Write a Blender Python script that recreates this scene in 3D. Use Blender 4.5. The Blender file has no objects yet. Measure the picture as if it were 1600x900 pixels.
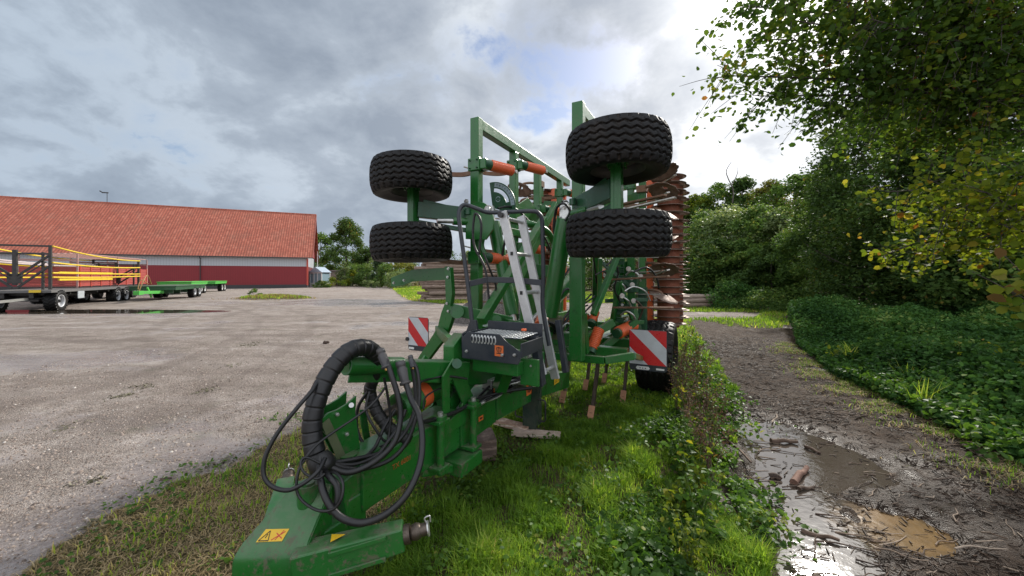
import bpy, bmesh, math, random
import numpy as np
from mathutils import Vector, Matrix, noise as mnoise
R = math.radians
rng = np.random.default_rng(7)
random.seed(7)
SC = bpy.context.scene
COL = SC.collection

# ------------------------------------------------------------------ camera
CAMZ = 1.7
cam = bpy.data.cameras.new('camera')
cam.sensor_width = 36.0
cam.lens = 36.0 * 600.0 / 1600.0
cam.shift_y = -18.0 / 1600.0
cam.clip_start = 0.05
cam.clip_end = 2000
camo = bpy.data.objects.new('camera', cam)
camo.location = (0, 0, CAMZ)
camo.rotation_euler = (R(90), 0, 0)
COL.objects.link(camo)
SC.camera = camo

# ------------------------------------------------------------------ light
SUN_AZ = 39.0     # degrees to the right of the view direction
SUN_EL = 33.0
sd = Vector((math.sin(R(SUN_AZ)) * math.cos(R(SUN_EL)), math.cos(R(SUN_AZ)) * math.cos(R(SUN_EL)), math.sin(R(SUN_EL))))
sun = bpy.data.lights.new('sun', 'SUN')
sun.energy = 3.0
sun.angle = R(4.0)
sun.color = (1.0, 0.95, 0.87)
suno = bpy.data.objects.new('sun', sun)
suno.rotation_euler = sd.to_track_quat('Z', 'Y').to_euler()
COL.objects.link(suno)

SC.view_settings.view_transform = 'Standard'
SC.view_settings.look = 'None'
SC.view_settings.gamma = 1
SC.view_settings.exposure = 0.78
try:
    SC.cycles.use_denoising = True
    SC.cycles.denoiser = 'OPENIMAGEDENOISE'
    SC.cycles.max_bounces = 6
    SC.cycles.transparent_max_bounces = 8
    SC.cycles.caustics_reflective = False
    SC.cycles.caustics_refractive = False
    SC.cycles.sample_clamp_indirect = 6
except Exception:
    pass

# ------------------------------------------------------------------ node helpers
class NT:
    def __init__(s, tree):
        s.t = tree; s.n = tree.nodes; s.l = tree.links
        s.n.clear()
    def add(s, typ, **kw):
        nd = s.n.new(typ)
        for k, v in kw.items():
            if k == 'i':
                for kk, vv in v.items():
                    s.inp(nd, kk, vv)
            else:
                setattr(nd, k, v)
        return nd
    def inp(s, nd, key, val):
        sock = nd.inputs[key]
        if isinstance(val, bpy.types.NodeSocket):
            s.l.new(val, sock)
        else:
            if isinstance(val, tuple) and len(val) == 3 and sock.type == 'RGBA':
                val = val + (1,)
            sock.default_value = val
    def math(s, op, a, b=0.0, clamp=False):
        nd = s.add('ShaderNodeMath', operation=op, use_clamp=clamp)
        s.inp(nd, 0, a); s.inp(nd, 1, b)
        return nd.outputs[0]
    def vmath(s, op, a, b=(0, 0, 0)):
        nd = s.add('ShaderNodeVectorMath', operation=op)
        s.inp(nd, 0, a); s.inp(nd, 1, b)
        return nd
    def noise(s, vec, scale, detail=4, rough=0.55, dist=0.0, dims='3D'):
        nd = s.add('ShaderNodeTexNoise', noise_dimensions=dims)
        if vec is not None: s.inp(nd, 'Vector', vec)
        s.inp(nd, 'Scale', scale); s.inp(nd, 'Detail', detail); s.inp(nd, 'Roughness', rough); s.inp(nd, 'Distortion', dist)
        return nd.outputs['Fac']
    def ramp(s, fac, stops, interp='LINEAR'):
        nd = s.add('ShaderNodeValToRGB')
        s.inp(nd, 0, fac)
        cr = nd.color_ramp; cr.interpolation = interp
        while len(cr.elements) < len(stops): cr.elements.new(0.5)
        for e, (p, c) in zip(cr.elements, stops):
            e.position = p
            e.color = (c, c, c, 1) if isinstance(c, (int, float)) else (tuple(c) + (1,) if len(c) == 3 else c)
        return nd.outputs[0]
    def mix(s, fac, a, b, mode='MIX'):
        nd = s.add('ShaderNodeMix', data_type='RGBA', blend_type=mode)
        s.inp(nd, 0, fac); s.inp(nd, 6, a); s.inp(nd, 7, b)
        return nd.outputs[2]
    def coord(s, out='Object'):
        return s.add('ShaderNodeTexCoord').outputs[out]
    def geo(s, out='Position'):
        return s.add('ShaderNodeNewGeometry').outputs[out]
    def attr(s, name, out='Color'):
        return s.add('ShaderNodeAttribute', attribute_name=name).outputs[out]
    def bump(s, h, strength=0.5, dist=0.01):
        nd = s.add('ShaderNodeBump', i={'Strength': strength, 'Distance': dist, 'Height': h})
        return nd.outputs[0]
    def surface(s, shader):
        o = s.add('ShaderNodeOutputMaterial')
        s.l.new(shader, o.inputs['Surface'])

def newmat(name):
    m = bpy.data.materials.new(name); m.use_nodes = True
    return m, NT(m.node_tree)

def principled(nt, **kw):
    nd = nt.add('ShaderNodeBsdfPrincipled')
    for k, v in kw.items():
        nt.inp(nd, k.replace('_', ' '), v)
    return nd.outputs[0]

# ------------------------------------------------------------------ world: daylight sky behind broken cloud
world = bpy.data.worlds.new('World'); SC.world = world; world.use_nodes = True
w = NT(world.node_tree)
sky = w.add('ShaderNodeTexSky', sky_type='NISHITA')
sky.sun_disc = False
sky.sun_elevation = R(SUN_EL)
sky.sun_rotation = R(SUN_AZ)
sky.air_density = 1.0; sky.dust_density = 1.0; sky.ozone_density = 1.0
d = w.coord('Generated')
sep = w.add('ShaderNodeSeparateXYZ'); w.inp(sep, 0, d)
zz = w.math('MAXIMUM', sep.outputs[2], 0.0)
den = w.math('ADD', zz, 0.42)
ux = w.math('DIVIDE', sep.outputs[0], den)
uy = w.math('DIVIDE', sep.outputs[1], den)
cmb = w.add('ShaderNodeCombineXYZ'); w.inp(cmb, 0, ux); w.inp(cmb, 1, uy); w.inp(cmb, 2, 3.7)
uv = cmb.outputs[0]
big = w.noise(uv, 0.8, 3, 0.5, 0.3)
med = w.noise(uv, 2.3, 11, 0.57, 0.25)
fine = w.noise(uv, 6.5, 9, 0.60, 0.2)
# how much the cloud glows towards the sun
dotn = w.vmath('DOT_PRODUCT', d, tuple(Vector((math.sin(R(28)) * math.cos(R(22)), math.cos(R(28)) * math.cos(R(22)), math.sin(R(22)))))).outputs['Value']
glow = w.ramp(dotn, [(0.30, 0.0), (0.70, 0.22), (0.92, 0.66), (1.0, 1.0)])
dots = w.vmath('DOT_PRODUCT', d, tuple(sd)).outputs['Value']
halo = w.math('POWER', w.math('MAXIMUM', dots, 0.0), 30.0)
halo2 = w.math('POWER', w.math('MAXIMUM', dots, 0.0), 160.0)
# density
dens = w.math('ADD', w.math('MULTIPLY', med, 0.65), w.math('MULTIPLY', fine, 0.35))
dens = w.math('ADD', dens, w.math('MULTIPLY', w.math('SUBTRACT', big, 0.5), 0.35))
# open the deck where the photograph shows blue
def lobe(px, py, tight):
    v = Vector(((px - 800) / 600, 1, (432 - py) / 600)).normalized()
    dt = w.vmath('DOT_PRODUCT', d, tuple(v)).outputs['Value']
    return w.ramp(dt, [(1 - tight, 0.0), (1.0, 1.0)])
gap = w.math('ADD', lobe(835, 120, 0.014), w.math('MULTIPLY', lobe(975, 120, 0.008), 0.9))
gap = w.math('ADD', gap, w.math('MULTIPLY', lobe(650, 135, 0.016), 0.7))
gap = w.math('ADD', gap, w.math('MULTIPLY', lobe(895, 20, 0.02), 0.6))
gap = w.math('ADD', gap, w.math('MULTIPLY', lobe(1215, 30, 0.03), 0.7))
dens2 = w.math('SUBTRACT', dens, w.math('MULTIPLY', gap, 0.118))
cover = w.ramp(dens2, [(0.335, 0.0), (0.395, 0.8), (0.45, 1.0)])
# shading of the cloud itself
tone = w.math('ADD', w.math('MULTIPLY', med, 0.72), w.math('MULTIPLY', fine, 0.28))
tone = w.ramp(tone, [(0.34, 1.0), (0.45, 0.78), (0.51, 0.36), (0.62, 0.0)])
darkc = w.mix(glow, (1.65, 2.0, 2.5, 1), (2.9, 3.15, 3.6, 1))
brightc = w.mix(glow, (3.2, 3.75, 4.4, 1), (6.6, 6.7, 6.8, 1))
cloud = w.mix(tone, darkc, brightc)
skyc = w.mix(1.0, sky.outputs[0], (.75, .75, .78, 1), 'MULTIPLY')
hz = w.ramp(zz, [(0.0, 1.0), (0.22, 0.0)])
cloud = w.mix(w.math('MULTIPLY', hz, 0.35), cloud, w.mix(glow, (2.6, 3.1, 3.7, 1), (4.4, 4.7, 5.0, 1)))
# unseen clouds opposite the sun, brightened as added fill on the machine's front
back_fill = w.ramp(w.math('ADD', w.math('MULTIPLY', sep.outputs[1], -1.0), w.math('MULTIPLY', zz, .55)), [(0.10, 0.0), (0.55, 1.0)])
cloud = w.mix(back_fill, cloud, w.mix(tone, (4.8, 5.2, 5.9, 1), (8.8, 9.0, 9.4, 1)))
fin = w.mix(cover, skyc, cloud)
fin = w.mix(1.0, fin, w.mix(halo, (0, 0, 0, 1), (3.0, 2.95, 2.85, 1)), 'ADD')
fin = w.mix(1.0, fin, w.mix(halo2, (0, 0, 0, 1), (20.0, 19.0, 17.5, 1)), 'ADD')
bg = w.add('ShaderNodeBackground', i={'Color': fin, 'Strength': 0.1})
wo = w.add('ShaderNodeOutputWorld'); w.l.new(bg.outputs[0], wo.inputs[0])

# ------------------------------------------------------------------ object helpers
def tag(o, label=None, cat=None, group=None, kind=None):
    if label: o['label'] = label
    if cat: o['category'] = cat
    if group: o['group'] = group
    if kind: o['kind'] = kind
    return o

def empty(name, loc=(0, 0, 0), rz=0.0):
    o = bpy.data.objects.new(name, None); COL.objects.link(o)
    o.location = loc; o.rotation_euler = (0, 0, rz); o.empty_display_size = 0.2
    return o

def kids(o):
    return [c for c in COL.objects if c.parent == o]

def copy_tree(o, parent=None, table=None):
    if table is None:
        table = {}
        for c in COL.objects:
            if c.parent: table.setdefault(c.parent.name, []).append(c)
    c = o.copy(); COL.objects.link(c); c.parent = parent
    for ch in table.get(o.name, []): copy_tree(ch, c, table)
    return c

class MB:
    """collects solids that belong to ONE part"""
    def __init__(s):
        s.v = []; s.f = []; s.sm = []
    def _add(s, vs, fs, smooth=False):
        b = len(s.v)
        s.v += [tuple(p) for p in vs]
        s.f += [tuple(b + i for i in f) for f in fs]
        s.sm += [smooth] * len(fs)
    def box(s, c, size, rot=None):
        hx, hy, hz = size[0] / 2, size[1] / 2, size[2] / 2
        pts = [Vector((x, y, z)) for x in (-hx, hx) for y in (-hy, hy) for z in (-hz, hz)]
        if rot is not None: pts = [rot @ p for p in pts]
        c = Vector(c)
        s._add([p + c for p in pts], [(0, 1, 3, 2), (4, 6, 7, 5), (0, 4, 5, 1), (2, 3, 7, 6), (0, 2, 6, 4), (1, 5, 7, 3)])
        return s
    def bar(s, a, b, w, h, up=(0, 0, 1), w2=None, h2=None):
        a = Vector(a); b = Vector(b); d = (b - a).normalized(); up = Vector(up)
        x = d.cross(up)
        if x.length < 1e-4: x = d.cross(Vector((1, 0, 0)))
        x.normalize(); z = x.cross(d).normalized()
        w2 = w if w2 is None else w2; h2 = h if h2 is None else h2
        pts = []
        for p, ww, hh in ((a, w, h), (b, w2, h2)):
            for sx, sz in ((-1, -1), (1, -1), (1, 1), (-1, 1)):
                pts.append(p + x * sx * ww / 2 + z * sz * hh / 2)
        s._add(pts, [(0, 1, 2, 3), (7, 6, 5, 4), (0, 4, 5, 1), (1, 5, 6, 2), (2, 6, 7, 3), (3, 7, 4, 0)])
        return s
    def cyl(s, a, b, r, r2=None, seg=20, cap=True):
        a = Vector(a); b = Vector(b); r2 = r if r2 is None else r2
        d = (b - a).normalized(); x = d.orthogonal().normalized(); y = d.cross(x)
        vs = []
        for p, rr in ((a, r), (b, r2)):
            for i in range(seg):
                t = 2 * math.pi * i / seg
                vs.append(p + (x * math.cos(t) + y * math.sin(t)) * rr)
        fs = [(i, (i + 1) % seg, seg + (i + 1) % seg, seg + i) for i in range(seg)]
        s._add(vs, fs, True)
        if cap:
            n = len(s.v)
            s._add(vs[:seg], [tuple(range(seg))[::-1]]); s._add(vs[seg:], [tuple(range(seg))])
        return s
    def rev(s, a, b, prof, seg=24):
        """prof: (t along a->b in metres, radius)"""
        a = Vector(a); b = Vector(b); d = (b - a).normalized(); x = d.orthogonal().normalized(); y = d.cross(x)
        vs = []
        for t, rr in prof:
            for i in range(seg):
                an = 2 * math.pi * i / seg
                vs.append(a + d * t + (x * math.cos(an) + y * math.sin(an)) * max(rr, 1e-4))
        fs = []
        for k in range(len(prof) - 1):
            for i in range(seg):
                fs.append((k * seg + i, k * seg + (i + 1) % seg, (k + 1) * seg + (i + 1) % seg, (k + 1) * seg + i))
        s._add(vs, fs, True)
        return s
    def tube(s, pts, r, seg=8, smooth_path=True, ribs=None, r_end=None):
        P = [Vector(p) for p in pts]
        if smooth_path: P = spline(P)
        n = len(P)
        t0 = (P[1] - P[0]).normalized(); x = t0.orthogonal().normalized()
        vs = []
        for k in range(n):
            t = (P[min(k + 1, n - 1)] - P[max(k - 1, 0)]).normalized()
            x = (x - t * x.dot(t))
            if x.length < 1e-5: x = t.orthogonal()
            x.normalize(); y = t.cross(x)
            rr = r if r_end is None else r + (r_end - r) * k / (n - 1)
            if ribs: rr = rr * ribs(k)
            for i in range(seg):
                an = 2 * math.pi * i / seg
                vs.append(P[k] + (x * math.cos(an) + y * math.sin(an)) * rr)
        fs = []
        for k in range(n - 1):
            for i in range(seg):
                fs.append((k * seg + i, k * seg + (i + 1) % seg, (k + 1) * seg + (i + 1) % seg, (k + 1) * seg + i))
        s._add(vs, fs, True)
        s._add(vs[:seg], [tuple(range(seg))[::-1]]); s._add(vs[-seg:], [tuple(range(seg))])
        return s
    def plate(s, pts, thick):
        """flat outline extruded by the vector thick"""
        P = [Vector(p) for p in pts]; t = Vector(thick); n = len(P)
        vs = [p - t / 2 for p in P] + [p + t / 2 for p in P]
        fs = [tuple(range(n))[::-1], tuple(range(n, 2 * n))] + [(i, (i + 1) % n, n + (i + 1) % n, n + i) for i in range(n)]
        s._add(vs, fs)
        return s
    def each(s, name, m, parent=None, bevel=0.0):
        '''every loose piece becomes an object of its own'''
        n = len(s.v); par = list(range(n))
        def fd(i):
            while par[i] != i: par[i] = par[par[i]]; i = par[i]
            return i
        for f in s.f:
            for i in f[1:]: par[fd(i)] = fd(f[0])
        gr = {}
        for k, f in enumerate(s.f): gr.setdefault(fd(f[0]), []).append(k)
        out = []
        cells = {}
        for r, fl in gr.items():      # caps doubled on a tube's end belong to the same piece
            vs_ = {i for k in fl for i in s.f[k]}; key = None
            c_ = [s.v[i] for i in vs_]
            for kk, (lst, pts) in cells.items():
                if any(p in pts for p in c_): key = kk; break
            if key is None: cells[r] = (list(fl), set(c_))
            else: cells[key][0].extend(fl); cells[key][1].update(c_)
        for r, (fl, _) in cells.items():
            b = MB(); mp = {}
            for k in fl:
                for i in s.f[k]:
                    if i not in mp: mp[i] = len(b.v); b.v.append(s.v[i])
                b.f.append(tuple(mp[i] for i in s.f[k])); b.sm.append(s.sm[k])
            out.append(b.build(name, m, parent, bevel))
        return out
    def build(s, name, m, parent=None, bevel=0.0, loc=None, seg=2):
        me = bpy.data.meshes.new(name)
        me.from_pydata(s.v, [], s.f)
        me.polygons.foreach_set('use_smooth', s.sm)
        bm = bmesh.new(); bm.from_mesh(me); bmesh.ops.recalc_face_normals(bm, faces=bm.faces); bm.to_mesh(me); bm.free()
        me.materials.append(m)
        o = bpy.data.objects.new(name, me); COL.objects.link(o)
        if parent is not None: o.parent = parent
        if loc is not None: o.location = loc
        if bevel:
            md = o.modifiers.new('bevel', 'BEVEL'); md.width = bevel; md.segments = seg; md.limit_method = 'ANGLE'; md.angle_limit = R(40)
            md.harden_normals = False
        return o

def spline(P, sub=6):
    if len(P) < 3: return P
    out = []
    for i in range(len(P) - 1):
        p0 = P[max(i - 1, 0)]; p1 = P[i]; p2 = P[i + 1]; p3 = P[min(i + 2, len(P) - 1)]
        for k in range(sub):
            t = k / sub
            out.append(0.5 * ((2 * p1) + (p2 - p0) * t + (2 * p0 - 5 * p1 + 4 * p2 - p3) * t * t + (3 * p1 - p0 - 3 * p2 + p3) * t ** 3))
    out.append(P[-1])
    return out

def fastmesh(name, verts, faces, m, cols=None, smooth=False, parent=None, kind=None):
    """verts (N,3) float, faces (M,k) int, all faces with the same corner count; cols (N,) or (N,4) vertex values"""
    me = bpy.data.meshes.new(name)
    n = len(verts); M, k = faces.shape
    me.vertices.add(n); me.vertices.foreach_set('co', np.ascontiguousarray(verts, dtype=np.float32).ravel())
    me.loops.add(M * k); me.loops.foreach_set('vertex_index', np.ascontiguousarray(faces, dtype=np.int32).ravel())
    me.polygons.add(M); me.polygons.foreach_set('loop_start', np.arange(0, M * k, k, dtype=np.int32))
    me.update(calc_edges=True)
    if smooth: me.polygons.foreach_set('use_smooth', np.ones(M, dtype=bool))
    if cols is not None:
        a = me.color_attributes.new('tint', 'FLOAT_COLOR', 'POINT')
        if cols.ndim == 1:
            c = np.stack([cols, cols, cols, np.ones_like(cols)], 1)
        else: c = cols
        a.data.foreach_set('color', np.ascontiguousarray(c, dtype=np.float32).ravel())
    me.materials.append(m)
    o = bpy.data.objects.new(name, me); COL.objects.link(o)
    if parent is not None: o.parent = parent
    if kind: o['kind'] = kind
    return o

# 2-D value noise for terrain and scattering
_T = np.random.default_rng(3).random((256, 256))
def vn(x, y):
    xi = np.floor(x).astype(int); yi = np.floor(y).astype(int); fx = x - xi; fy = y - yi
    fx = fx * fx * (3 - 2 * fx); fy = fy * fy * (3 - 2 * fy)
    a = _T[xi % 256, yi % 256]; b = _T[(xi + 1) % 256, yi % 256]; c = _T[xi % 256, (yi + 1) % 256]; e = _T[(xi + 1) % 256, (yi + 1) % 256]
    return (a * (1 - fx) + b * fx) * (1 - fy) + (c * (1 - fx) + e * fx) * fy
def fbm(x, y, f=1.0, o=4):
    x = np.asarray(x, float); y = np.asarray(y, float)
    s = 0; a = 1.0; t = 0
    for k in range(o):
        s = s + a * vn(x * f + 17.3 * k, y * f + 5.1 * k); t += a; a *= 0.5; f *= 2.03
    return s / t
def sst(x, a, b):
    t = np.clip((x - a) / (b - a), 0, 1); return t * t * (3 - 2 * t)

# points of the place, read from where they stand on the ground or at a known depth
def gp(px, py, z=0.0):
    t = (z - CAMZ) * 600.0 / (432.0 - py)
    return ((px - 800) / 600 * t, t)
def wp(px, py, Y):
    return Vector(((px - 800) / 600 * Y, Y, CAMZ + (432 - py) / 600 * Y))
def inpoly(x, y, poly):
    r = np.zeros(np.shape(x), bool); n = len(poly); j = n - 1
    for i in range(n):
        xi, yi = poly[i]; xj, yj = poly[j]
        with np.errstate(divide='ignore', invalid='ignore'):
            c = ((yi > y) != (yj > y)) & (x < (xj - xi) * (y - yi) / (yj - yi + 1e-12) + xi)
        r ^= c; j = i
    return r
# ------------------------------------------------------------------ ground zones
def edge(l): return [gp(*q) for q in l]
GRASS = edge([(40, 935), (150, 835), (260, 765), (370, 712), (470, 668), (600, 640), (690, 622), (775, 600), (850, 565), (905, 528), (955, 500), (1000, 480)]) \
    + edge([(1078, 500), (1092, 525), (1108, 560), (1128, 615), (1150, 700), (1190, 800), (1225, 900)]) + [(0.85, 1.2), (-2.2, 1.2), (-2.6, 1.7)]
MUD = edge([(1078, 500), (1092, 525), (1108, 560), (1128, 615), (1150, 700), (1190, 800), (1225, 900)]) + [(0.85, 1.2), (9.0, 1.2), (7.5, 2.9)] \
    + edge([(1600, 745), (1400, 640), (1310, 600), (1240, 545), (1225, 512)])
FOREST = [(9.0, 1.2)] + edge([(1600, 745), (1400, 640), (1310, 600), (1240, 545), (1225, 512), (1235, 490)]) + [(16.8, 24.0), (17, 30), (10, 40), (0, 46), (60, 300), (400, 300), (400, -60), (9, -60)]
VERGE = edge([(1078, 500), (1225, 515), (1238, 488), (1070, 480), (1000, 480), (1040, 500)])
BACK = [gp(1075, 480), gp(1235, 480), (16.8, 24.0), (17, 30), (10, 40), (0, 46), (-6, 44), (-14, 60), (-20, 64), (-12, 40)] + edge([(640, 470), (700, 474), (860, 472), (960, 474), (1000, 480)])
PATH = edge([(1000, 500), (1066, 499), (1190, 497), (1196, 489), (1070, 487), (1000, 486)])
FARG = [(-22, 66), (-40, 66), (-80, 64), (-300, 90), (-300, 500), (400, 500), (400, 290), (40, 200), (0, 46), (-8, 50)]
MOUND = (gp(430, 468)[0], gp(430, 468)[1])

def zones(x, y, jit=1.0):
    jx = x + jit * ((fbm(x, y, 1.1, 3) - .5) * .75 + (fbm(x + 40, y, 6.0, 2) - .5) * .28)
    jy = y + jit * ((fbm(x, y + 70, 1.1, 3) - .5) * .75 + (fbm(x, y + 30, 6.0, 2) - .5) * .28)
    g = inpoly(jx, jy, GRASS) | inpoly(jx, jy, VERGE) | inpoly(jx, jy, BACK) | inpoly(jx, jy, FARG)
    mo = ((jx - MOUND[0]) / 2.3) ** 2 + ((jy - MOUND[1]) / 1.9) ** 2 < 1
    g = (g | mo) & ~inpoly(jx, jy, PATH)
    m = inpoly(jx, jy, MUD) & ~g
    f = inpoly(jx, jy, FOREST) & ~g & ~m
    return g, m, f, mo

P1 = [gp(1168, 655), gp(1300, 700), gp(1370, 780), gp(1310, 960), gp(1240, 960), gp(1205, 800), gp(1165, 710)]
P2 = [gp(1310, 770), gp(1400, 765), gp(1500, 850), gp(1470, 960), gp(1350, 940)]
def blob(x, y, c, r, s=1.0):
    return np.exp(-(((x - c[0]) / r[0]) ** 2 + ((y - c[1]) / r[1]) ** 2) * s)
WET = [(gp(1205, 675), (.62, .75), 1.25), (gp(1215, 780), (.48, .60), 1.3), (gp(1245, 880), (.42, .38), 1.3), (gp(1310, 715), (.35, .4), .55), (gp(1415, 815), (.24, .21), 1.3),
       (gp(1345, 800), (.10, .3), -.5), (gp(1205, 750), (.3, .35), .6), (gp(1540, 800), (.5, .5), .45), (gp(1480, 730), (.5, .4), .35)]
YWET = [(gp(230, 800), (.7, 1.0), 1.0), (gp(330, 730), (.7, .55), 1.1), (gp(90, 880), (.8, .6), .9), (gp(180, 490), (5, 1.4), 1.0), (gp(60, 488), (6, 1.2), 1.0),
        (gp(40, 560), (3, .8), .8), (gp(540, 475), (4, 3), .9), (gp(640, 505), (2.2, 1.1), .9), (gp(560, 470), (6, 2), .7), (gp(300, 660), (1.0, .6), .4),
        (gp(690, 520), (1.8, 1.0), .9), (gp(200, 430 + 80), (3, 1), .6), (gp(700, 650), (.5, .5), .7), (gp(480, 620), (.8, .6), .6), (gp(650, 590), (.8, .5), .8)]
def wetness(x, y):
    w = 0
    for c, r, a in WET: w = w + a * blob(x, y, c, r)
    return w
def ywet(x, y):
    w = 0
    for c, r, a in YWET: w = w + a * blob(x, y, c, r)
    n = fbm(x, y, .55, 4)
    return np.clip(w * (0.5 + n) + sst(n, .55, .72) * .55, 0, 1.3)

def softzones(x, y):
    nx = (fbm(x, y, 1.1, 3) - .5) * .75 + (fbm(x + 40, y, 6.0, 2) - .5) * .28; ny = (fbm(x, y + 70, 1.1, 3) - .5) * .75 + (fbm(x, y + 30, 6.0, 2) - .5) * .28
    m = 0.; f = 0.; g = 0.
    for ox, oy in ((0, 0), (.14, .02), (-.14, -.03), (.03, .14), (-.02, -.14), (.26, .1), (-.25, -.12), (-.1, .24), (.1, -.26)):
        jx, jy = x + nx + ox, y + ny + oy
        gg = inpoly(jx, jy, GRASS); ff = inpoly(jx, jy, FOREST) & ~gg; mm = inpoly(jx, jy, MUD) & ~gg
        g = g + gg / 9.; f = f + ff / 9.; m = m + mm / 9.
    return g, m, f
def height(x, y, full=False):
    g, m, f, mo = zones(x, y)
    gs, ms, fs_ = softzones(x, y)
    h = (fbm(x, y, .25, 3) - .5) * .10
    near = sst(-np.hypot(x, y), -60, -8)
    h = h * (0.3 + .7 * near)
    # the machine stands on level grass
    w = wetness(x, y)
    mf = ms
    h = h + gs * (.01 + (fbm(x, y, 3.5, 4) - .5) * .05)
    fine = (fbm(x, y, 7, 4) - .5) * .075 + (fbm(x + 9, y, 2.2, 3) - .5) * .05
    h = h * (1 - .8 * mf) + mf * (fine * (1 - .35 * np.clip(w, 0, 1)) - .030 - .060 * sst(w, .25, .85) * (.55 + .9 * fbm(x + 3, y + 8, 2.6, 3)))
    # wheel ruts of the track
    rut = np.cos((x * .62 - y * .30) * 2 * math.pi / 1.5)
    h = h + mf * rut * .022
    al = (x * .30 + y * .62) / .69; cr = ((x * .62 - y * .30) / 1.5) % 1.0
    h = h + mf * np.sin(2 * math.pi * (al / .19 + np.abs(cr - .5) * 3.2)) * .009 * sst(np.abs(cr - .5), .18, .05) * sst(fbm(x + 2, y + 4, .9, 2), .40, .60)
    h = h + np.clip(1 - gs - ms - fs_, 0, 1) * ((fbm(x, y, 5, 4) - .5) * .034 - .012 * np.clip(ywet(x, y), 0, 1))
    h = h + fs_ * (.03 + (fbm(x, y, 2.5, 4) - .5) * .18)
    dist = np.hypot(x, y)
    h = h + mo * .22 * np.clip(1 - ((x - MOUND[0]) / 2.5) ** 2 - ((y - MOUND[1]) / 2.1) ** 2, 0, 1)
    h = h * (1 - .8 * blob(x, y, (-21.5, 19.3), (9.0, 2.4))) - .16 * blob(x, y, (-21.5, 19.3), (7.5, 1.25))
    # low rise of the yard in front of the parked trailers
    h = h + .10 * blob(x, y, (-19, 27), (9, 3.0)) * 1.0
    # wooded hillside far right
    h = h + sst(y, 38, 90) * sst(x, 2, 28) * 6.0
    if full: return h, g, m, f, mo, w
    return h
def h1(x, y): return float(height(np.array([x]), np.array([y]))[0])

def axis(lo, hi, fa, fb, step, grow=1.09):
    a = list(np.arange(fa, fb, step)); s = step; v = a[-1]
    while v < hi: s = s * grow; v += s; a.append(v)
    s = step; v = fa; b = []
    while v > lo: s = s * grow; v -= s; b.append(v)
    return np.array(b[::-1] + a)
gx = axis(-420, 420, -5.0, 6.0, .032, 1.032)
gy = axis(-60, 520, 1.3, 9.0, .032, 1.03)
GX, GY = np.meshgrid(gx, gy)
fx, fy = GX.ravel(), GY.ravel()
hh, zg, zm, zf, zmo, zw = height(fx, fy, True)
nyw = ywet(fx, fy)
nx_, ny_ = len(gx), len(gy)
idx = np.arange(nx_ * ny_).reshape(ny_, nx_)
quads = np.stack([idx[:-1, :-1], idx[:-1, 1:], idx[1:, 1:], idx[1:, :-1]], -1).reshape(-1, 4)
cols = np.zeros((len(fx), 4), np.float32)
cols[:, 0] = zg; cols[:, 1] = zm; cols[:, 2] = zf
cols[:, 3] = np.clip(np.where(zm, zw, nyw * ~zg), 0, 1)

gm, n = newmat('soil_and_gravel')
pos = n.geo('Position')
z = n.add('ShaderNodeAttribute', attribute_name='tint')
zs = n.add('ShaderNodeSeparateColor'); n.inp(zs, 0, z.outputs['Color'])
fg, fmud, ff = zs.outputs[0], zs.outputs[1], zs.outputs[2]
wet = z.outputs['Alpha']
nb = n.noise(pos, .45, 5, .6); nm = n.noise(pos, 3.0, 6, .62, .3); nf = n.noise(pos, 28, 6, .7); ng = n.noise(pos, 110, 3, .7)
vor = n.add('ShaderNodeTexVoronoi', i={'Vector': pos, 'Scale': 95.0}); vd = vor.outputs['Distance']; vc = vor.outputs['Color']
vor2 = n.add('ShaderNodeTexVoronoi', i={'Vector': pos, 'Scale': 150.0})
# gravel yard
grav = n.ramp(nm, [(.25, (.19, .152, .130)), (.45, (.345, .282, .240)), (.6, (.46, .385, .335)), (.8, (.57, .495, .44))])
stone = n.ramp(n.add('ShaderNodeSeparateColor', i={0: vc}).outputs[0], [(0, (.10, .085, .075)), (.35, (.27, .225, .195)), (.7, (.42, .37, .33)), (1, (.65, .62, .58))])
grav = n.mix(.36, grav, stone)
grav = n.mix(n.ramp(nf, [(.3, .9), (.46, .25), (.6, 0)]), grav, (.07, .058, .048, 1))
grav = n.mix(n.ramp(nb, [(.35, 0.0), (.7, .35)]), grav, (.44, .38, .34, 1))
# compacted lanes and damp drifts drawn out by turning vehicles
mp = n.add('ShaderNodeMapping', i={'Vector': pos}); mp.inputs['Rotation'].default_value = (0, 0, R(24)); mp.inputs['Scale'].default_value = (.16, .9, 1)
lane = n.noise(mp.outputs[0], 1.6, 6, .6, .5)
grav = n.mix(n.ramp(lane, [(.50, 0), (.62, .35)]), grav, (.55, .485, .44, 1))
grav = n.mix(n.ramp(lane, [(.34, .45), (.46, 0)]), grav, (.16, .13, .115, 1))
grit = n.math('MULTIPLY', n.ramp(n.noise(pos, 1.3, 7, .68, .4), [(.48, 0), (.60, .6)]), n.ramp(nf, [(.38, 1), (.58, .25)]))
grav = n.mix(grit, grav, (.17, .13, .105, 1))
wob = n.math('MULTIPLY', n.math('SUBTRACT', n.noise(pos, .35, 3, .5), .5), 1.6)
for (cx_, cy_, rads) in ((-16.0, -4.0, (13.2, 14.9)), (3.0, 24.0, (17.0, 18.7)), (-30.0, 2.0, (24.0, 25.7))):
    dd_ = n.math('ADD', n.vmath('DISTANCE', pos, (cx_, cy_, 0)).outputs['Value'], wob)
    for r_ in rads:
        tr_ = n.ramp(n.math('ABSOLUTE', n.math('SUBTRACT', dd_, r_)), [(.10, .42), (.24, 0)])
        tr_ = n.math('MULTIPLY', tr_, n.ramp(nm, [(.35, .3), (.6, 1)]))
        grav = n.mix(tr_, grav, (.19, .155, .135, 1))
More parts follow.
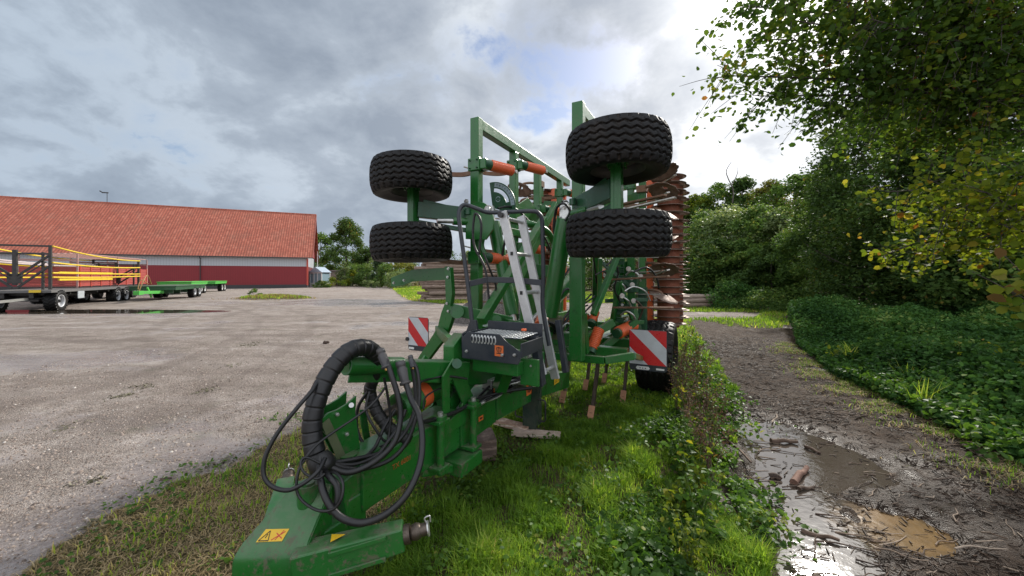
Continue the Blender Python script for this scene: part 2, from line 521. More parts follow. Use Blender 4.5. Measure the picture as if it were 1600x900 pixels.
moss = n.math('MULTIPLY', n.ramp(n.noise(pos, 1.6, 5, .65), [(.56, 0), (.68, .6)]), n.ramp(nf, [(.45, 0), (.6, 1)]))
grav = n.mix(moss, grav, (.10, .115, .055, 1))
wg = n.ramp(n.math('ADD', wet, n.math('MULTIPLY', n.math('SUBTRACT', nm, .5), 1.1)), [(.35, 0), (.75, 1)])
grav = n.mix(n.math('MULTIPLY', wg, .6), grav, n.mix(1, grav, (.45, .46, .5, 1), 'MULTIPLY'))
# soil under grass
soil = n.ramp(nf, [(.3, (.06, .048, .028)), (.5, (.12, .10, .05)), (.65, (.15, .135, .06)), (.8, (.28, .22, .13))])
# mud
mud = n.ramp(n.noise(pos, 9, 8, .7), [(.28, (.020, .012, .008)), (.47, (.058, .036, .023)), (.62, (.105, .068, .044)), (.8, (.18, .125, .09))])
mud = n.mix(n.ramp(n.noise(pos, 1.0, 4, .5), [(.4, 0), (.65, .6)]), mud, (.125, .088, .062, 1))
crumb = n.noise(pos, 60, 5, .75)
mud = n.mix(n.ramp(crumb, [(.35, .8), (.5, 0)]), mud, (.014, .009, .006, 1))
mud = n.mix(n.ramp(crumb, [(.60, 0), (.72, .5)]), mud, (.26, .20, .15, 1))
mud = n.mix(n.math('MULTIPLY', wet, .4), mud, (.035, .028, .024, 1))
leaf = n.ramp(n.noise(pos, 30, 5, .7), [(.3, (.02, .015, .008)), (.5, (.06, .04, .02)), (.7, (.16, .11, .06))])
c = n.mix(fg, grav, soil); c = n.mix(fmud, c, mud); c = n.mix(ff, c, leaf)
rg = n.math('SUBTRACT', .92, n.math('MULTIPLY', wg, .66))
mw = n.math('ADD', n.math('MULTIPLY', wet, .8), n.math('MULTIPLY', n.math('SUBTRACT', .62, n.noise(pos, 4, 6, .65)), 2.2), clamp=True)
mw = n.math('MULTIPLY', mw, n.ramp(wet, [(0, .35), (.35, 1)]))
rm = n.math('SUBTRACT', .88, n.math('MULTIPLY', mw, .66))
rough = n.mix(fmud, rg, rm); rough = n.mix(fg, rough, (.9, .9, .9, 1))
hgt = n.math('ADD', n.math('MULTIPLY', vd, .5), n.math('MULTIPLY', nf, 1.1))
hgt = n.math('ADD', hgt, n.math('MULTIPLY', ng, .3))
hgt = n.math('ADD', hgt, n.math('MULTIPLY', nm, 1.4))
bs = n.math('SUBTRACT', 1.0, n.math('MULTIPLY', n.math('MULTIPLY', wg, n.math('SUBTRACT', 1.0, fmud)), .75), clamp=True)
bp = n.add('ShaderNodeBump', i={'Strength': bs, 'Distance': .042, 'Height': hgt})
n.surface(principled(n, Base_Color=c, Roughness=rough, Normal=bp.outputs[0], Specular_IOR_Level=n.math('SUBTRACT', .5, n.math('MULTIPLY', n.math('SUBTRACT', 1.0, wet), .35))))

V = np.stack([fx, fy, hh], 1)
zq = np.where(zm[quads].sum(1) > 1, 1, np.where(zg[quads].sum(1) > 1, 2, np.where(zf[quads].sum(1) > 1, 3, 0)))
for k, nme in enumerate(('gravel_yard', 'muddy_track', 'grassy_ground', 'forest_floor')):
    q = quads[zq == k]
    u, inv = np.unique(q, return_inverse=True)
    o = fastmesh(nme, V[u], inv.reshape(q.shape), gm, cols[u], smooth=True, kind='structure')

# water standing in the track and in the yard
def water(name, poly, z, col, rough, nscale=12, lift=.0, label=None):
    m, n = newmat(name + '_water')
    pos = n.geo('Position')
    c = n.mix(n.ramp(n.noise(pos, 6, 4, .5), [(.4, 0), (.7, .5)]), tuple(col) + (1,), (col[0] * .6, col[1] * .6, col[2] * .6, 1))
    n.surface(principled(n, Base_Color=c, Roughness=rough, Specular_IOR_Level=.6, IOR=1.33, Normal=n.bump(n.noise(pos, nscale, 2, .5), .12, .01)))
    b = MB(); b._add([(x, y, z) for x, y in poly], [tuple(range(len(poly)))])
    o = b.build(name, m); o['kind'] = 'structure'
    return o
def ring(c, rx, ry, k=28): return [(c[0] + rx * math.cos(2 * math.pi * i / k), c[1] + ry * math.sin(2 * math.pi * i / k)) for i in range(k)]
mw_, n = newmat('track_water'); pos = n.geo('Position')
bx_, by_ = gp(1415, 815)
dv = n.vmath('DISTANCE', pos, (bx_, by_, -.078)).outputs['Value']
bro = n.ramp(n.math('ADD', dv, n.math('MULTIPLY', n.math('SUBTRACT', n.noise(pos, 7, 4, .6), .5), .35)), [(.22, 1), (.42, 0)])
cw = n.mix(bro, (.075, .060, .048, 1), (.19, .115, .05, 1)); cw = n.mix(n.ramp(n.noise(pos, 9, 4, .6), [(.45, 0), (.75, .5)]), cw, (.05, .035, .025, 1))
n.surface(principled(n, Base_Color=cw, Roughness=n.math('ADD', .04, n.math('MULTIPLY', bro, .06)), IOR=1.5, Specular_IOR_Level=.8, Normal=n.bump(n.noise(pos, 14, 3, .5), .15, .01)))
b = MB(); wpoly = [gp(1090, 625), gp(1330, 640), gp(1520, 700), gp(1700, 840), gp(1600, 1000), gp(1100, 1000), gp(1090, 740)]
b._add([(x, y, -.078) for x, y in wpoly], [tuple(range(len(wpoly)))]); o = b.build('puddle', mw_); o['kind'] = 'structure'
water('yard_puddle', ring((-21.5, 19.3), 10.0, 2.0), h1(-21.5, 19.3) + .10, (.05, .04, .03), .03, 3)
# ------------------------------------------------------------------ plain materials
def paint(name, col, rough=.42, dirt=.35, dirtcol=(.16, .13, .10), coat=.0, scale=9, metal=0.0, bump=.05, var=.15):
    m, n = newmat(name)
    p = n.coord('Object')
    a = n.noise(p, scale, 6, .65); b = n.noise(p, scale * 6, 3, .6)
    base = n.mix(n.ramp(n.noise(p, scale * .35, 3, .5), [(.3, 0), (.7, 1)]), tuple(col) + (1,), tuple(x * (1 - var) for x in col) + (1,))
    dm = n.math('MULTIPLY', n.ramp(n.math('ADD', n.math('MULTIPLY', a, .7), n.math('MULTIPLY', b, .3)), [(.42, 0), (.70, 1)]), dirt)
    c = n.mix(dm, base, tuple(dirtcol) + (1,))
    rg = n.math('ADD', rough, n.math('MULTIPLY', dm, .5))
    rg = n.math('ADD', rg, n.math('MULTIPLY', n.math('SUBTRACT', b, .5), .25))
    n.surface(principled(n, Base_Color=c, Roughness=rg, Metallic=metal, Coat_Weight=coat, Coat_Roughness=.2, Normal=n.bump(n.math('ADD', a, n.math('MULTIPLY', b, .3)), bump, .01)))
    return m

def weathered(name, col, rough=.32, coat=.3):
    """machine enamel with dust lying on upward faces, mud specks, grease and faint run marks"""
    m, n = newmat(name); p = n.coord('Object'); N_ = n.geo('Normal'); sp = n.add('ShaderNodeSeparateXYZ', i={0: N_}); pz = n.add('ShaderNodeSeparateXYZ', i={0: n.geo('Position')})
    a = n.noise(p, 7, 7, .65); b_ = n.noise(p, 45, 4, .65); c_ = n.noise(p, 2.0, 4, .6)
    base = n.mix(c_, tuple(x * .82 for x in col) + (1,), tuple(x * 1.18 for x in col) + (1,))
    dust = n.math('MULTIPLY', n.ramp(sp.outputs[2], [(.25, 0), (.9, 1)]), n.ramp(a, [(.36, 0), (.66, .75)]))
    low = n.ramp(pz.outputs[2], [(.25, 1), (1.3, .25)])
    spl = n.math('MULTIPLY', n.ramp(n.math('ADD', n.math('MULTIPLY', a, .5), n.math('MULTIPLY', b_, .5)), [(.53, 0), (.60, .75)]), low)
    ms = n.add('ShaderNodeMapping', i={'Vector': p}); ms.inputs['Scale'].default_value = (26, 26, 1.6)
    run = n.math('MULTIPLY', n.ramp(n.noise(ms.outputs[0], 1.0, 4, .6), [(.52, 0), (.68, .40)]), n.ramp(c_, [(.42, 0), (.6, 1)]))
    grease = n.ramp(n.noise(p, 3.4, 5, .7), [(.60, 0), (.72, .75)])
    c = n.mix(run, base, tuple(x * .45 + .02 for x in col) + (1,)); c = n.mix(grease, c, (.010, .016, .010, 1)); c = n.mix(dust, c, (.15, .17, .11, 1)); c = n.mix(spl, c, (.115, .085, .06, 1))
    rg = n.math('ADD', rough, n.math('ADD', n.math('MULTIPLY', dust, .38), n.math('MULTIPLY', spl, .45))); rg = n.math('ADD', rg, n.math('MULTIPLY', n.math('SUBTRACT', b_, .5), .3))
    n.surface(principled(n, Base_Color=c, Roughness=rg, Coat_Weight=n.math('MULTIPLY', n.math('SUBTRACT', 1.0, dust), coat, clamp=True), Coat_Roughness=.16, Normal=n.bump(n.math('ADD', a, n.math('MULTIPLY', spl, 1.2)), .10, .01)))
    return m
GREEN = weathered('green_paint', (.012, .125, .018))
GREEN2 = paint('light_green_paint', (.07, .42, .06), .45, .2, (.12, .10, .07))
DKGREEN = weathered('dark_green_paint', (.012, .075, .030), .4, .15)
BLACK = paint('black_paint', (.018, .018, .02), .45, .3)
NAVY = paint('dark_blue_grey_paint', (.018, .024, .034), .42, .25, (.12, .11, .10), .1)
ORANGE = paint('orange_paint', (.78, .135, .035), .40, .25, (.25, .12, .06), .15)
ROLLER = paint('rust_red_roller_paint', (.30, .085, .04), .6, .6, (.14, .08, .05))
STEEL = paint('worn_steel', (.55, .53, .50), .32, .45, (.30, .22, .16), 0, 12, .85)
ZINC = paint('zinc', (.62, .62, .60), .3, .2, (.3, .3, .28), 0, 20, .8)
ALU = paint('aluminium', (.66, .66, .66), .42, .35, (.35, .34, .32), 0, 16, .55)
RUST = paint('rusty_steel', (.20, .095, .05), .65, .6, (.38, .30, .24), 0, 14, .3)
RUBBER, n = newmat('tyre_rubber'); p = n.coord('Object'); pt = n.geo('Pointiness'); a_ = n.noise(p, 9, 6, .7); b_ = n.noise(p, 60, 3, .6)
dirt = n.math('MULTIPLY', n.ramp(pt, [(.44, 1), (.50, 0)]), n.ramp(a_, [(.40, .1), (.62, 1)]))
scuf = n.math('MULTIPLY', n.ramp(pt, [(.50, 0), (.56, 1)]), n.ramp(b_, [(.35, .1), (.65, .7)]))
c = n.mix(n.ramp(a_, [(.35, 0), (.7, 1)]), (.002, .002, .0023, 1), (.006, .0055, .005, 1)); c = n.mix(scuf, c, (.018, .017, .017, 1)); c = n.mix(dirt, c, (.034, .023, .016, 1))
c = n.mix(n.ramp(n.noise(p, 3.0, 5, .65), [(.54, 0), (.70, .55)]), c, (.028, .020, .015, 1))
n.surface(principled(n, Base_Color=c, Roughness=n.math('ADD', .40, n.math('MULTIPLY', a_, .3)), Specular_IOR_Level=.3, Normal=n.bump(b_, .15, .004)))
HOSE = paint('hose_rubber', (.010, .010, .011), .36, .25, (.040, .035, .028), 0, 11)
YELLOW = paint('yellow_paint', (.80, .56, .03), .4, .15)
REDP = paint('red_paint', (.52, .07, .045), .5, .25, (.3, .16, .12))
WHITE = paint('white_paint', (.74, .74, .72), .5, .15, (.4, .38, .35))
SILVER = paint('silver_rim', (.62, .63, .65), .4, .2, (.3, .28, .25), 0, 10, .3)
SIGNRED = paint('reflective_red', (.60, .015, .02), .3, .12)
SIGNWHITE = paint('reflective_white', (.58, .60, .63), .3, .2)
YSTICK = paint('yellow_sticker', (.85, .52, .02), .4, .12)
OSTICK = paint('orange_sticker', (.70, .15, .03), .45, .2)
BLACKINK = paint('black_print', (.01, .01, .01), .5, 0)
GREYINK = paint('grey_print', (.30, .38, .42), .5, 0)

# ------------------------------------------------------------------ red barn with a tiled roof
wd = Vector((2.26, 1.0, 0)).normalized()            # along the long wall, to the right
nd = Vector((-wd.y, wd.x, 0))                        # away from the camera
brz = math.atan2(wd.y, wd.x)
bc = Vector((-30.9, 58.0, 0))
barn = empty('red_barn', bc, brz)
tag(barn, 'long red barn with a big orange tiled roof and a white band under the eaves', 'barn')
LEN, WID, EAVE, RIDGE = 64.0, 16.0, 4.98, 12.15
m_wall, n = newmat('red_boards')
p = n.coord('Object'); sp = n.add('ShaderNodeSeparateXYZ', i={0: p})
fr = n.math('FRACT', n.math('MULTIPLY', sp.outputs[0], 5.0)); sl = n.ramp(fr, [(0, .45), (.08, 1), (.92, 1), (1, .45)])
n.surface(principled(n, Base_Color=n.mix(1, n.mix(n.noise(p, 1.3, 4, .6), (.25, .024, .030, 1), (.21, .020, .026, 1)), sl, 'MULTIPLY'), Roughness=.7))
m_wh, n = newmat('white_boards')
p = n.coord('Object'); sp = n.add('ShaderNodeSeparateXYZ', i={0: p})
fr = n.math('FRACT', n.math('MULTIPLY', sp.outputs[0], 3.3)); sl = n.ramp(fr, [(0, .7), (.1, 1), (.9, 1), (1, .7)])
n.surface(principled(n, Base_Color=n.mix(1, (.44, .46, .49, 1), sl, 'MULTIPLY'), Roughness=.7))
m_pl = paint('dark_plinth', (.05, .05, .055), .8, .3)
m_tile, n = newmat('clay_pantiles')
p = n.coord('Object'); sp = n.add('ShaderNodeSeparateXYZ', i={0: p})
tx = n.math('MULTIPLY', sp.outputs[0], 1 / .32); tz = n.math('MULTIPLY', sp.outputs[2], 1 / .30)
cx = n.add('ShaderNodeCombineXYZ', i={0: n.math('FLOOR', tx), 1: n.math('FLOOR', tz)})
wn = n.add('ShaderNodeTexWhiteNoise', noise_dimensions='2D', i={'Vector': cx.outputs[0]})
tc = n.ramp(wn.outputs[0], [(0, (.34, .088, .052)), (.35, (.385, .102, .060)), (.7, (.42, .115, .068)), (1, (.47, .15, .095))])
sh = n.ramp(n.math('FRACT', tz), [(0, .72), (.22, .96), (1, 1)])
sx = n.ramp(n.math('FRACT', tx), [(0, .78), (.25, 1), (.75, 1), (1, .78)])
tc = n.mix(1, tc, sh, 'MULTIPLY'); tc = n.mix(1, tc, sx, 'MULTIPLY')
tc = n.mix(n.ramp(n.noise(p, .5, 6, .7), [(.5, 0), (.75, .4)]), tc, (.20, .12, .08, 1))
hgt = n.math('ADD', n.math('MULTIPLY', n.math('SINE', n.math('MULTIPLY', tx, 6.283)), .5), n.math('FRACT', tz))
n.surface(principled(n, Base_Color=tc, Roughness=.75, Normal=n.bump(hgt, .6, .04)))
MB().box((-LEN / 2, WID / 2, 1.85), (LEN, WID, 2.7)).build('wall', m_wall, barn)
MB().box((-LEN / 2, WID / 2, .25), (LEN + .03, WID + .03, .5)).build('plinth', m_pl, barn)
MB().box((-LEN / 2, WID / 2, (3.203 + EAVE) / 2), (LEN - .01, WID - .01, EAVE - 3.203)).build('upper_wall', m_wh, barn)
b = MB(); zr = RIDGE - .1
b.plate([(0, .05, EAVE), (0, WID - .05, EAVE), (0, WID / 2, zr)], (.2, 0, 0)); b.plate([(-LEN, .05, EAVE), (-LEN, WID - .05, EAVE), (-LEN, WID / 2, zr)], (.2, 0, 0))
b.each('gable', m_wall, barn)
rr = MB(); over = .55; sl = (RIDGE - EAVE) / (WID / 2)
for s in (0, 1):
    y0 = -over if s == 0 else WID + over; z0 = EAVE - over * sl
    a = Vector((-LEN - .6, y0, z0)); bb = Vector((.75, y0, z0)); cc = Vector((.75, WID / 2, RIDGE)); dd = Vector((-LEN - .6, WID / 2, RIDGE))
    nn = (bb - a).cross(cc - a).normalized() * (.16 if s == 0 else -.16)
    rr.plate([a, bb, cc, dd], nn)
roof = rr.build('roof', m_tile, barn)
MB().cyl((-LEN - .6, WID / 2, RIDGE + .06), (.75, WID / 2, RIDGE + .06), .14, seg=10).build('ridge_tiles', m_tile, roof)
MB().bar((.79, -over, EAVE - over * sl - .02), (.79, WID / 2, RIDGE - .02), .05, .3).build('barge_board', paint('weathered_red', (.34, .10, .08), .7), roof)
MB().cyl((-LEN - .6, -over - .08, EAVE - .5), (.75, -over - .08, EAVE - .5), .07, seg=10).build('gutter', m_pl, barn)
MB().tube([(-13.0, -over, EAVE - .55), (-13.0, -.2, EAVE - .8), (-13.0, -.12, EAVE - 1.1), (-13, -.12, .1)], .055).build('downpipe', m_pl, barn)
MB().box((.0, -.02, 2.4), (.22, .24, 4.0)).build('corner_board', REDP, barn)
w_ = MB(); w_.cyl((-25.9, 8, RIDGE), (-25.9, 8, RIDGE + 1.5), .035); w_.box((-26.1, 8, RIDGE + 1.5), (.7, .04, .16)); w_.bar((-26.4, 8, RIDGE + 1.5), (-26.7, 8, RIDGE + 1.72), .04, .14)
w_.build('weather_vane', BLACK, roof)

# ------------------------------------------------------------------ wheels
def lathe_z(prof, seg=40):
    vs = []; fs = []
    for r, z in prof:
        for i in range(seg):
            a = 2 * math.pi * i / seg; vs.append((r * math.cos(a), r * math.sin(a), z))
    for k in range(len(prof) - 1):
        for i in range(seg):
            fs.append((k * seg + i, k * seg + (i + 1) % seg, (k + 1) * seg + (i + 1) % seg, (k + 1) * seg + i))
    return vs, fs
def lugtyre(R0, W, rim, lugs=22):
    """agricultural tyre with chevron lugs, axle along z"""
    b = MB()
    prof = [(rim, -W * .42), (rim + (R0 - rim) * .45, -W * .5), (R0 * .95, -W * .44), (R0 * .965, -W * .2), (R0 * .97, 0), (R0 * .965, W * .2), (R0 * .95, W * .44), (rim + (R0 - rim) * .45, W * .5), (rim, W * .42)]
    vs, fs = lathe_z(prof, 40); b._add(vs, fs, True)
    for k in range(lugs):
        for s in (-1, 1):
            a0 = 2 * math.pi * (k + (.5 if s > 0 else 0)) / lugs; a1 = a0 + .26
            p0 = Vector((R0 * .975 * math.cos(a0), R0 * .975 * math.sin(a0), s * W * .47)); p1 = Vector((R0 * .985 * math.cos(a1), R0 * .985 * math.sin(a1), s * .01))
            b.bar(p0, p1, .05 * R0 / .6, .06 * R0 / .6, up=(math.cos(a0), math.sin(a0), 0))
    return b
def rimdish(R0, W, side=1):
    b = MB(); prof = [(R0, -W * .42), (R0 * .93, -W * .40), (R0 * .9, W * .05), (R0 * .9, W * .3), (R0 * .96, W * .42), (R0 * 1.03, W * .44), (R0 * 1.03, W * .41)]
    vs, fs = lathe_z(prof, 36); b._add(vs, fs, True)
    vs, fs = lathe_z([(R0 * .9, W * .12), (R0 * .62, W * .2), (R0 * .34, W * .16), (R0 * .001, W * .16)], 36); b._add(vs, fs, True)
    return b
_farw = {}
def far_wheel(parent, x, y, r, W, out, rimm=SILVER):
    key = (r, W)
    hub = MB().cyl((0, 0, -W * .3), (0, 0, W * .3), r * .16, seg=16).cyl((0, 0, W * .3), (0, 0, W * .36), r * .1, seg=16).build('wheel', BLACK, parent)
    hub.location = (x, y, r); hub.rotation_euler = (R(90) if out < 0 else R(-90), 0, 0)
    hub.rotation_euler = (0, R(90) * out, 0)
    if key not in _farw:
        t = lugtyre(r, W, r * .55).build('tyre', RUBBER, hub); q = rimdish(r * .56, W).build('rim', rimm, hub); _farw[key] = (t, q)
    else:
        for o in _farw[key]:
            c = o.copy(); COL.objects.link(c); c.parent = hub
            if o.name.startswith('rim'): c.data = c.data.copy(); c.data.materials[0] = rimm
    return hub

# ------------------------------------------------------------------ parked bale trailer
ta = math.atan2(.49, 1.0)
tl = empty('bale_trailer', (-23.4 - 1.25 * math.cos(ta), 19.5 - 1.25 * math.sin(ta), h1(-24, 19.5)), ta)
tag(tl, 'long bale trailer with black end frames and yellow side tubes, parked by the barn', 'trailer')
DZ = 1.18
MB().box((0, 5.4, DZ - .10), (2.55, 10.9, .12)).build('deck', paint('deck', (.13, .13, .13), .6), tl)
f = MB()
for sx in (-.5, .5): f.box((sx, 5.4, DZ - .30), (.16, 10.6, .26))
for k in range(8): f.box((0, .5 + k * 1.4, DZ - .24), (2.3, .1, .12))
f.build('chassis', BLACK, tl)
def endframe(y, h, m=BLACK):
    f = MB()
    for sx in (-1.22, 1.22): f.box((sx, y, DZ + h / 2), (.11, .11, h))
    for sx in (-.95, .95): f.box((sx, y + .02, DZ + h * .42), (.09, .09, h * .84))
    f.box((0, y, DZ + h / 2 - .02), (.16, .12, h * .78)); f.box((0, y, DZ + h - .05), (2.44, .10, .09)); f.box((0, y, DZ + h * .80), (2.3, .09, .09))
    for s in (-1, 1):
        f.bar((s * .08, y - .03, DZ + h * .30), (s * 1.18, y - .03, DZ + h * .76), .08, .1); f.bar((s * .08, y - .03, DZ + .1), (s * 1.18, y - .03, DZ + h * .52), .07, .1)
        f.bar((s * .08, y - .05, DZ + h * .22), (s * 1.1, y - .05, DZ + h * .62), .04, .05)
    f.box((0, y - .02, DZ + h * .25), (.5, .10, .5))
    f.build('end_frame', m, tl, .008)
endframe(.0, 2.25); endframe(10.3, 1.9)
def sag(x, za, zb, dip, y0=.0, y1=10.3):
    return [(x, y0 + (y1 - y0) * t, za + (zb - za) * t - dip * 4 * t * (1 - t)) for t in np.linspace(0, 1, 9)]
for x in (-1.3, 1.3):
    for (za, zb, dp) in ((3.38, 3.0, .17), (2.55, 2.50, .10), (2.02, 2.02, .02), (1.80, 1.86, .04)):
        MB().tube(sag(x, za, zb, dp), .042, 8).build('side_tube', YELLOW, tl)
MB().box((1.30, 3.3, 1.68), (.07, 5.6, .10)).box((1.30, 3.3, 2.05), (.07, 5.6, .09)).build('side_rail', YELLOW, tl)
MB().tube(sag(-1.15, 2.75, 2.7, .15), .06).tube(sag(-1.0, 2.6, 2.6, .1), .05).build('folded_tarpaulin', paint('pale_tarp', (.5, .42, .42), .7), tl)
for y in (.75, 7.0, 8.2):
    for s in (-1, 1): far_wheel(tl, s * 1.08, y, .56, .50, s)
tb = MB(); tb.bar((-.5, -.2, .72), (0, -2.6, .62), .1, .12); tb.bar((.5, -.2, .72), (0, -2.6, .62), .1, .12); tb.cyl((0, -2.75, .62), (0, -2.5, .62), .08); tb.build('tow_bar', ZINC, tl)
MB().box((0, 1.0, .75), (1.9, .2, .2)).box((0, .9, .62), (1.3, 1.1, .1)).build('turntable', BLACK, tl)
MB().box((0.72, -.09, DZ - .08), (.42, .04, .13)).build('marker_plate', YELLOW, tl)
MB().box((-.75, -.09, DZ - .08), (.42, .04, .13)).build('marker_plate', WHITE, tl)
MB().box((1.27, 2.6, .82), (.04, .62, .4)).build('toolbox', paint('grey_box', (.42, .46, .48), .5), tl)
# red slatted trailer standing close behind it
rt = empty('slatted_trailer', (-28.0, 23.2, h1(-28, 23.2)), ta)
tag(rt, 'red slatted side trailer parked behind the bale trailer in front of the barn', 'trailer')
s_ = MB()
for k in range(9): s_.box((1.25, 5.2, 1.15 + k * .135), (.06, 10.4, .115)); s_.box((-1.25, 5.2, 1.15 + k * .135), (.06, 10.4, .115)); s_.box((0, 0, 1.15 + k * .135), (2.5, .06, .115))
s_.build('side_boards', paint('salmon_red', (.40, .06, .05), .5, .3, (.3, .16, .13)), rt)
s_ = MB()
for k in range(9): s_.box((1.29, .2 + k * 1.25, 1.7), (.05, .08, 1.3))
s_.build('stake', REDP, rt)
MB().box((0, 5.2, .98), (2.5, 10.4, .12)).build('deck', BLACK, rt)
s_ = MB()
for k in range(9): s_.box((0 + .28 * (k - 4), 5.2, 3.05 + .012 * k), (.16, 10.4, .05)); 
s_.box((0, 0, 2.7), (2.5, .06, .12)); s_.box((0, 10.4, 2.7), (2.5, .06, .12)); s_.box((0, 5.2, 2.7), (2.5, .06, .12))
for y in (0, 5.2, 10.4):
    for s in (-1, 1): s_.box((s * 1.25, y, 2.05), (.07, .07, 2.1))
s_.build('roof_bars', paint('dusty_pink', (.45, .26, .24), .6), rt)
for y in (1.2, 8.2):
    for s in (-1, 1): far_wheel(rt, s * 1.0, y, .5, .4, s)
# dark green low loader with its bright green drawbar
def low_trailer(name, loc, rz, L_, body, label, front=True, tandem=True, z=.95, rim=SILVER):
    t = empty(name, (loc[0], loc[1], h1(*loc)), rz); tag(t, label, 'trailer')
    b = MB(); b.box((0, L_ / 2, z), (2.5, L_, .24)); b.box((0, L_ / 2, z + .15), (2.6, L_ + .1, .06)); b.build('chassis', body, t, .01)
    b = MB()
    for k in range(5): b.box((0, .5 + k * (L_ - 1) / 4, z - .25), (1.9, .12, .22))
    b.build('cross_member', DKGREEN, t)
    if front:
        b = MB(); b.bar((-.55, 0, z - .25), (0, -1.9, z - .2), .12, .2); b.bar((.55, 0, z - .25), (0, -1.9, z - .2), .12, .2); b.bar((0, -2.3, z - .22), (0, -1.7, z - .22), .3, .26); b.bar((.15, -.6, .25), (.15, -1.2, z + .1), .08, .14)
        b.build('drawbar', GREEN2, t, .01)
        MB().tube([(0, -1.9, z - .1), (.1, -1.6, z + .55), (.05, -.9, z + .9), (0, -.2, z + .3)], .03).tube([(-.1, -1.8, z), (-.1, -1.4, z + .6), (-.1, -.3, z + .3)], .025).build('hose_loop', paint('brass_hose', (.35, .2, .06), .5), t)
    ys = (L_ * .62, L_ * .62 + 1.05) if tandem else (L_ * .15,)
    for y in ys:
        for s in (-1, 1): far_wheel(t, s * 1.05, y, .45, .42, s, rim)
    return t
low_trailer('container_trailer', (-24.7, 26.4), ta * .9, 6.2, DKGREEN, 'dark green trailer with a bright green drawbar standing behind the bale trailer', z=.80)
low_trailer('flat_trailer', (-31.2, 35.5), ta * .9, 4.6, GREEN2, 'bright green flat trailer parked nearest the red barn wall', front=False, z=1.02, rim=WHITE)
low_trailer('flat_trailer', (-33.6, 41.5), ta * .9, 4.4, GREEN2, 'far green flat trailer with white wheel rims, the rearmost of the row', front=False, z=1.02, rim=WHITE)

# ------------------------------------------------------------------ white summer house, pole, garden wall
gh = empty('summer_house', (wp(500, 450, 62).x, 62, h1(-31, 62)), R(-15)); tag(gh, 'small white glazed summer house with a pointed roof right of the barn end', 'garden house')
g_ = MB()
for x in (-1.1, -.35, .35, 1.1):
    for y in (-.9, .9): g_.box((x, y, 1.15), (.12, .12, 2.3))
g_.box((0, -.9, .35), (2.3, .1, .7)); g_.box((0, .9, .35), (2.3, .1, .7)); g_.box((0, -.9, 2.3), (2.4, .14, .16)); g_.box((0, .9, 2.3), (2.4, .14, .16)); g_.box((1.12, 0, .35), (.1, 1.8, .7)); g_.box((-1.12, 0, .35), (.1, 1.8, .7))
g_.build('frame', WHITE, gh)
mg, n = newmat('pale_glass'); n.surface(principled(n, Base_Color=(.35, .48, .55), Roughness=.12, Metallic=.2))
MB().box((0, -.88, 1.45), (2.1, .03, 1.5)).box((0, .88, 1.45), (2.1, .03, 1.5)).box((1.1, 0, 1.45), (.03, 1.7, 1.5)).box((-1.1, 0, 1.45), (.03, 1.7, 1.5)).build('window', mg, gh)
MB()._add([(-1.3, -1.05, 2.38), (1.3, -1.05, 2.38), (1.3, 1.05, 2.38), (-1.3, 1.05, 2.38), (0, -1.05, 3.25), (0, 1.05, 3.25)], [(0, 1, 2, 3), (0, 1, 4), (2, 3, 5), (1, 2, 5, 4), (3, 0, 4, 5)]) if 0 else None
q = MB(); q._add([(-1.3, -1.05, 2.38), (1.3, -1.05, 2.38), (1.3, 1.05, 2.38), (-1.3, 1.05, 2.38), (0, -1.05, 3.25), (0, 1.05, 3.25)], [(0, 3, 2, 1), (0, 1, 4), (2, 3, 5), (1, 2, 5, 4), (3, 0, 4, 5)]); q.build('roof', paint('pale_blue_roof', (.42, .52, .62), .4), gh)
fp = MB().cyl((0, 0, 0), (0, 0, 6.0), .09, .05, 12).build('flag_pole', WHITE); fp.location = (wp(496, 450, 66).x, 66, h1(-33, 66)); tag(fp, 'thin white flag pole rising behind the summer house', 'pole')
bx = MB().box((0, 0, 1.3), (6.5, 4, 2.6)).build('wall', paint('cream_wall', (.5, .46, .4), .8))
sh_ = empty('low_shed', (wp(527, 450, 72).x, 72, h1(-33, 72)), 0); bx.parent = sh_; tag(sh_, 'low cream shed with a flat pale roof half hidden behind hedges', 'shed')
MB().box((0, 0, 2.75), (7.4, 4.8, .22)).build('roof', paint('felt_roof', (.35, .33, .32), .8), sh_)

# ------------------------------------------------------------------ logs
def barkmat(name, c1, c2):
    m, n = newmat(name); p = n.coord('Object')
    mp = n.add('ShaderNodeMapping', i={'Vector': p}); mp.inputs['Scale'].default_value = (1, 1, 6)
    oi = n.add('ShaderNodeObjectInfo').outputs['Random']
    v = n.noise(mp.outputs[0], 5, 7, .7)
    c = n.ramp(v, [(.3, tuple(x * .35 for x in c1)), (.5, c1), (.68, c2)])
    c = n.mix(n.math('MULTIPLY', oi, .5), c, tuple(x * 1.0 for x in c2) + (1,)); 
    n.surface(principled(n, Base_Color=c, Roughness=.85, Normal=n.bump(v, .8, .02)))
    return m
BARK = barkmat('bark', (.17, .115, .085), (.42, .33, .27))
m_end, n = newmat('cut_wood'); p = n.coord('Object')
wv = n.add('ShaderNodeTexWave', wave_type='RINGS', rings_direction='X', i={'Vector': p, 'Scale': 9.0, 'Distortion': 1.5})
n.surface(principled(n, Base_Color=n.ramp(wv.outputs['Fac'], [(0, (.20, .10, .05)), (1, (.42, .25, .13))]), Roughness=.8))
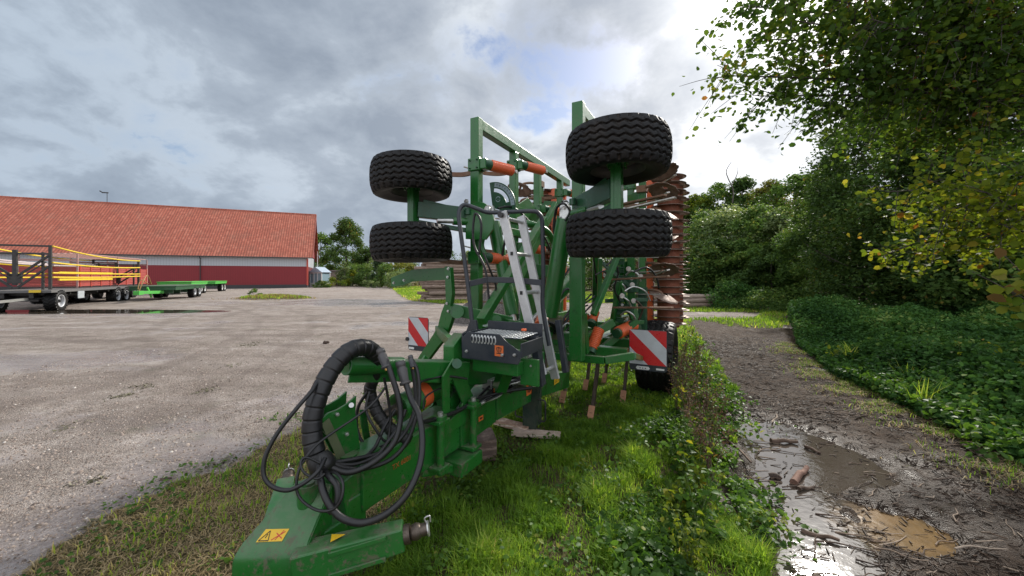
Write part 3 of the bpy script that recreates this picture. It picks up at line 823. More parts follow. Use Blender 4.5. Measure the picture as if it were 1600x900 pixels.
def log_mesh(r, L_, bend=.03, seed=0):
    """log lying along x"""
    rnd = random.Random(seed); b = MB(); seg = 12; n_ = 8; vs = []
    ph = rnd.random() * 6
    for k in range(n_):
        t = k / (n_ - 1); x = (t - .5) * L_
        cy = math.sin(t * 3 + ph) * bend * L_ * .3; cz = math.cos(t * 2.3 + ph) * bend * L_ * .15
        for i in range(seg):
            a = 2 * math.pi * i / seg; rr = r * (1 + .08 * math.sin(3 * a + ph) + rnd.uniform(-.05, .05)) * (1.08 - .16 * t)
            vs.append((x, cy + rr * math.cos(a), cz + rr * math.sin(a)))
    fs = []
    for k in range(n_ - 1):
        for i in range(seg): fs.append((k * seg + i, k * seg + (i + 1) % seg, (k + 1) * seg + (i + 1) % seg, (k + 1) * seg + i))
    b._add(vs, fs, True); b.f.append(tuple(range(seg))[::-1]); b.f.append(tuple(range((n_ - 1) * seg, n_ * seg))); b.sm += [False, False]
    o = b.build('log', BARK); o.data.materials.append(m_end)
    o.data.polygons[len(o.data.polygons) - 1].material_index = 1; o.data.polygons[len(o.data.polygons) - 2].material_index = 1
    return o
def pile(base, dirang, L_, cols_, rows, r, label, group, seeds=8, jitter=.06, pyr=0):
    protos = []
    d_ = Vector((math.cos(dirang), math.sin(dirang), 0)); s_ = Vector((-d_.y, d_.x, 0)); k = 0
    for row in range(rows):
        for c_ in range(cols_ - (row if pyr else 0)):
            if k < seeds: o = log_mesh(r * random.uniform(.8, 1.2), L_ * random.uniform(.9, 1.06), .03, k); protos.append(o)
            else:
                o = random.choice(protos).copy(); COL.objects.link(o)
            k += 1
            p_ = Vector((base[0], base[1], 0)) + s_ * ((c_ + (.5 * (row % 2) if not pyr else .5 * row)) * 2.0 * r) + d_ * random.uniform(-jitter, jitter) * L_
            z0 = h1(p_.x, p_.y)
            o.location = (p_.x, p_.y, z0 + r * .9 + row * r * 1.72 + random.uniform(-.01, .01))
            o.rotation_euler = (random.uniform(0, .3), random.uniform(-.012, .012), dirang + random.uniform(-.02, .02))
            if random.random() < .5: o.rotation_euler.z += math.pi
            tag(o, label, 'log', group)
pile((wp(728, 468, 27).x, 27.2), R(8), 6.2, 3, 13, .125, 'thin brown log in the tall stack behind the green machine', 'logs of the tall stack behind the machine')
pile((wp(800, 468, 25).x + 1.5, 26.8), R(-12), 5.0, 3, 10, .135, 'brown log in the stack seen between the green frames of the machine', 'logs of the stack seen through the machine')
pile((wp(1083, 480, 20.5).x - .6, 20.6), R(10), 3.9, 4, 3, .135, 'grey felled log in the low pile at the edge of the wood', 'logs of the low pile by the wood', pyr=1)

# heap of bark and wood chips seen through the machine
hn = 60
xs = np.linspace(-1, 1, hn); HX, HY = np.meshgrid(xs, xs)
rad = np.clip(1 - (HX ** 2 + HY ** 2), 0, 1)
hz_ = rad ** .8 * (1.35 + (fbm(HX * 5, HY * 5, 1, 3) - .5) * .6) + (rad > 0) * (fbm(HX * 20, HY * 20, 1, 3) - .5) * .22 - .12
ii = np.arange(hn * hn).reshape(hn, hn); qq = np.stack([ii[:-1, :-1], ii[:-1, 1:], ii[1:, 1:], ii[1:, :-1]], -1).reshape(-1, 4)
m_h, n = newmat('bark_chips'); p = n.geo('Position')
n.surface(principled(n, Base_Color=n.ramp(n.noise(p, 22, 6, .75), [(.33, (.02, .018, .016)), (.5, (.09, .078, .068)), (.62, (.22, .19, .17)), (.75, (.42, .38, .34))]), Roughness=.8, Normal=n.bump(n.noise(p, 30, 5, .7), 1, .05)))
hp = fastmesh('chip_heap', np.stack([HX.ravel() * 2.7, HY.ravel() * 1.9, hz_.ravel()], 1), qq, m_h, smooth=False)
hp.location = (wp(805, 480, 14.5).x, 15.2, h1(0.1, 15.2)); tag(hp, 'grey heap of bark and wood chips behind the green machine', 'heap', kind='stuff')
# ================================================================== the folded cultivator
TH = R(28.0); CV = -1.86; S_, K_ = math.sin(TH), math.cos(TH)
cu = empty('cultivator', (CV * K_, -CV * S_, 0), -TH)
tag(cu, 'big green folded cultivator with four raised black tyres, standing on grass', 'cultivator')
# local frame: x across the machine, y along it (away from the hitch), z up
def _ray(px, py):
    dx = (px - 800) / 600; dz = (432 - py) / 600
    return Vector((dx * K_ - S_, dx * S_ + K_, dz))
_O = Vector((-CV, 0, CAMZ))
def _at(ax, val, px, py):
    d = _ray(px, py); return _O + d * ((val - _O[ax]) / d[ax])
def LV(px, py, v): return _at(0, v, px, py)
def FU(px, py, u): return _at(1, u, px, py)
def DY(px, py, Y): return _O + _ray(px, py) * Y
V3 = Vector
def bolt(b, p, nrm, r=.018):
    p = V3(p); nrm = V3(nrm).normalized(); b.cyl(p, p + nrm * .012, r, seg=6); b.cyl(p + nrm * .012, p + nrm * .022, r * .55, seg=8)
def text(s, size, m, parent, name, M, ext=.0008):
    cv = bpy.data.curves.new(name, 'FONT'); cv.body = s; cv.size = size; cv.extrude = ext; cv.align_x = 'CENTER'; cv.align_y = 'CENTER'
    tmp = bpy.data.objects.new('tmp', cv); COL.objects.link(tmp)
    me = bpy.data.meshes.new_from_object(tmp); bpy.data.objects.remove(tmp)
    me.materials.clear(); me.materials.append(m)
    o = bpy.data.objects.new(name, me); COL.objects.link(o); o.parent = parent; o.matrix_local = M
    return o

DKSTEEL = paint('dark_greasy_steel', (.13, .105, .085), .35, .6, (.05, .035, .025), 0, 20, .8)
# ---- hitch and drawbar
b = MB()
th = .012
fl = [(-.145, .985), (.145, 1.12)]
# bent cover: a folded sheet from the back edge over the front bend and down
FLc, FRc, BLc, BRc = DY(371, 858, 1.83), DY(478, 853, 1.83), DY(464, 751, 2.06), DY(518, 756, 2.02)
dn = V3((0, 0, -1)); Lf, Rf = [], []
for (f0, d0, lst, F_, B_) in ((0, 0, Lf, FLc, BLc), (0, 0, Rf, FRc, BRc)):
    ax_ = (B_ - F_); fo_ = V3((-S_ * 0, -1, 0)) * .0
    fw_ = V3((ax_.x, ax_.y, 0)).normalized()
    lst += [F_ - fw_ * .02 + dn * .34, F_ - fw_ * .024 + dn * .10, F_ - fw_ * .022 + dn * .055, F_ - fw_ * .012 + dn * .022, F_ + fw_ * .004 + dn * .004, F_ + ax_ * .08 + V3((0, 0, .002)), F_ + ax_ * .55, B_]
vs = Lf + Rf; k_ = len(Lf); inner = [p + V3((0, .010, -.012)) for p in vs]
allv = vs + inner; N2 = 2 * k_
fs = [(i, i + 1, k_ + i + 1, k_ + i) for i in range(k_ - 1)] + [(N2 + i, N2 + k_ + i, N2 + k_ + i + 1, N2 + i + 1) for i in range(k_ - 1)]
fs += [(i, N2 + i, N2 + i + 1, i + 1) for i in range(k_ - 1)] + [(k_ + i, k_ + i + 1, N2 + k_ + i + 1, N2 + k_ + i) for i in range(k_ - 1)] + [(0, k_, N2 + k_, N2), (k_ - 1, N2 + k_ - 1, N2 + 2 * k_ - 1, 2 * k_ - 1)]
b._add(allv, fs, True)
cov = b.build('hitch_cover', GREEN, cu, .003)
b = MB()
for F_, B_, o__ in ((FLc, BLc, .012), (FRc, BRc, -.012)):
    ax_ = B_ - F_; b.plate([F_ + ax_ * .06 + dn * .012, B_ + dn * .012, B_ + dn * .40, F_ + ax_ * .10 + dn * .34, F_ + ax_ * .02 + dn * .32, F_ + ax_ * .0 + dn * .08], (.010, 0, 0))
b.build('cover_side', GREEN, cu, .002)
# warning sticker on the cover slope
nslope = (FRc - FLc).cross(BLc - FLc).normalized()
def on_slope(x, t, off=.004):    # x across (-.145..145), t 0..1 up the slope
    f = (x + .145) / .29; return FLc.lerp(FRc, f).lerp(BLc.lerp(BRc, f), t) + nslope * off
pl = [on_slope(-.085, .08), on_slope(.03, .08), on_slope(.03, .26), on_slope(-.085, .26)]
st = MB(); st.plate(pl, nslope * .0015); sticker = st.build('warning_sticker', YSTICK, cov)
tr = MB(); A_, B_, C_ = on_slope(-.078, .095, .0055), on_slope(-.034, .095, .0055), on_slope(-.056, .235, .0055)
for p, q in ((A_, B_), (B_, C_), (C_, A_)): tr.bar(p, q, .004, .0008, up=nslope)
tr.bar(on_slope(-.056, .13, .0055), on_slope(-.056, .19, .0055), .004, .0008, up=nslope); tr.build('warning_triangle', BLACKINK, cov)
tr = MB(); tr.bar(on_slope(-.022, .10, .0055), on_slope(.02, .22, .0055), .004, .0008, up=nslope); tr.bar(on_slope(-.018, .20, .0055), on_slope(.022, .12, .0055), .004, .0008, up=nslope); tr.bar(on_slope(-.005, .10, .0055), on_slope(.01, .24, .0055), .003, .0008, up=nslope)
tr.build('pictogram', SIGNRED, cov)
# box below / behind the cover
b = MB(); b.box((0.02, 1.30, .27), (.16, .26, .26)); b.bar((0, 1.40, .47), (0, 1.56, .50), .20, .27); b.box((.0, 1.48, .32), (.21, .12, .34))
b.build('hitch_block', GREEN, cu, .01)
b = MB(); b.cyl((-.01, 1.26, .52), (-.01, 1.26, .625), .05, seg=28); b.cyl((-.01, 1.26, .625), (-.01, 1.26, .638), .036, seg=28); b.cyl((.0, 1.50, .60), (.0, 1.50, .675), .075, seg=28); b.cyl((.0, 1.50, .675), (.0, 1.50, .685), .05, seg=28); b.each('pivot_cap', GREEN, cu, .004)
# side arm with the coupling ball
def arm(s):
    b = MB(); a = V3((s * .10, 1.13, .33)); e = V3((s * .485, 1.44, .41)); up = V3((0, 0, 1))
    b.bar(a, e, .13, .155, w2=.095, h2=.115)
    o = b.build('hitch_arm', GREEN, cu, .008)
    d = (e - a).normalized(); r = MB(); c0 = a + d * .2 + V3((0, 0, .0))
    side = V3((d.y, -d.x, 0)).normalized()
    for t0, t1, z0, z1 in ((.16, .42, .045, .06), (.16, .42, -.055, -.045)):
        r.bar(a + d * t0 + side * .064 + V3((0, 0, z0)), a + d * t1 + side * .056 + V3((0, 0, z0)), .012, .02)
    r.build('arm_rib', GREEN, o, .002)
    q = MB(); q.cyl(e, e + d * .03, .045, seg=24); q.rev(e + d * .03, e + d * .10, [(0, .028), (.01, .036), (.03, .040), (.045, .036), (.055, .028)]); q.cyl(e + d * .08, e + d * .115, .030, seg=24)
    q.build('coupling_ball', DKSTEEL, cu, .001)
    q = MB(); q.cyl(e + d * .115, e + d * .122, .036, seg=20); q.tube([e + d * .11 + V3((0, 0, .03)), e + d * .10 + V3((0, 0, .055)), e + d * .125 + V3((0, 0, .06)), e + d * .13 + V3((0, 0, .03))], .004, 6); q.build('locking_ring', ZINC, cu)
    return o, a, d, side
o_, a_, d_, sd_ = arm(1); arm(-1)
t0 = a_ + d_ * .17 + V3((0, 0, .083)); up = (V3((0, 0, 1)) - d_ * d_.z).normalized()
b = MB(); b.plate([t0 - sd_ * .03 - d_ * .02, t0 + sd_ * .03 - d_ * .01, t0 + d_ * .05], up * .0015); b.build('warning_sticker', YSTICK, o_)

# main beam in three runs, hinged with vertical pins
BW = .24
b = MB(); b.bar((0, 1.50, .515), (0, 2.42, .53), BW, .27, h2=.29)
b.bar((0, 1.50, .66), (0, 2.05, .675), .17, .03)
beam = b.build('drawbar', GREEN, cu, .008)
b = MB(); b.bar((0, 2.42, .52), (0, 2.95, .545), .26, .28); b.bar((0, 2.95, .545), (0, 3.85, .50), .29, .25); b.bar((0, 3.85, .50), (0, 4.75, .36), .29, .25, w2=.36, h2=.20); b.build('rear_drawbar', GREEN, cu, .008)
# orange lettering on the right side of the drawbar
def side_M(x, y, z, pitch=0.0):
    # text plane facing +x, reading along +y
    M = Matrix(((0, 0, 1, x), (1, 0, 0, y), (0, 1, 0, z), (0, 0, 0, 1)))
    return M @ Matrix.Rotation(pitch, 4, 'Z')
lt = paint('orange_lettering', (.42, .10, .02), .5, .3, (.35, .30, .05))
text('TX 6001', .046, lt, beam, 'lettering', side_M(.1225, 1.80, .535), .0008)
def sticker_side(x, y, z, w_, h_, m, parent, nm='sticker'):
    return MB().box((x, y, z), (.002, w_, h_)).build(nm, m, parent)
sticker_side(.132, 2.70, .52, .07, .04, OSTICK, cu); sticker_side(.1475, 3.60, .535, .13, .12, OSTICK, cu); sticker_side(.170, 4.32, .45, .16, .065, YSTICK, cu)
b = MB()
for k in (-1, 0, 1): b.box((.1715, 4.32 + k * .048, .45), (.001, .012, .035)); b.bar((.1715, 4.305 + k * .048, .432), (.1715, 4.33 + k * .048, .468), .006, .001, up=(1, 0, 0))
b.box((.149, 3.60, .535), (.001, .02, .08)); b.box((.149, 3.57, .53), (.001, .02, .05)); b.box((.149, 3.63, .53), (.001, .02, .05)); b.box((.133, 2.70, .52), (.001, .04, .012))
b.build('pictogram', BLACKINK, cu)
# hinge lugs and vertical pins
for y, x in ((2.12, .17), (2.50, .19)):
    b = MB(); b.box((x - .03, y, .695), (.14, .12, .028)); b.box((x - .03, y, .375), (.14, .12, .03)); b.each('hinge_lug', GREEN, cu, .006)
    b = MB(); b.cyl((x, y, .33), (x, y, .72), .028, seg=18); b.cyl((x, y, .71), (x, y, .735), .045, seg=18); b.build('hinge_pin', GREEN, cu, .002); b = MB(); b.cyl((x, y, .735), (x, y, .76), .02, seg=8); b.build('pin_bolt', ZINC, cu, .002)
b = MB(); b.box((.10, 2.40, .30), (.30, .28, .10)); b.bar((.10, 2.3, .30), (.02, 2.05, .36), .16, .06); b.build('foot_bracket', GREEN, cu, .008)
# drawbar cushioning cylinder (left of the beam, orange band)
b = MB(); p0 = V3((-.06, 1.95, .80)); p1 = V3((-.02, 2.42, .86)); b.cyl(p0, p1, .085, seg=28); b.cyl(p0, p0 + (p1 - p0) * .05, .10, seg=28); b.build('damper_cylinder', GREEN, cu, .004)
dd = (p1 - p0).normalized(); MB().cyl(p0 + dd * .18, p0 + dd * .26, .088, seg=28).build('orange_band', ORANGE, cu)
MB().cyl(p0 - dd * .12, p0, .035, seg=16).build('piston_rod', DKSTEEL, cu)
MB().rev(p1, p1 + dd, [(0, .05), (.08, .05)]).build('end_cap', DKGREEN, cu)

# window plate above the first hinge
x0 = .128
def wplate(x0, t, outline, hole, nm, m):
    """vertical plate (plane x = x0) with one opening, outlines given as (y, z) of equal length"""
    n_ = len(outline); vs = []
    for s in (-t / 2, t / 2):
        vs += [(x0 + s, y, z) for y, z in outline] + [(x0 + s, y, z) for y, z in hole]
    fs = []
    for k in (0, 1):
        o = k * 2 * n_
        for i in range(n_):
            j = (i + 1) % n_; fs.append((o + i, o + j, o + n_ + j, o + n_ + i))
    for i in range(n_):
        j = (i + 1) % n_; fs.append((i, j, 2 * n_ + j, 2 * n_ + i)); fs.append((n_ + i, n_ + j, 3 * n_ + j, 3 * n_ + i))
    b = MB(); b._add(vs, fs); return b.build(nm, m, cu, .003)
def yz(l, v): return [tuple(LV(x, y, v))[1:] for x, y in l]
for xx in (.135, -.135):
    O_ = yz([(691, 588), (708, 560), (726, 588), (741, 625), (738, 652), (692, 684)], .135); H_ = yz([(702, 596), (706, 592), (711, 604), (722, 630), (718, 642), (702, 656)], .135)
    wplate(xx, .016, O_, H_, 'gusset_plate', GREEN)
# hose carrier rising forwards over the drawbar
b = MB(); pA = V3((-.08, 1.55, 1.17)); pB = V3((-.05, 1.92, 1.10)); b.cyl(pA, pB + V3((0, .05, -.01)), .056, seg=28); b.cyl(pA + V3((0, -.008, 0)), pA, .04, seg=28); b.bar(pA + V3((0, .02, -.07)), pB + V3((0, 0, -.075)), .012, .07)
carrier = b.build('hose_carrier', GREEN, cu, .003)
b = MB(); b.bar((-.03, 1.86, 1.085), (.05, 2.52, .94), .15, .13, w2=.2, h2=.17); b.build('carrier_beam', GREEN, cu, .008)
b = MB(); b.plate([LV(700, 600, .05), LV(700, 540, .05), LV(716, 520, .05), LV(745, 530, .05), LV(820, 560, .05), LV(820, 585, .05), LV(745, 600, .05)], (.10, 0, 0)); b.build('carrier_head', GREEN, cu, .01)
MB().cyl(LV(714, 568, .16), LV(714, 568, .22), .035, seg=20).build('pivot_bolt', DKGREEN, cu, .003)
# bright inclined beams behind the platform
b = MB(); b.bar((-.02, 2.40, .70), (-.02, 3.15, 1.03), .15, .12); b.build('link_beam', GREEN, cu, .006)
b = MB(); b.bar(LV(752, 502, 0), LV(850, 342, 0), .085, .075); b.build('inclined_beam', GREEN, cu, .006)
# bracket plate standing on the hitch
for xx, dx in ((-.02, 0), (-.14, .03)):
    b = MB(); b.plate([LV(*q, -.02) for q in [(556, 618), (541, 631), (526, 640), (512, 645), (501, 655), (501, 670), (510, 680), (520, 694), (532, 718), (546, 722), (562, 704), (558, 672), (554, 645)]], (.014, 0, 0))
    o = b.build('bracket_plate', GREEN, cu, .002); o.location = (dx * 0 + (xx + .02), dx, 0)
b = MB()
for q in ((526, 647), (541, 678), (549, 633)): bolt(b, LV(*q, -.01), (1, -.2, 0), .011)
b.tube([LV(549, 633, -.0), LV(549, 633, .04)], .014, 12, False); b.build('bracket_bolt', ZINC, cu)
MB().bar(LV(508, 658, -.005), LV(534, 715, -.005), .05, .004, up=(1, 0, 0)).build('slotted_strip', paint('olive_paint', (.10, .13, .06), .5, .4), cu)
b = MB(); b.plate([LV(*q, -.16) for q in [(562, 640), (570, 640), (574, 660), (580, 700), (572, 704), (564, 664)]], (.012, 0, 0)); b.build('hose_bracket', GREEN, cu, .002)

# ---- hoses
def spiral_tube(pts, r, name, turns=15.0):
    P = spline([V3(p) for p in pts], 28); 
    b = MB()
    def rib(k):
        f = (k / turns) % 1.0
        return .94 if f < .10 else 1.0 + .055 * (1 - f)
    b.tube(P, r, 18, False, ribs=rib); return b.build(name, HOSE, cu)
spiral_tube([DY(505, 735, 2.02), DY(494, 712, 2.02), DY(488, 680, 2.04), DY(490, 645, 2.06), DY(502, 608, 2.10), DY(520, 575, 2.16), DY(542, 551, 2.22), DY(562, 543, 2.30), DY(580, 547, 2.38), DY(590, 562, 2.44)], .050, 'hose_bundle')
spiral_tube([DY(590, 562, 2.44), DY(584, 590, 2.48), DY(578, 610, 2.50), DY(584, 632, 2.50), DY(594, 652, 2.48), DY(612, 672, 2.46), DY(640, 690, 2.44)], .038, 'hose_bundle')
b = MB(); b.rev(DY(497, 712, 2.0), DY(508, 735, 1.98), [(0, .052), (.02, .062), (.06, .066), (.085, .058), (.1, .03)]); b.build('bundle_sleeve', HOSE, cu)
def hose(pts, r=.011, m=HOSE, seg=8):
    b = MB(); b.tube([DY(*p) for p in pts], r, seg); return b.build('hose', m, cu)
# long loop to the left of the bundle
hose([(500, 592, 2.10), (486, 612, 2.02), (462, 640, 1.95), (434, 676, 1.90), (415, 712, 1.86), (412, 742, 1.84), (425, 760, 1.83), (450, 766, 1.83), (475, 755, 1.84), (497, 736, 1.88), (508, 716, 1.95)], .0105)
# thick right-hand loops
hose([(592, 545, 2.30), (603, 562, 2.26), (613, 590, 2.22), (622, 620, 2.2), (626, 650, 2.18), (619, 685, 2.14), (600, 710, 2.10), (570, 730, 2.05), (540, 738, 2.0), (512, 728, 1.98)], .0165)
hose([(626, 566, 2.36), (632, 590, 2.28), (642, 622, 2.2), (655, 650, 2.12), (660, 690, 2.05), (655, 730, 1.97), (636, 772, 1.90), (605, 802, 1.86), (566, 817, 1.83), (532, 808, 1.82), (510, 780, 1.84), (500, 745, 1.9), (500, 715, 1.96)], .0175)
hose([(641, 558, 2.42), (652, 580, 2.38), (655, 620, 2.34), (650, 652, 2.3), (636, 690, 2.26), (610, 718, 2.2), (570, 732, 2.1), (535, 730, 2.02), (508, 715, 1.98)], .0125)
hose([(641, 560, 2.46), (648, 600, 2.44), (648, 640, 2.4), (630, 680, 2.3), (598, 706, 2.22), (560, 716, 2.12), (520, 722, 2.02), (505, 715, 1.98)], .0125)
hose([(604, 602, 2.28), (585, 628, 2.20), (556, 652, 2.12), (520, 676, 2.03), (492, 698, 1.95), (470, 728, 1.88), (463, 758, 1.85), (470, 780, 1.84), (495, 797, 1.82), (520, 796, 1.81), (534, 778, 1.81), (535, 752, 1.84), (522, 738, 1.9), (505, 742, 1.94)], .0068)
hose([(600, 590, 2.34), (606, 620, 2.36), (610, 655, 2.36), (604, 690, 2.32), (585, 668, 2.3), (572, 640, 2.32), (578, 612, 2.36)], .008)
hose([(575, 612, 2.44), (560, 635, 2.44), (557, 665, 2.42), (566, 690, 2.38), (588, 700, 2.32), (610, 690, 2.3)], .010)
hose([(618, 640, 2.4), (600, 668, 2.34), (585, 700, 2.26), (560, 720, 2.14), (528, 724, 2.04), (506, 718, 1.98)], .011)
hose([(634, 640, 2.36), (622, 668, 2.3), (606, 690, 2.24), (588, 712, 2.17), (552, 726, 2.07), (510, 722, 1.98)], .010)
hose([(505, 735, 1.96), (515, 745, 1.9), (527, 760, 1.87), (527, 785, 1.85), (515, 800, 1.85)], .016)
hose([(508, 728, 1.93), (480, 715, 1.90), (470, 722, 1.88), (475, 738, 1.86), (495, 748, 1.86), (508, 740, 1.87)], .006)
hose([(650, 600, 2.5), (672, 592, 2.7), (700, 588, 2.8), (730, 592, 2.9)], .008)
hose([(660, 660, 2.5), (690, 652, 2.7), (720, 640, 2.9), (750, 622, 3.1), (790, 612, 3.3), (830, 606, 3.5)], .016)
hose([(662, 640, 2.5), (664, 622, 2.6), (680, 610, 2.7), (694, 606, 2.8)], .006)
for k in range(9):
    a0 = random.uniform(-6, 6)
    hose([(735 + k * 3, 642 - k * 2, 3.1), (752 + k * 4, 618 + a0, 3.25), (775 + k * 3, 600 + a0 * .7, 3.4), (800 + k * 4, 598 + random.uniform(-10, 8), 3.55), (832 + k * 2, 590 + random.uniform(-6, 10), 3.8)], random.choice((.008, .011, .014)), random.choice((HOSE, HOSE, HOSE, ZINC)))
# grips of the hydraulic couplings
def grip(x0_, y0_, x1_, y1_, Y, r):
    a, c = DY(x0_, y0_, Y), DY(x1_, y1_, Y - .04); L_ = (c - a).length
    b = MB(); b.rev(a, c, [(0, r * .5), (.0, r * .95), (L_ * .2, r), (L_ * .22, r * .85), (L_ * .3, r * .9), (L_ * .33, r * 1.05), (L_ * .85, r * .8), (L_ * .86, r * 1.1), (L_ * .95, r * 1.1), (L_, r * .4)]); b.build('coupling_grip', paint('grey_grip', (.06, .06, .065), .4, .3), cu)
    MB().rev(a + (c - a) * .9, c + (c - a) * .2, [(0, r * .5), (L_ * .2, r * .45)]).build('brass_fitting', paint('brass', (.45, .28, .08), .35, .3, (.2, .15, .1), 0, 10, .8), cu)
grip(594, 546, 604, 576, 2.28, .026); grip(625, 565, 634, 602, 2.30, .030)
grip(641, 556, 645, 575, 2.42, .016)
# valve block in the tangle
b = MB(); b.box(DY(766, 598, 3.4), (.10, .12, .08)); b.box(DY(782, 603, 3.4), (.08, .10, .12)); b.cyl(DY(755, 592, 3.4), DY(775, 596, 3.4), .02); b.cyl(DY(800, 600, 3.45), DY(835, 586, 3.5), .018); b.box(DY(812, 585, 3.5), (.16, .05, .05)); b.build('valve_block', ZINC, cu, .004)
MB().box(DY(790, 600, 3.6), (.30, .35, .05)).build('valve_tray', BLACK, cu, .004)
MB().box(DY(783, 606, 3.35), (.02, .22, .05)).build('valve_cover', ORANGE, cu, .003)

# ---- platform with perforated tread
PZ = 1.235
def Q(px, py, u): return FU(px, py, u)
fl_, fr_ = Q(722, 527, 2.42), Q(816, 540, 2.42)
b = MB(); xL, xR, yF, yB = .14, .645, 2.42, 2.80
b.plate([(xL, yF, PZ - .16), (xR - .02, yF, PZ - .16), (xR, yF, PZ - .12), (xR, yF, PZ - .07), (xR - .12, yF, PZ + .0), (xR - .17, yF, PZ + .045), (xL + .06, yF, PZ + .045), (xL, yF, PZ + .0)], (0, .008, 0))
b.box((xL, (yF + yB) / 2, PZ - .03), (.012, yB - yF, .12)); b.box((xR, (yF + yB) / 2, PZ - .06), (.012, yB - yF, .10)); b.box(((xL + xR) / 2, yB, PZ + .02), (xR - xL, .012, .14))
plat = b.build('platform_frame', NAVY, cu, .003)
TREADM = paint('galvanised_tread', (.50, .51, .50), .55, .3, (.25, .24, .22), 0, 20, .3)
def perforated(x0, x1, y0, y1, z, nx, ny, name, m, vertical=False):
    """sheet with a regular grid of raised oval openings"""
    b = MB(); cw = (x1 - x0) / nx; ch = (y1 - y0) / ny
    for j in range(ny):
        for i in range(nx):
            cx = x0 + (i + .5) * cw; cy = y0 + (j + .5) * ch; off = 0
            n_ = 8; o_ = []; h_ = []
            for k in range(n_):
                a = 2 * math.pi * (k + .5) / n_; ca, sa = math.cos(a), math.sin(a); mxx = max(abs(ca), abs(sa))
                o_.append((cx + ca / mxx * cw / 2, cy + sa / mxx * ch / 2, 0)); h_.append((cx + ca * cw * .33, cy + sa * ch * .33, .007))
            vs = o_ + h_; fs = [(k, (k + 1) % n_, n_ + (k + 1) % n_, n_ + k) for k in range(n_)]
            if vertical: vs = [(x, z - zz_, y) for x, y, zz_ in vs]
            else: vs = [(x, y, z + zz_) for x, y, zz_ in vs]
            b._add(vs, fs)
    return b.build(name, m, plat)
perforated(xL + .03, xR - .02, yF + .03, yB - .03, PZ + .02, 13, 8, 'tread_sheet', TREADM)
perforated(xL + .085, xR - .20, PZ - .035, PZ + .03, yF - .006, 8, 1, 'step_edge', TREADM, True)
b = MB()
for x_, z_ in ((.19, -.10), (.50, -.10), (.60, -.09)): bolt(b, (xL + x_ - .14, yF - .006, PZ + z_), (0, -1, 0), .012)
b.build('platform_bolt', ZINC, plat)
os_ = MB().box((xL + .33, yF - .006, PZ - .075), (.072, .002, .078)).build('orange_sign', OSTICK, plat)
b = MB(); c_ = V3((xL + .33, yF - .008, PZ - .07)); b.box(c_, (.006, .001, .05)); b.box(c_ + V3((0, 0, .018)), (.04, .001, .006)); b.box(c_ + V3((0, 0, -.022)), (.044, .001, .006)); b.bar(c_ + V3((-.02, 0, .016)), c_ + V3((-.012, 0, -.012)), .001, .005); b.bar(c_ + V3((.02, 0, .016)), c_ + V3((.012, 0, -.012)), .001, .005); b.build('pictogram', BLACKINK, plat)
MB().box((xL + .40, yB - .12, PZ + .05), (.035, .03, .018)).build('orange_tag', ORANGE, plat, .004)
b = MB(); b.box((.38, 2.75, PZ - .22), (.40, .5, .10)); b.box((.63, 2.60, PZ - .25), (.15, .03, .20)); b.bar((.36, 2.75, PZ - .26), (.22, 2.85, PZ - .50), .10, .10); b.build('platform_bracket', GREEN, cu, .006)
b = MB(); b.bar(Q(836, 525, 2.74), Q(846, 602, 2.78), .055, .08, up=(0, 1, 0)); b.bar(Q(872, 500, 3.20), Q(884, 582, 3.18), .05, .05, up=(0, 1, 0)); b.each('ladder_socket', NAVY, cu, .005)
b = MB(); bb_ = Q(832, 585, 2.74)
for q in ((828, 556), (831, 571)): bolt(b, Q(q[0], q[1], 2.6), (0, -1, 0), .016)
b.bar(Q(838, 570, 2.72), Q(834, 604, 2.7), .02, .03); b.cyl(Q(836, 590, 2.7), Q(836, 590, 2.66), .018); b.build('locking_lever', ZINC, cu, .002)

# ---- aluminium ladder hung on the rail
lad = MB(); LA0, LA1 = Q(785, 331, 2.86), Q(847, 586, 2.86); RA0, RA1 = Q(814, 338, 3.24), Q(868, 592, 3.24)
for p0, p1 in ((LA0, LA1), (RA0, RA1)): lad.bar(p1, p0, .026, .082, up=(1, -.15, 0))
lad_o = lad.build('ladder', ALU, cu, .003)
b = MB(); bh = MB()
for k, (ly, ry) in enumerate(((341, 348), (399, 401), (461, 459), (526, 515), (583, 574))):
    t = (ly - 331) / (586 - 331); u_ = (ry - 338) / (592 - 338)
    p0 = LA0.lerp(LA1, t); p1 = RA0.lerp(RA1, u_); b.cyl(p0, p1, .017, seg=12)
    if k in (1, 2, 3): bh.box(p0 + V3((0, -.016, 0)), (.024, .004, .030))
b.each('rung', ALU, lad_o); bh.each('rung_socket', BLACKINK, lad_o)
b = MB(); b.cyl(LA0 + V3((0, -.02, -.03)), LA0 + V3((0, -.045, -.03)), .024, seg=16); b.build('ladder_bolt', BLACK, lad_o)
# safety rail
hr = MB(); U0 = 2.72
hr.tube([Q(741, 535, U0), Q(735, 480, U0), Q(729, 430, U0), Q(721, 372, U0), Q(717, 340, U0), Q(719, 326, U0 + .02), Q(727, 320, U0 + .05), Q(745, 326, U0 + .1), Q(764, 332, U0 + .16), Q(800, 331, U0 + .2), Q(832, 330, U0 + .2), Q(842, 334, U0 + .22), Q(847, 345, U0 + .24), Q(848, 380, U0 + .26), Q(849, 430, U0 + .28), Q(848, 480, U0 + .3), Q(858, 540, U0 + .32)], .0185, 12)
hr.build('safety_rail', NAVY, cu)
b = MB(); b.bar(Q(731, 444, U0), Q(762, 437, U0 + .15), .012, .05); b.bar(Q(762, 437, U0 + .15), Q(806, 438, U0 + .2), .012, .05); b.bar(Q(806, 438, U0 + .2), Q(848, 442, U0 + .28), .012, .05); b.build('rail_crossbar', NAVY, cu, .003)
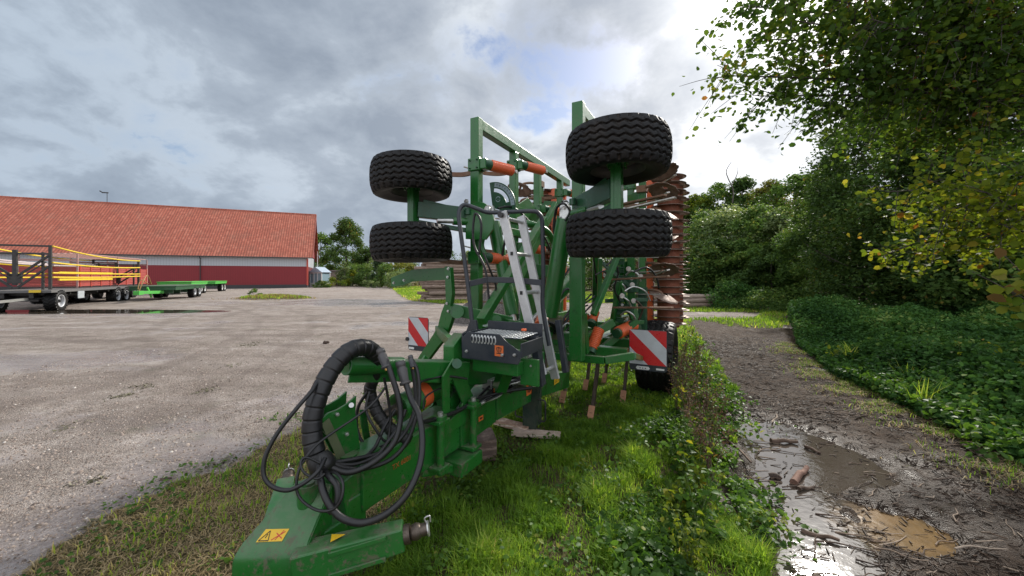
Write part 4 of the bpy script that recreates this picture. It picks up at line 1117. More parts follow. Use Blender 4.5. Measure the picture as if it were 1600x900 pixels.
b = MB(); b.plate([Q(736, 500, U0), Q(744, 500, U0), Q(748, 520, U0), Q(752, 534, U0), Q(716, 534, U0), Q(718, 524, U0), Q(730, 516, U0)], (0, .03, 0)); b.build('rail_foot', NAVY, cu, .004)
MB().tube([Q(748, 400, 3.1), Q(752, 350, 3.1), Q(742, 335, 3.1), Q(740, 380, 3.1), Q(758, 420, 3.1), Q(764, 470, 3.1)], .012).build('hose', HOSE, cu)

# ---- left warning-board arm
u_ = 3.30
b = MB(); b.plate([Q(*q, u_) for q in [(611, 434), (632, 426), (645, 421), (700, 418), (702, 437), (645, 440), (630, 446), (612, 448)]], (0, .012, 0)); b.build('board_arm', GREEN, cu, .003)
b = MB(); b.plate([Q(*q, u_ - .03) for q in [(697, 416), (706, 418), (709, 460), (706, 478), (712, 488), (704, 512), (696, 530), (684, 545), (652, 588), (638, 588), (660, 552), (686, 512), (692, 488), (699, 470)]], (0, .06, 0)); b.build('side_bracket', GREEN, cu, .004)
b = MB()
for q in ((701, 420), (700, 433), (699, 474), (701, 486), (616, 442), (632, 438)): bolt(b, Q(*q, u_ - .065), (0, -1, 0), .015)
b.build('bracket_bolt', ZINC, cu)
b = MB(); b.bar(Q(706, 483, u_), Q(800, 504, u_ + .3), .05, .12, up=(0, 0, 1)); b.cyl(Q(714, 487, u_ - .07), Q(714, 487, u_ + .07), .07, seg=24); b.cyl(Q(776, 500, 3.4), Q(776, 500, 3.6), .05, seg=20); b.bar(Q(790, 508, 3.5), Q(860, 520, 3.9), .12, .13); b.build('link_arm', GREEN, cu, .006)
b = MB(); b.bar(Q(684, 515, u_), Q(722, 552, 2.7), .06, .09); b.build('link_arm', GREEN, cu, .006)
def warnboard(p00, ux, uz, W, Hh, nm, flip):
    """striped board: p00 lower-left corner"""
    ux = V3(ux).normalized(); uz = V3(uz).normalized(); nn = ux.cross(uz)
    P = lambda s, t, o=0: p00 + ux * s * W + uz * t * Hh + nn * o
    r_ = .05
    b = MB(); b.plate([P(.06, -.16), P(.94, -.16), P(1, -.1), P(1, .94), P(.94, 1), P(.06, 1), P(0, .94), P(0, -.10)], nn * .006); o = b.build(nm, NAVY, cu, .001)
    def clip(k0, k1):
        # region k0 < s*sgn + t < k1 within the unit square
        poly = [(0, 0), (1, 0), (1, 1), (0, 1)]
        g = (lambda s, t: s + t) if not flip else (lambda s, t: (1 - s) + t)
        def cut(poly, f):
            out = []
            for i in range(len(poly)):
                a, c = poly[i], poly[(i + 1) % len(poly)]; fa, fc = f(*a), f(*c)
                if fa >= 0: out.append(a)
                if (fa >= 0) != (fc >= 0): t = fa / (fa - fc); out.append((a[0] + (c[0] - a[0]) * t, a[1] + (c[1] - a[1]) * t))
            return out
        poly = cut(poly, lambda s, t: g(s, t) - k0); poly = cut(poly, lambda s, t: k1 - g(s, t)) if poly else poly
        return poly
    reds = MB(); whites = MB()
    ks = [-.1, .0, .5, .98, 1.5, 2.1] if False else [0.0, .5, 1.0, 1.5, 2.0]
    for i in range(4):
        pl_ = clip(ks[i], ks[i + 1])
        if len(pl_) > 2: (whites if i % 2 == 0 else reds).plate([P(.015 + s * .97, .015 + t * .97, .0045) for s, t in pl_], nn * .002)
    reds.build('red_stripe', SIGNRED, o); whites.build('white_stripe', SIGNWHITE, o)
    return o, P, nn
p00 = Q(985, 570, 4.9)
o, P_, nn_ = warnboard(V3((.905, 4.9, .62)), (1, 0, 0), (0, 0, 1), .44, .43, 'warning_board', False)
b = MB(); b.plate([P_(.22, -.135, .006), P_(.52, -.135, .006), P_(.56, -.09, .006), P_(.52, -.04, .006), P_(.22, -.04, .006), P_(.18, -.09, .006)], nn_ * .004); b.plate([P_(.72, -.11, .006), P_(.93, -.11, .006), P_(.93, -.06, .006), P_(.72, -.06, .006)], nn_ * .004); b.build('side_lamp', WHITE, o, .001)
b = MB(); 
for s in (.3, .37, .44): b.cyl(P_(s, -.09, .008), P_(s, -.09, .012), .007, seg=8)
b.build('lamp_screw', BLACK, o)
o, P_, nn_ = warnboard(V3((-1.19, 3.26, .93)), (1, 0, 0), (0, 0, 1), .29, .32, 'warning_board', False)
b = MB(); b.plate([P_(.05, -.12, .006), P_(.30, -.12, .006), P_(.30, -.05, .006), P_(.05, -.05, .006)], nn_ * .006); b.build('side_lamp', WHITE, o); MB().cyl(P_(-.02, .22, -.01), P_(-.02, .22, .02), .022).build('board_clip', BLACK, o)

# ---- ground-drive / support wheels with real tread
def treadtyre(R0, W, ph=0.0, n_az=320, n_w=66, zig=30):
    rim = R0 * .52
    side = []
    # cross-section from inner bead to inner bead: (radius, axial)
    sec = []
    for t in np.linspace(0, 1, 9)[:-1]:
        sec.append((rim + (R0 * .93 - rim) * t ** .8, -W * (.40 + .10 * math.sin(t * math.pi * .75)), 0))
    for t in np.linspace(-1, 1, n_w):
        x_ = t * W * .47; rr = R0 * (1 - .055 * abs(t) ** 3.2 - .02 * t * t); sec.append((rr, x_, 1))
    for t in np.linspace(1, 0, 9)[1:]:
        sec.append((rim + (R0 * .93 - rim) * t ** .8, W * (.40 + .10 * math.sin(t * math.pi * .75)), 0))
    sec = np.array(sec); az = np.linspace(0, 2 * math.pi, n_az, endpoint=False)
    A, Rr = np.meshgrid(az, sec[:, 0]); _, X = np.meshgrid(az, sec[:, 1]); _, T = np.meshgrid(az, sec[:, 2])
    tri = 2 * np.abs(((A * zig / (2 * math.pi)) % 1.0) - .5) * 2 - 1
    u = X / (W * .5)
    g = np.zeros_like(u)
    for c, a_ in ((-.62, .06), (-.33, .06), (-.03, .06), (.27, .06), (.58, .06)):
        g = np.maximum(g, 1 - sst(np.abs(u - c - a_ * tri), .022, .05))
    # shoulder blocks
    blk = ((A * zig / (2 * math.pi)) % 1.0); sh_ = (np.abs(u) > .72) * (1 - sst(np.abs(blk - .5), .10, .2)) ; sh_ = sh_ * sst(np.abs(u), .74, .80)
    sipe = (np.abs(u) < .72) * (1 - sst(np.abs(((A * zig / (2 * math.pi) + .25 + 2.2 * u) % 1.0) - .5), .02, .06)) * .35
    dep = np.maximum(np.maximum(g, sh_), sipe) * T * .022
    Rr = Rr - dep
    # low circumferential rings on the side wall
    vs = np.stack([Rr * np.cos(A + ph), Rr * np.sin(A + ph), X], -1).reshape(-1, 3)
    m_, n_ = len(sec), n_az; ii = np.arange(m_ * n_).reshape(m_, n_); nx = np.roll(ii, -1, 1)
    q = np.stack([ii[:-1], nx[:-1], nx[1:], ii[1:]], -1).reshape(-1, 4)
    return vs, q
vs_t, q_t = treadtyre(.435, .37)
vs_b, q_b = treadtyre(.525, .50, 0.0, 300, 60, 26)
RIMD = paint('dark_grey_rim', (.12, .12, .115), .45, .5, (.25, .22, .18), 0, 10, .2)
def cwheel(loc, rot, vs, q, R0, W, proto=None):
    hub = MB().cyl((0, 0, -.10), (0, 0, .10), .09, seg=24).cyl((0, 0, .10), (0, 0, .15), .05, seg=16)
    for k in range(6): a = k * math.pi / 3; hub.cyl((.075 * math.cos(a), .075 * math.sin(a), -.13), (.075 * math.cos(a), .075 * math.sin(a), -.09), .011, seg=6)
    hub = hub.build('wheel', GREEN, cu); hub.location = loc; hub.rotation_euler = rot
    if proto is None:
        t = fastmesh('tyre', vs, q, RUBBER, smooth=True, parent=hub)
        b = MB(); r_ = R0 * .53
        v2, f2 = lathe_z([(r_, -W * .40), (r_ + .018, -W * .405), (r_ + .018, -W * .385), (r_ * .97, -W * .36), (r_ * .90, -W * .2), (r_ * .87, 0), (r_ * .9, W * .2), (r_ * .97, W * .36), (r_ + .018, W * .385)], 48); b._add(v2, f2, True)
        v2, f2 = lathe_z([(r_ * .88, -.04), (r_ * .7, -.075), (r_ * .45, -.08), (r_ * .30, -.065), (.001, -.065)], 48); b._add(v2, f2, True)
        r = b.build('rim', RIMD, hub); return hub, (t, r)
    for o in proto: c = o.copy(); COL.objects.link(c); c.parent = hub
    return hub, proto
WU = 3.17
sx_ = {}
pr = None
for s, xs_ in ((-1, -1.055), (1, 1.14)):
    for z_, tilt in ((2.76 - (.05 if s > 0 else 0), .03), (2.055 - (.02 if s > 0 else 0), .0)):
        hub, pr = cwheel((xs_, WU + (.03 if s > 0 else 0), z_), (R(2.5) * s * .5, R(-1.5 * s), random.random() * 6), vs_t, q_t, .435, .37, pr)
        if s > 0: hub.scale = (.97, .97, .95)
hub, prb = cwheel((1.09, 6.05, .525), (0, R(90), 0), vs_b, q_b, .525, .50)
cwheel((-1.09, 6.05, .525), (0, R(-90), 0), vs_b, q_b, .525, .50, prb)
# axle posts between the wheels of each pair and their carrying arms
for s, xs_ in ((-1, -1.055), (1, 1.14)):
    b = MB(); b.box((xs_, WU + .02, 2.39), (.085, .10, .66)); b.cyl((xs_, WU, 2.05), (xs_, WU, 2.78), .035, seg=16); b.build('axle_post', GREEN, cu, .006)
    b = MB(); b.bar((xs_ - s * .03, WU + .05, 2.43), (s * .62, 3.72, 2.40), .09, .17); b.bar((xs_, WU + .05, 2.30), (s * .62, 3.72, 2.22), .05, .05); b.build('wheel_arm', DKGREEN, cu, .006)
    b = MB(); b.cyl((s * .62, 3.60, 2.46), (s * .62, 3.60, 2.40), .035); 
    for k in (-.05, .05): b.bar((xs_ - s * .1, WU + .12 + k, 2.52), (s * .72, 3.62 + k, 2.46), .012, .04)
    b.build('arm_plate', DKGREEN, cu, .003)
    b = MB(); pA_ = V3((xs_ - s * .18, WU + .20, 2.32)); pB_ = V3((s * .60, 3.70, 2.33)); b.cyl(pA_, pA_.lerp(pB_, .45), .03); b.build('wheel_cylinder_rod', ZINC, cu); MB().cyl(pA_.lerp(pB_, .42), pB_, .045).build('wheel_cylinder', GREEN, cu, .003)

# ---- folded wings: frames standing upright at x = -0.62 and +0.62
def spring_tine(x, y, z, s, L_=.62):
    """tine lying sideways on an upright: clamp, orange spring, curved leg and share"""
    b = MB(); b.box((x, y - .045, z), (.16, .05, .15)); b.box((x, y + .05, z), (.15, .04, .14)); b.box((x - s * .12, y, z - .005), (.08, .12, .12))
    cl = b.build('tine_clamp', GREEN, cu, .010)
    b = MB()
    for k in (-.045, .045):
        for w2_ in (-.05, .05): bolt(b, (x + w2_, y - .07, z + k), (0, -1, 0), .011)
    b.build('clamp_bolt', DKGREEN, cl)
    # coil spring packed tight, pointing inwards and back
    a = V3((x - s * .16, y + .05, z - .005)); e = V3((x - s * .30, y + .33, z - .02)); d = (e - a).normalized(); L2 = (e - a).length
    prof = []; n_ = 15
    for k in range(n_):
        for q_, rr in ((0, .050), (.3, .064), (.5, .067), (.7, .064)): prof.append(((k + q_) / n_ * L2, rr))
    b = MB(); b.cyl(a - d * .06, a, .05); b.rev(a, e, prof, 18); sp_ = b.build('coil_spring', ORANGE, cu)
    b = MB(); b.cyl(a - d * .09, a - d * .0, .058, seg=16); b.each('spring_seat', DKGREEN, cu, .003); b = MB(); b.cyl(e, e + d * .05, .02, seg=12); b.box(e + d * .05, (.03, .04, .04)); b.build('spring_rod', ZINC, cu)
    # leg: leaves the clamp outwards, curves down to the share
    b = MB(); pts = [V3((x + s * .04, y + .09, z - .03)), V3((x + s * .25, y + .10, z - .05)), V3((x + s * .48, y + .02, z - .03)), V3((x + s * L_, y - .12, z + .01))]
    P = spline(pts, 5)
    for i in range(len(P) - 1): b.bar(P[i], P[i + 1] + (P[i + 1] - P[i]) * .08, .03, .055)
    lg = b.build('tine_leg', RUST, cu, .004)
    b = MB(); e2 = P[-1]; dd_ = (P[-1] - P[-2]).normalized(); b.bar(e2 - dd_ * .12, e2 + dd_ * .12, .085, .018, up=(0, -.3, 1), w2=.05); b.build('share', STEEL, lg, .003)
for s in (-1, 1):
    X = .62 * s
    b = MB()
    ys = [3.78, 4.72, 5.52, 6.50]
    b.box((X, ys[0], 2.27 if s < 0 else 2.76), (.115, .10, 2.56 if s < 0 else 1.42))
    b.build('wing_upright', GREEN, cu, .007)
    for y in ys[1:]:
        zb = 1.0 if (s < 0 or y > 5) else 2.0
        b = MB(); zt_ = 3.42 if s < 0 else 3.345; b.box((X, y, (zt_ + zb) / 2), (.10, .10, zt_ - zb)); b.build('wing_upright', GREEN, cu, .007)
    b = MB(); b.bar((X, 3.84, 3.485 if s < 0 else 3.405), (X, 6.9, 3.46 if s < 0 else 3.40), .10, .12); b.build('wing_top_rail', GREEN, cu, .007)
    b = MB(); b.bar((X - s * .02, 3.84, 2.30), (X - s * .02, 6.9, 2.30), .10, .10); b.bar((X - s * .02, 3.84 if s < 0 else 5.6, 1.05), (X - s * .02, 6.9, 1.0), .12, .12); b.build('wing_rail', GREEN, cu, .007)
    b = MB(); b.plate([(X - .03 * s, 4.72, 2.42), (X - .03 * s, 5.52, 2.42), (X - .03 * s, 5.5, 2.70), (X - .03 * s, 5.1, 2.86), (X - .03 * s, 4.8, 2.72)], (.016, 0, 0)); b.build('wing_plate', GREEN, cu, .003)
    for (y, z) in ((3.78, 3.0), (3.78, 1.92), (4.72, 3.23), (4.72, 2.1), (5.52, 2.75), (5.52, 1.75), (6.5, 3.2), (6.5, 2.2)):
        if not (s == 1 and y < 4): spring_tine(X, y, z, s)
# rear roller of discs and the levelling discs, both standing upright
def discmesh(r, dish, notched=0, t=.008):
    b = MB(); seg = 40; vs = []
    for rr, zz_ in ((.05, dish), (r * .5, dish * .72), (r * .8, dish * .28), (r, 0), (r, -t), (r * .8, dish * .28 - t), (r * .5, dish * .72 - t), (.05, dish - t)):
        for i in range(seg):
            a = 2 * math.pi * i / seg; q_ = rr
            if notched and rr == r: q_ = r * (1 - .09 * (0.5 + .5 * math.cos(a * notched)) ** 2)
            vs.append((q_ * math.cos(a), q_ * math.sin(a), zz_))
    fs = []
    for k in range(7):
        for i in range(seg): fs.append((k * seg + i, k * seg + (i + 1) % seg, (k + 1) * seg + (i + 1) % seg, (k + 1) * seg + i))
    b._add(vs, fs, True); return b
DISCM = paint('rusty_disc_steel', (.30, .22, .18), .42, .85, (.13, .062, .035), 0, 7, .45, .1)
dproto = discmesh(.28, .04, 0).build('roller_disc', DISCM, cu); lproto = discmesh(.22, .05, 10).build('levelling_disc', DISCM, cu)
first = {'r': True, 'l': True}
def put(proto, key, loc, rot, sc=1.0):
    o = proto
    if not first[key]: o = proto.copy(); COL.objects.link(o)
    first[key] = False; o.location = loc; o.rotation_euler = rot; o.scale = (sc, sc, sc); return o
for s in (-1, 1):
    XR = 1.15 * s; YR = 6.92
    MB().cyl((XR, YR, .86), (XR, YR, 3.34), .175, seg=28).build('roller_shaft', ROLLER, cu)
    k = 0; z = .92
    while z < 3.36:
        put(dproto, 'r', (XR, YR, z), (R(180) if k % 2 else 0, 0, k * .7), 1.0); z += .122; k += 1
    # second row, half a pitch lower
    MB().cyl((XR + s * .02, YR + .50, .86), (XR + s * .02, YR + .50, 3.30), .175, seg=28).build('roller_shaft', ROLLER, cu)
    z = .98; k = 0
    while z < 3.3:
        put(dproto, 'r', (XR + s * .03, YR + .50, z), (R(180) if k % 2 else 0, 0, k * .9), .97); z += .122; k += 1
    b = MB(); b.box((XR - s * .28, YR - .05, 2.1), (.10, .12, 2.55)); b.box((XR - s * .42, YR + .1, 2.1), (.07, .07, 2.5))
    for z in (.95, 1.5, 2.1, 2.7, 3.28): b.box((XR - s * .20, YR - .02, z), (.46, .10, .07))
    b.build('roller_frame', ORANGE, cu, .005)
    b = MB()
    for z in np.arange(1.0, 3.3, .122): b.bar((XR - s * .30, YR - .06, z), (XR - s * .12, YR - .10, z + .03), .03, .012)
    b.build('scraper', RUST, cu)
    # levelling discs on an arm beam
    b = MB(); b.box((s * .86, 6.15, 2.1), (.10, .10, 2.3)); b.bar((s * .62, 6.4, 2.95), (s * .86, 6.15, 2.95), .1, .14); b.bar((s * .62, 6.4, 1.35), (s * .86, 6.15, 1.35), .1, .14); b.bar((s * .86, 6.15, 2.3), (XR - s * .28, YR, 2.3), .1, .12); b.build('disc_beam', GREEN, cu, .006)
    for z in (1.40, 1.80, 2.2, 2.6, 2.95, 3.22):
        put(lproto, 'l', (s * 1.18, 6.00, z), (R(22), R(14) * s, z * 5), 1.0)
        a = MB(); a.tube([(s * .86, 6.15, z + .08), (s * .98, 6.02, z + .10), (s * 1.12, 5.98, z + .08), (s * 1.17, 6.0, z + .02)], .022); a.box((s * .86, 6.12, z + .08), (.15, .14, .10)); a.build('disc_arm', RUST, cu, .003)
    b = MB(); b.box((s * .95, 5.95, 1.98), (.34, .05, .015)); b.bar((s * .80, 5.6, 1.75), (s * 1.28, 5.55, 1.78), .06, .014); b.bar((s * .80, 5.55, 1.45), (s * 1.20, 5.5, 1.46), .06, .014); b.bar((s * .80, 4.9, 2.53), (s * 1.45, 4.75, 2.6), .08, .018); b.each('side_share', STEEL, cu, .003)
for z_, yy_ in ((2.46, 4.3), (1.66, 4.6), (1.30, 5.0)):
    for s in (-1, 1): MB().bar((s * .70, yy_, z_), (s * 1.42, yy_ - .25, z_ + .04), .09, .02, w2=.06).build('wing_share', RUST, cu, .003)

# ---- centre frame, fold cylinders, head plates
b = MB()
for x in (-.42, .42): b.bar((x, 4.55, .78), (x, 7.3, .78), .13, .14)
for y in (4.6, 5.3, 6.2, 7.1): b.bar((-.95, y, .80), (.95, y, .80), .12, .12)
b.build('main_frame', GREEN, cu, .008)
b = MB()
b.bar(Q(868, 556, 3.95), Q(945, 563, 3.9), .055, .075); b.bar(Q(945, 563, 3.9), Q(990, 556, 4.0) , .055, .075); b.bar(Q(990, 556, 4.0), (1.05, 4.88, .70), .05, .06)
b.build('front_crossbar', GREEN2, cu, .005).data.materials[0] = GREEN
b = MB(); b.box((.60, 3.80, 1.42), (.135, .125, 1.16)); b.build('front_post', GREEN, cu, .008)
b = MB(); b.box((.60, 3.80, 1.985), (.17, .16, .13)); b.build('post_cap', GREEN, cu, .008)
b = MB(); bolt(b, (.60, 3.715, 1.985), (0, -1, 0), .03); b.build('post_bolt', DKGREEN, cu)
b = MB(); b.bar(Q(927, 492, 3.9), Q(968, 392, 4.3), .05, .06); b.bar((.62, 4.1, .86), (.62, 4.0, 1.3), .014, .10); b.build('diagonal_brace', GREEN, cu, .004)
b = MB(); b.plate([(-.45, 4.5, .86), (-.45, 5.3, .86), (-.45, 5.2, 1.05), (-.45, 4.9, 1.5), (-.45, 4.8, 1.8), (-.45, 4.7, 1.8), (-.45, 4.6, 1.3)], (.02, 0, 0)); b.build('frame_bracket', GREEN, cu, .004)
# A-frame seen right of the post
b = MB(); b.bar((.60, 5.4, .9), (.72, 5.3, 1.95), .07, .09); b.bar((.95, 5.4, .9), (.76, 5.3, 1.9), .05, .07); b.bar((.15, 6.0, .85), (.30, 5.6, 2.3), .09, .09); b.build('wing_support', GREEN, cu, .006)
b = MB(); b.box((.95, 5.62, 1.25), (.11, .11, .6)); b.cyl((.95, 5.62, .9), (.95, 5.62, 1.2), .05); b.box((.86, 5.3, 1.6), (.16, .14, .22)); b.box((.80, 5.2, 1.28), (.20, .10, .12)); b.build('adjusting_sleeve', DKGREEN, cu, .006)
b = MB()
for (x_, z_) in ((.72, 1.58), (.78, 1.38), (.9, 1.72), (.84, 1.20)): b.tube([(x_ - .08, 5.12, z_), (x_, 5.08, z_ + .05), (x_ + .08, 5.1, z_), (x_ + .1, 5.15, z_ - .08)], .012); bolt(b, (x_, 5.1, z_ - .05), (0, -1, 0), .02)
b.build('hydraulic_pipe', ZINC, cu)
for (aa_, ee_, rf) in ((Q(925, 545, 4.55), Q(936, 514, 4.7), 1.0), (Q(966, 520, 4.9), Q(990, 508, 5.3), 1.12), (Q(925, 503, 4.9), Q(931, 487, 5.05), .75), ((.25, 4.9, .98), (.30, 5.1, 1.15), 1.0), ((.0, 5.3, 1.0), (.05, 5.5, 1.15), 1.0)):
    # springs of the centre tines
    a = V3(aa_); e = V3(ee_); d = (e - a).normalized(); prof = []
    for k in range(12):
        for q_, rr in ((0, .056), (.3, .068), (.5, .071), (.7, .068)): prof.append(((k + q_) / 12 * (e - a).length, rr * rf))
    MB().rev(a, e, prof, 20).build('coil_spring', ORANGE, cu)
    MB().cyl(a - d * .05, a, .06).cyl(e, e + d * .04, .03).each('spring_seat', DKGREEN, cu, .003)
# narrower members, pipes and pins seen between the post and the rear wheel
for (a4, b4, w4, h4, Y4, m4) in (((938, 404), (936, 470), .05, .06, 4.9, GREEN), ((986, 402), (987, 478), .09, .10, 5.1, GREEN), ((1003, 402), (1001, 500), .08, .08, 5.4, GREEN), ((946, 470), (1012, 468), .05, .05, 5.2, DKGREEN), ((886, 548), (958, 503), .07, .09, 4.7, GREEN),
                              ((932, 552), (996, 500), .07, .08, 4.9, GREEN), ((958, 505), (1004, 503), .09, .05, 5.1, GREEN), ((968, 440), (956, 505), .04, .06, 5.0, GREEN), ((969, 440), (990, 505), .035, .05, 5.0, GREEN), ((872, 528), (905, 520), .09, .06, 4.4, GREEN), ((940, 410), (988, 452), .04, .05, 5.0, DKGREEN)):
    MB().bar(DY(a4[0], a4[1], Y4), DY(b4[0], b4[1], Y4 + .1), w4, h4).build('frame_strut', m4, cu, .004)
for (pts4, r4, m4) in (([(948, 415), (958, 408), (966, 425), (960, 450), (968, 470)], .012, HOSE), ([(990, 425), (1010, 418), (1024, 430), (1030, 450)], .012, HOSE), ([(976, 455), (990, 448), (1008, 455), (1016, 470)], .010, ZINC), ([(930, 430), (944, 424), (950, 440), (944, 462)], .010, HOSE),
                       ([(872, 470), (884, 452), (898, 458), (902, 480), (892, 510)], .014, HOSE), ([(878, 440), (890, 420), (900, 430), (896, 470)], .012, HOSE), ([(868, 540), (885, 528), (900, 536), (914, 524)], .010, HOSE), ([(994, 470), (1004, 482), (998, 500)], .014, DKSTEEL)):
    b = MB(); b.tube([DY(q[0], q[1], 4.75 + .05 * i_) for i_, q in enumerate(pts4)], r4); b.build('hose', m4, cu)
for (x4, y4) in ((982, 420), (988, 445), (1001, 432), (972, 462), (946, 430), (990, 470)):
    b = MB(); b.cyl(DY(x4, y4, 4.9), DY(x4, y4, 5.0), .032, seg=14); b.cyl(DY(x4, y4, 4.87), DY(x4, y4, 4.9), .016, seg=6); b.build('pivot_pin', STEEL, cu, .002)
# fold cylinders
c0, c1 = Q(771, 348, 4.0), Q(800, 492, 3.95); dcy = (c1 - c0).normalized()
MB().cyl(c0, c1, .078, seg=28).build('fold_cylinder', GREEN, cu, .004); MB().cyl(c0 - dcy * .16, c0, .03).cyl(c0 - dcy * .2, c0 - dcy * .13, .05).cyl(c1, c1 + dcy * .08, .045).build('cylinder_eye', ZINC, cu)
c0, c1 = Q(883, 343, 3.9), Q(858, 494, 3.9); dcy = (c1 - c0).normalized()
MB().cyl(c0, c1, .095, seg=28).build('fold_cylinder', GREEN, cu, .004)
b = MB(); b.cyl(c0 - dcy * .02, c0, .06); b.plate([c0 + V3((-.055, 0, .0)), c0 + V3((-.055, 0, .13)), c0 + V3((-.03, 0, .18)), c0 + V3((.03, 0, .18)), c0 + V3((.055, 0, .13)), c0 + V3((.055, 0, 0))], (0, .06, 0)); b.build('cylinder_eye', ZINC, cu, .004)
b = MB(); bolt(b, c0 + V3((0, -.03, .12)), (0, -1, 0), .022); b.build('eye_bolt', STEEL, cu)
b = MB(); b.cyl(Q(905, 320, 3.85), Q(922, 308, 3.9), .06); b.build('tilt_cylinder', GREEN, cu, .003); MB().cyl(Q(922, 308, 3.9), Q(948, 290, 4.0), .028).build('piston_rod', ZINC, cu)
c0, c1 = Q(862, 470, 4.6), Q(905, 425, 5.4); MB().cyl(c0, c1, .10, seg=24).build('axle_cylinder', GREEN, cu, .004); MB().cyl(c0, c0 - (c1 - c0) * .6, .04).build('piston_rod', ZINC, cu)
b = MB(); b.cyl(Q(846, 512, 3.9), Q(866, 452, 4.9), .09, seg=24); b.build('accumulator', ORANGE, cu, .004)
# head: round plate, scale quadrant, hinge arms
b = MB(); cc = Q(742, 334, 3.62); 
b.plate([cc + V3((-.12, 0, -.02))] + [cc + V3((.05 + .20 * math.cos(a), 0, -.12 + .25 * math.sin(a))) for a in np.linspace(math.pi * .82, -.3, 14)] + [cc + V3((.15, 0, -.3)), cc + V3((-.12, 0, -.28))], (0, .025, 0)); b.build('hinge_plate', GREEN, cu, .004)
b = MB(); b.cyl(Q(763, 327, 3.6), Q(763, 327, 3.7), .045); bolt(b, Q(729, 315, 3.6), (0, -1, 0), .03); bolt(b, Q(763, 327, 3.6), (0, -1, 0), .035); b.each('hinge_bolt', ZINC, cu)
# quadrant with slot
qc = Q(770, 325, 4.15); n_ = 14
def arcp(r, a): return V3((qc.x + r * math.cos(a), qc.y, qc.z + r * math.sin(a)))
b = MB(); r0, r1, r2, r3 = .0, .20, .245, .335
A_ = np.linspace(R(4), R(86), n_)
def ringpl(ra, rb, angs, m, nm, y=0.0, t=.010, par=None):
    vs = []; k = len(angs)
    for yy in (-t / 2, t / 2):
        for a in angs: vs.append(arcp(ra, a) + V3((0, yy + y, 0)))
        for a in angs: vs.append(arcp(rb, a) + V3((0, yy + y, 0)))
    fs = []
    for i in range(k - 1):
        fs += [(i, i + 1, k + i + 1, k + i), (2 * k + i, 3 * k + i, 3 * k + i + 1, 2 * k + i + 1), (i, 2 * k + i, 2 * k + i + 1, i + 1), (k + i, k + i + 1, 3 * k + i + 1, 3 * k + i)]
    fs += [(0, k, 3 * k, 2 * k), (k - 1, 3 * k - 1, 4 * k - 1, 2 * k - 1)]
    bq = MB(); bq._add(vs, fs); return bq.build(nm, m, par or cu)
quad = ringpl(.02, .20, np.linspace(R(-18), R(98), 18), DKGREEN, 'scale_plate')
ringpl(.245, .325, np.linspace(R(-18), R(98), 24), DKGREEN, 'scale_arc', par=quad)
ringpl(.1995, .2455, np.linspace(R(86), R(98), 4), DKGREEN, 'scale_arc', par=quad); ringpl(.1995, .2455, np.linspace(R(-18), R(14), 5), DKGREEN, 'scale_arc', par=quad)
ringpl(.262, .312, np.linspace(R(2), R(84), 20), GREYINK, 'scale_print', -.007, .002, quad)
for k in range(9):
    a = R(8 + k * 8.6); p = arcp(.287, a) + V3((0, -.0095, 0))
    text(str(k + 1), .034, BLACKINK, quad, 'scale_number', Matrix.Translation(p) @ Matrix.Rotation(R(90), 4, 'X') @ Matrix.Rotation(a - R(90), 4, 'Z'))
b = MB(); cq = arcp(.13, R(52)) + V3((0, -.007, 0)); k_ = 8
for i in range(k_):
    a0, a1 = 2 * math.pi * (i + .5) / k_, 2 * math.pi * (i + 1.5) / k_
    b.bar(cq + V3((math.cos(a0) * .032, 0, math.sin(a0) * .032)), cq + V3((math.cos(a1) * .032, 0, math.sin(a1) * .032)), .002, .010, up=(0, -.01, 1))
b.box(cq, (.016, .002, .006)); b.build('emblem', GREYINK, quad)
# inner arms, hose runs on the mast
b = MB(); b.tube([Q(768, 338, 3.8), Q(758, 360, 3.8), Q(752, 382, 3.8), Q(758, 400, 3.8)], .035, 12); b.tube([Q(795, 345, 4.2), Q(830, 350, 4.3), Q(855, 362, 4.5), Q(868, 385, 4.7)], .04, 12); b.build('curved_arm', GREEN, cu)
b = MB(); b.bar(Q(800, 455, 4.2), Q(852, 350, 5.2), .07, .10); b.bar(Q(852, 350, 5.2), Q(868, 320, 5.6), .07, .10); b.bar(Q(815, 420, 4.9), Q(880, 425, 5.2), .10, .16); b.bar(Q(824, 430, 4.9), Q(824, 390, 4.9), .12, .12); b.build('mast', GREEN, cu, .006)
for s in (-1, 1):
    b = MB(); b.tube([(s * .40, 3.9, 2.5), (s * .35, 4.2, 2.55), (s * .3, 4.6, 2.4), (s * .32, 5.2, 2.2), (s * .3, 5.6, 1.6)], .014); b.build('hose', HOSE, cu)
    b = MB(); b.tube([(s * .36, 3.85, 2.45), (s * .30, 3.9, 2.2), (s * .38, 3.95, 1.8), (s * .30, 4.0, 1.3), (s * .1, 4.2, .9)], .014); b.build('hose', HOSE, cu)
hose([(883, 345, 4.0), (890, 330, 4.0), (880, 318, 4.0), (868, 330, 4.1), (866, 370, 4.2), (858, 440, 4.3), (852, 480, 4.3)], .012)
hose([(755, 395, 3.6), (765, 420, 3.6), (775, 450, 3.7), (765, 480, 3.7)], .010)
hose([(870, 520, 4.0), (888, 505, 4.1), (898, 530, 4.0), (905, 548, 4.0)], .008, ZINC)
for k in range(7):
    x0_ = random.uniform(-.3, .3); hose([(850 + k * 3, 500 + k, 4.0), (866 + k * 2, 515 + random.uniform(-8, 8), 4.2), (880 + k * 2, 500 + random.uniform(-10, 10), 4.5), (900 + k * 6, 470 + random.uniform(-20, 10), 5.0)], .011)
b = MB(); b.box(Q(868, 512, 4.0), (.12, .14, .26)); b.build('valve_tank', paint('olive_tank', (.16, .17, .09), .5, .4), cu, .01)
MB().bar((-.95, 4.5, .98), (.2, 4.5, 1.0), .16, .17).build('front_beam', GREEN, cu, .008)
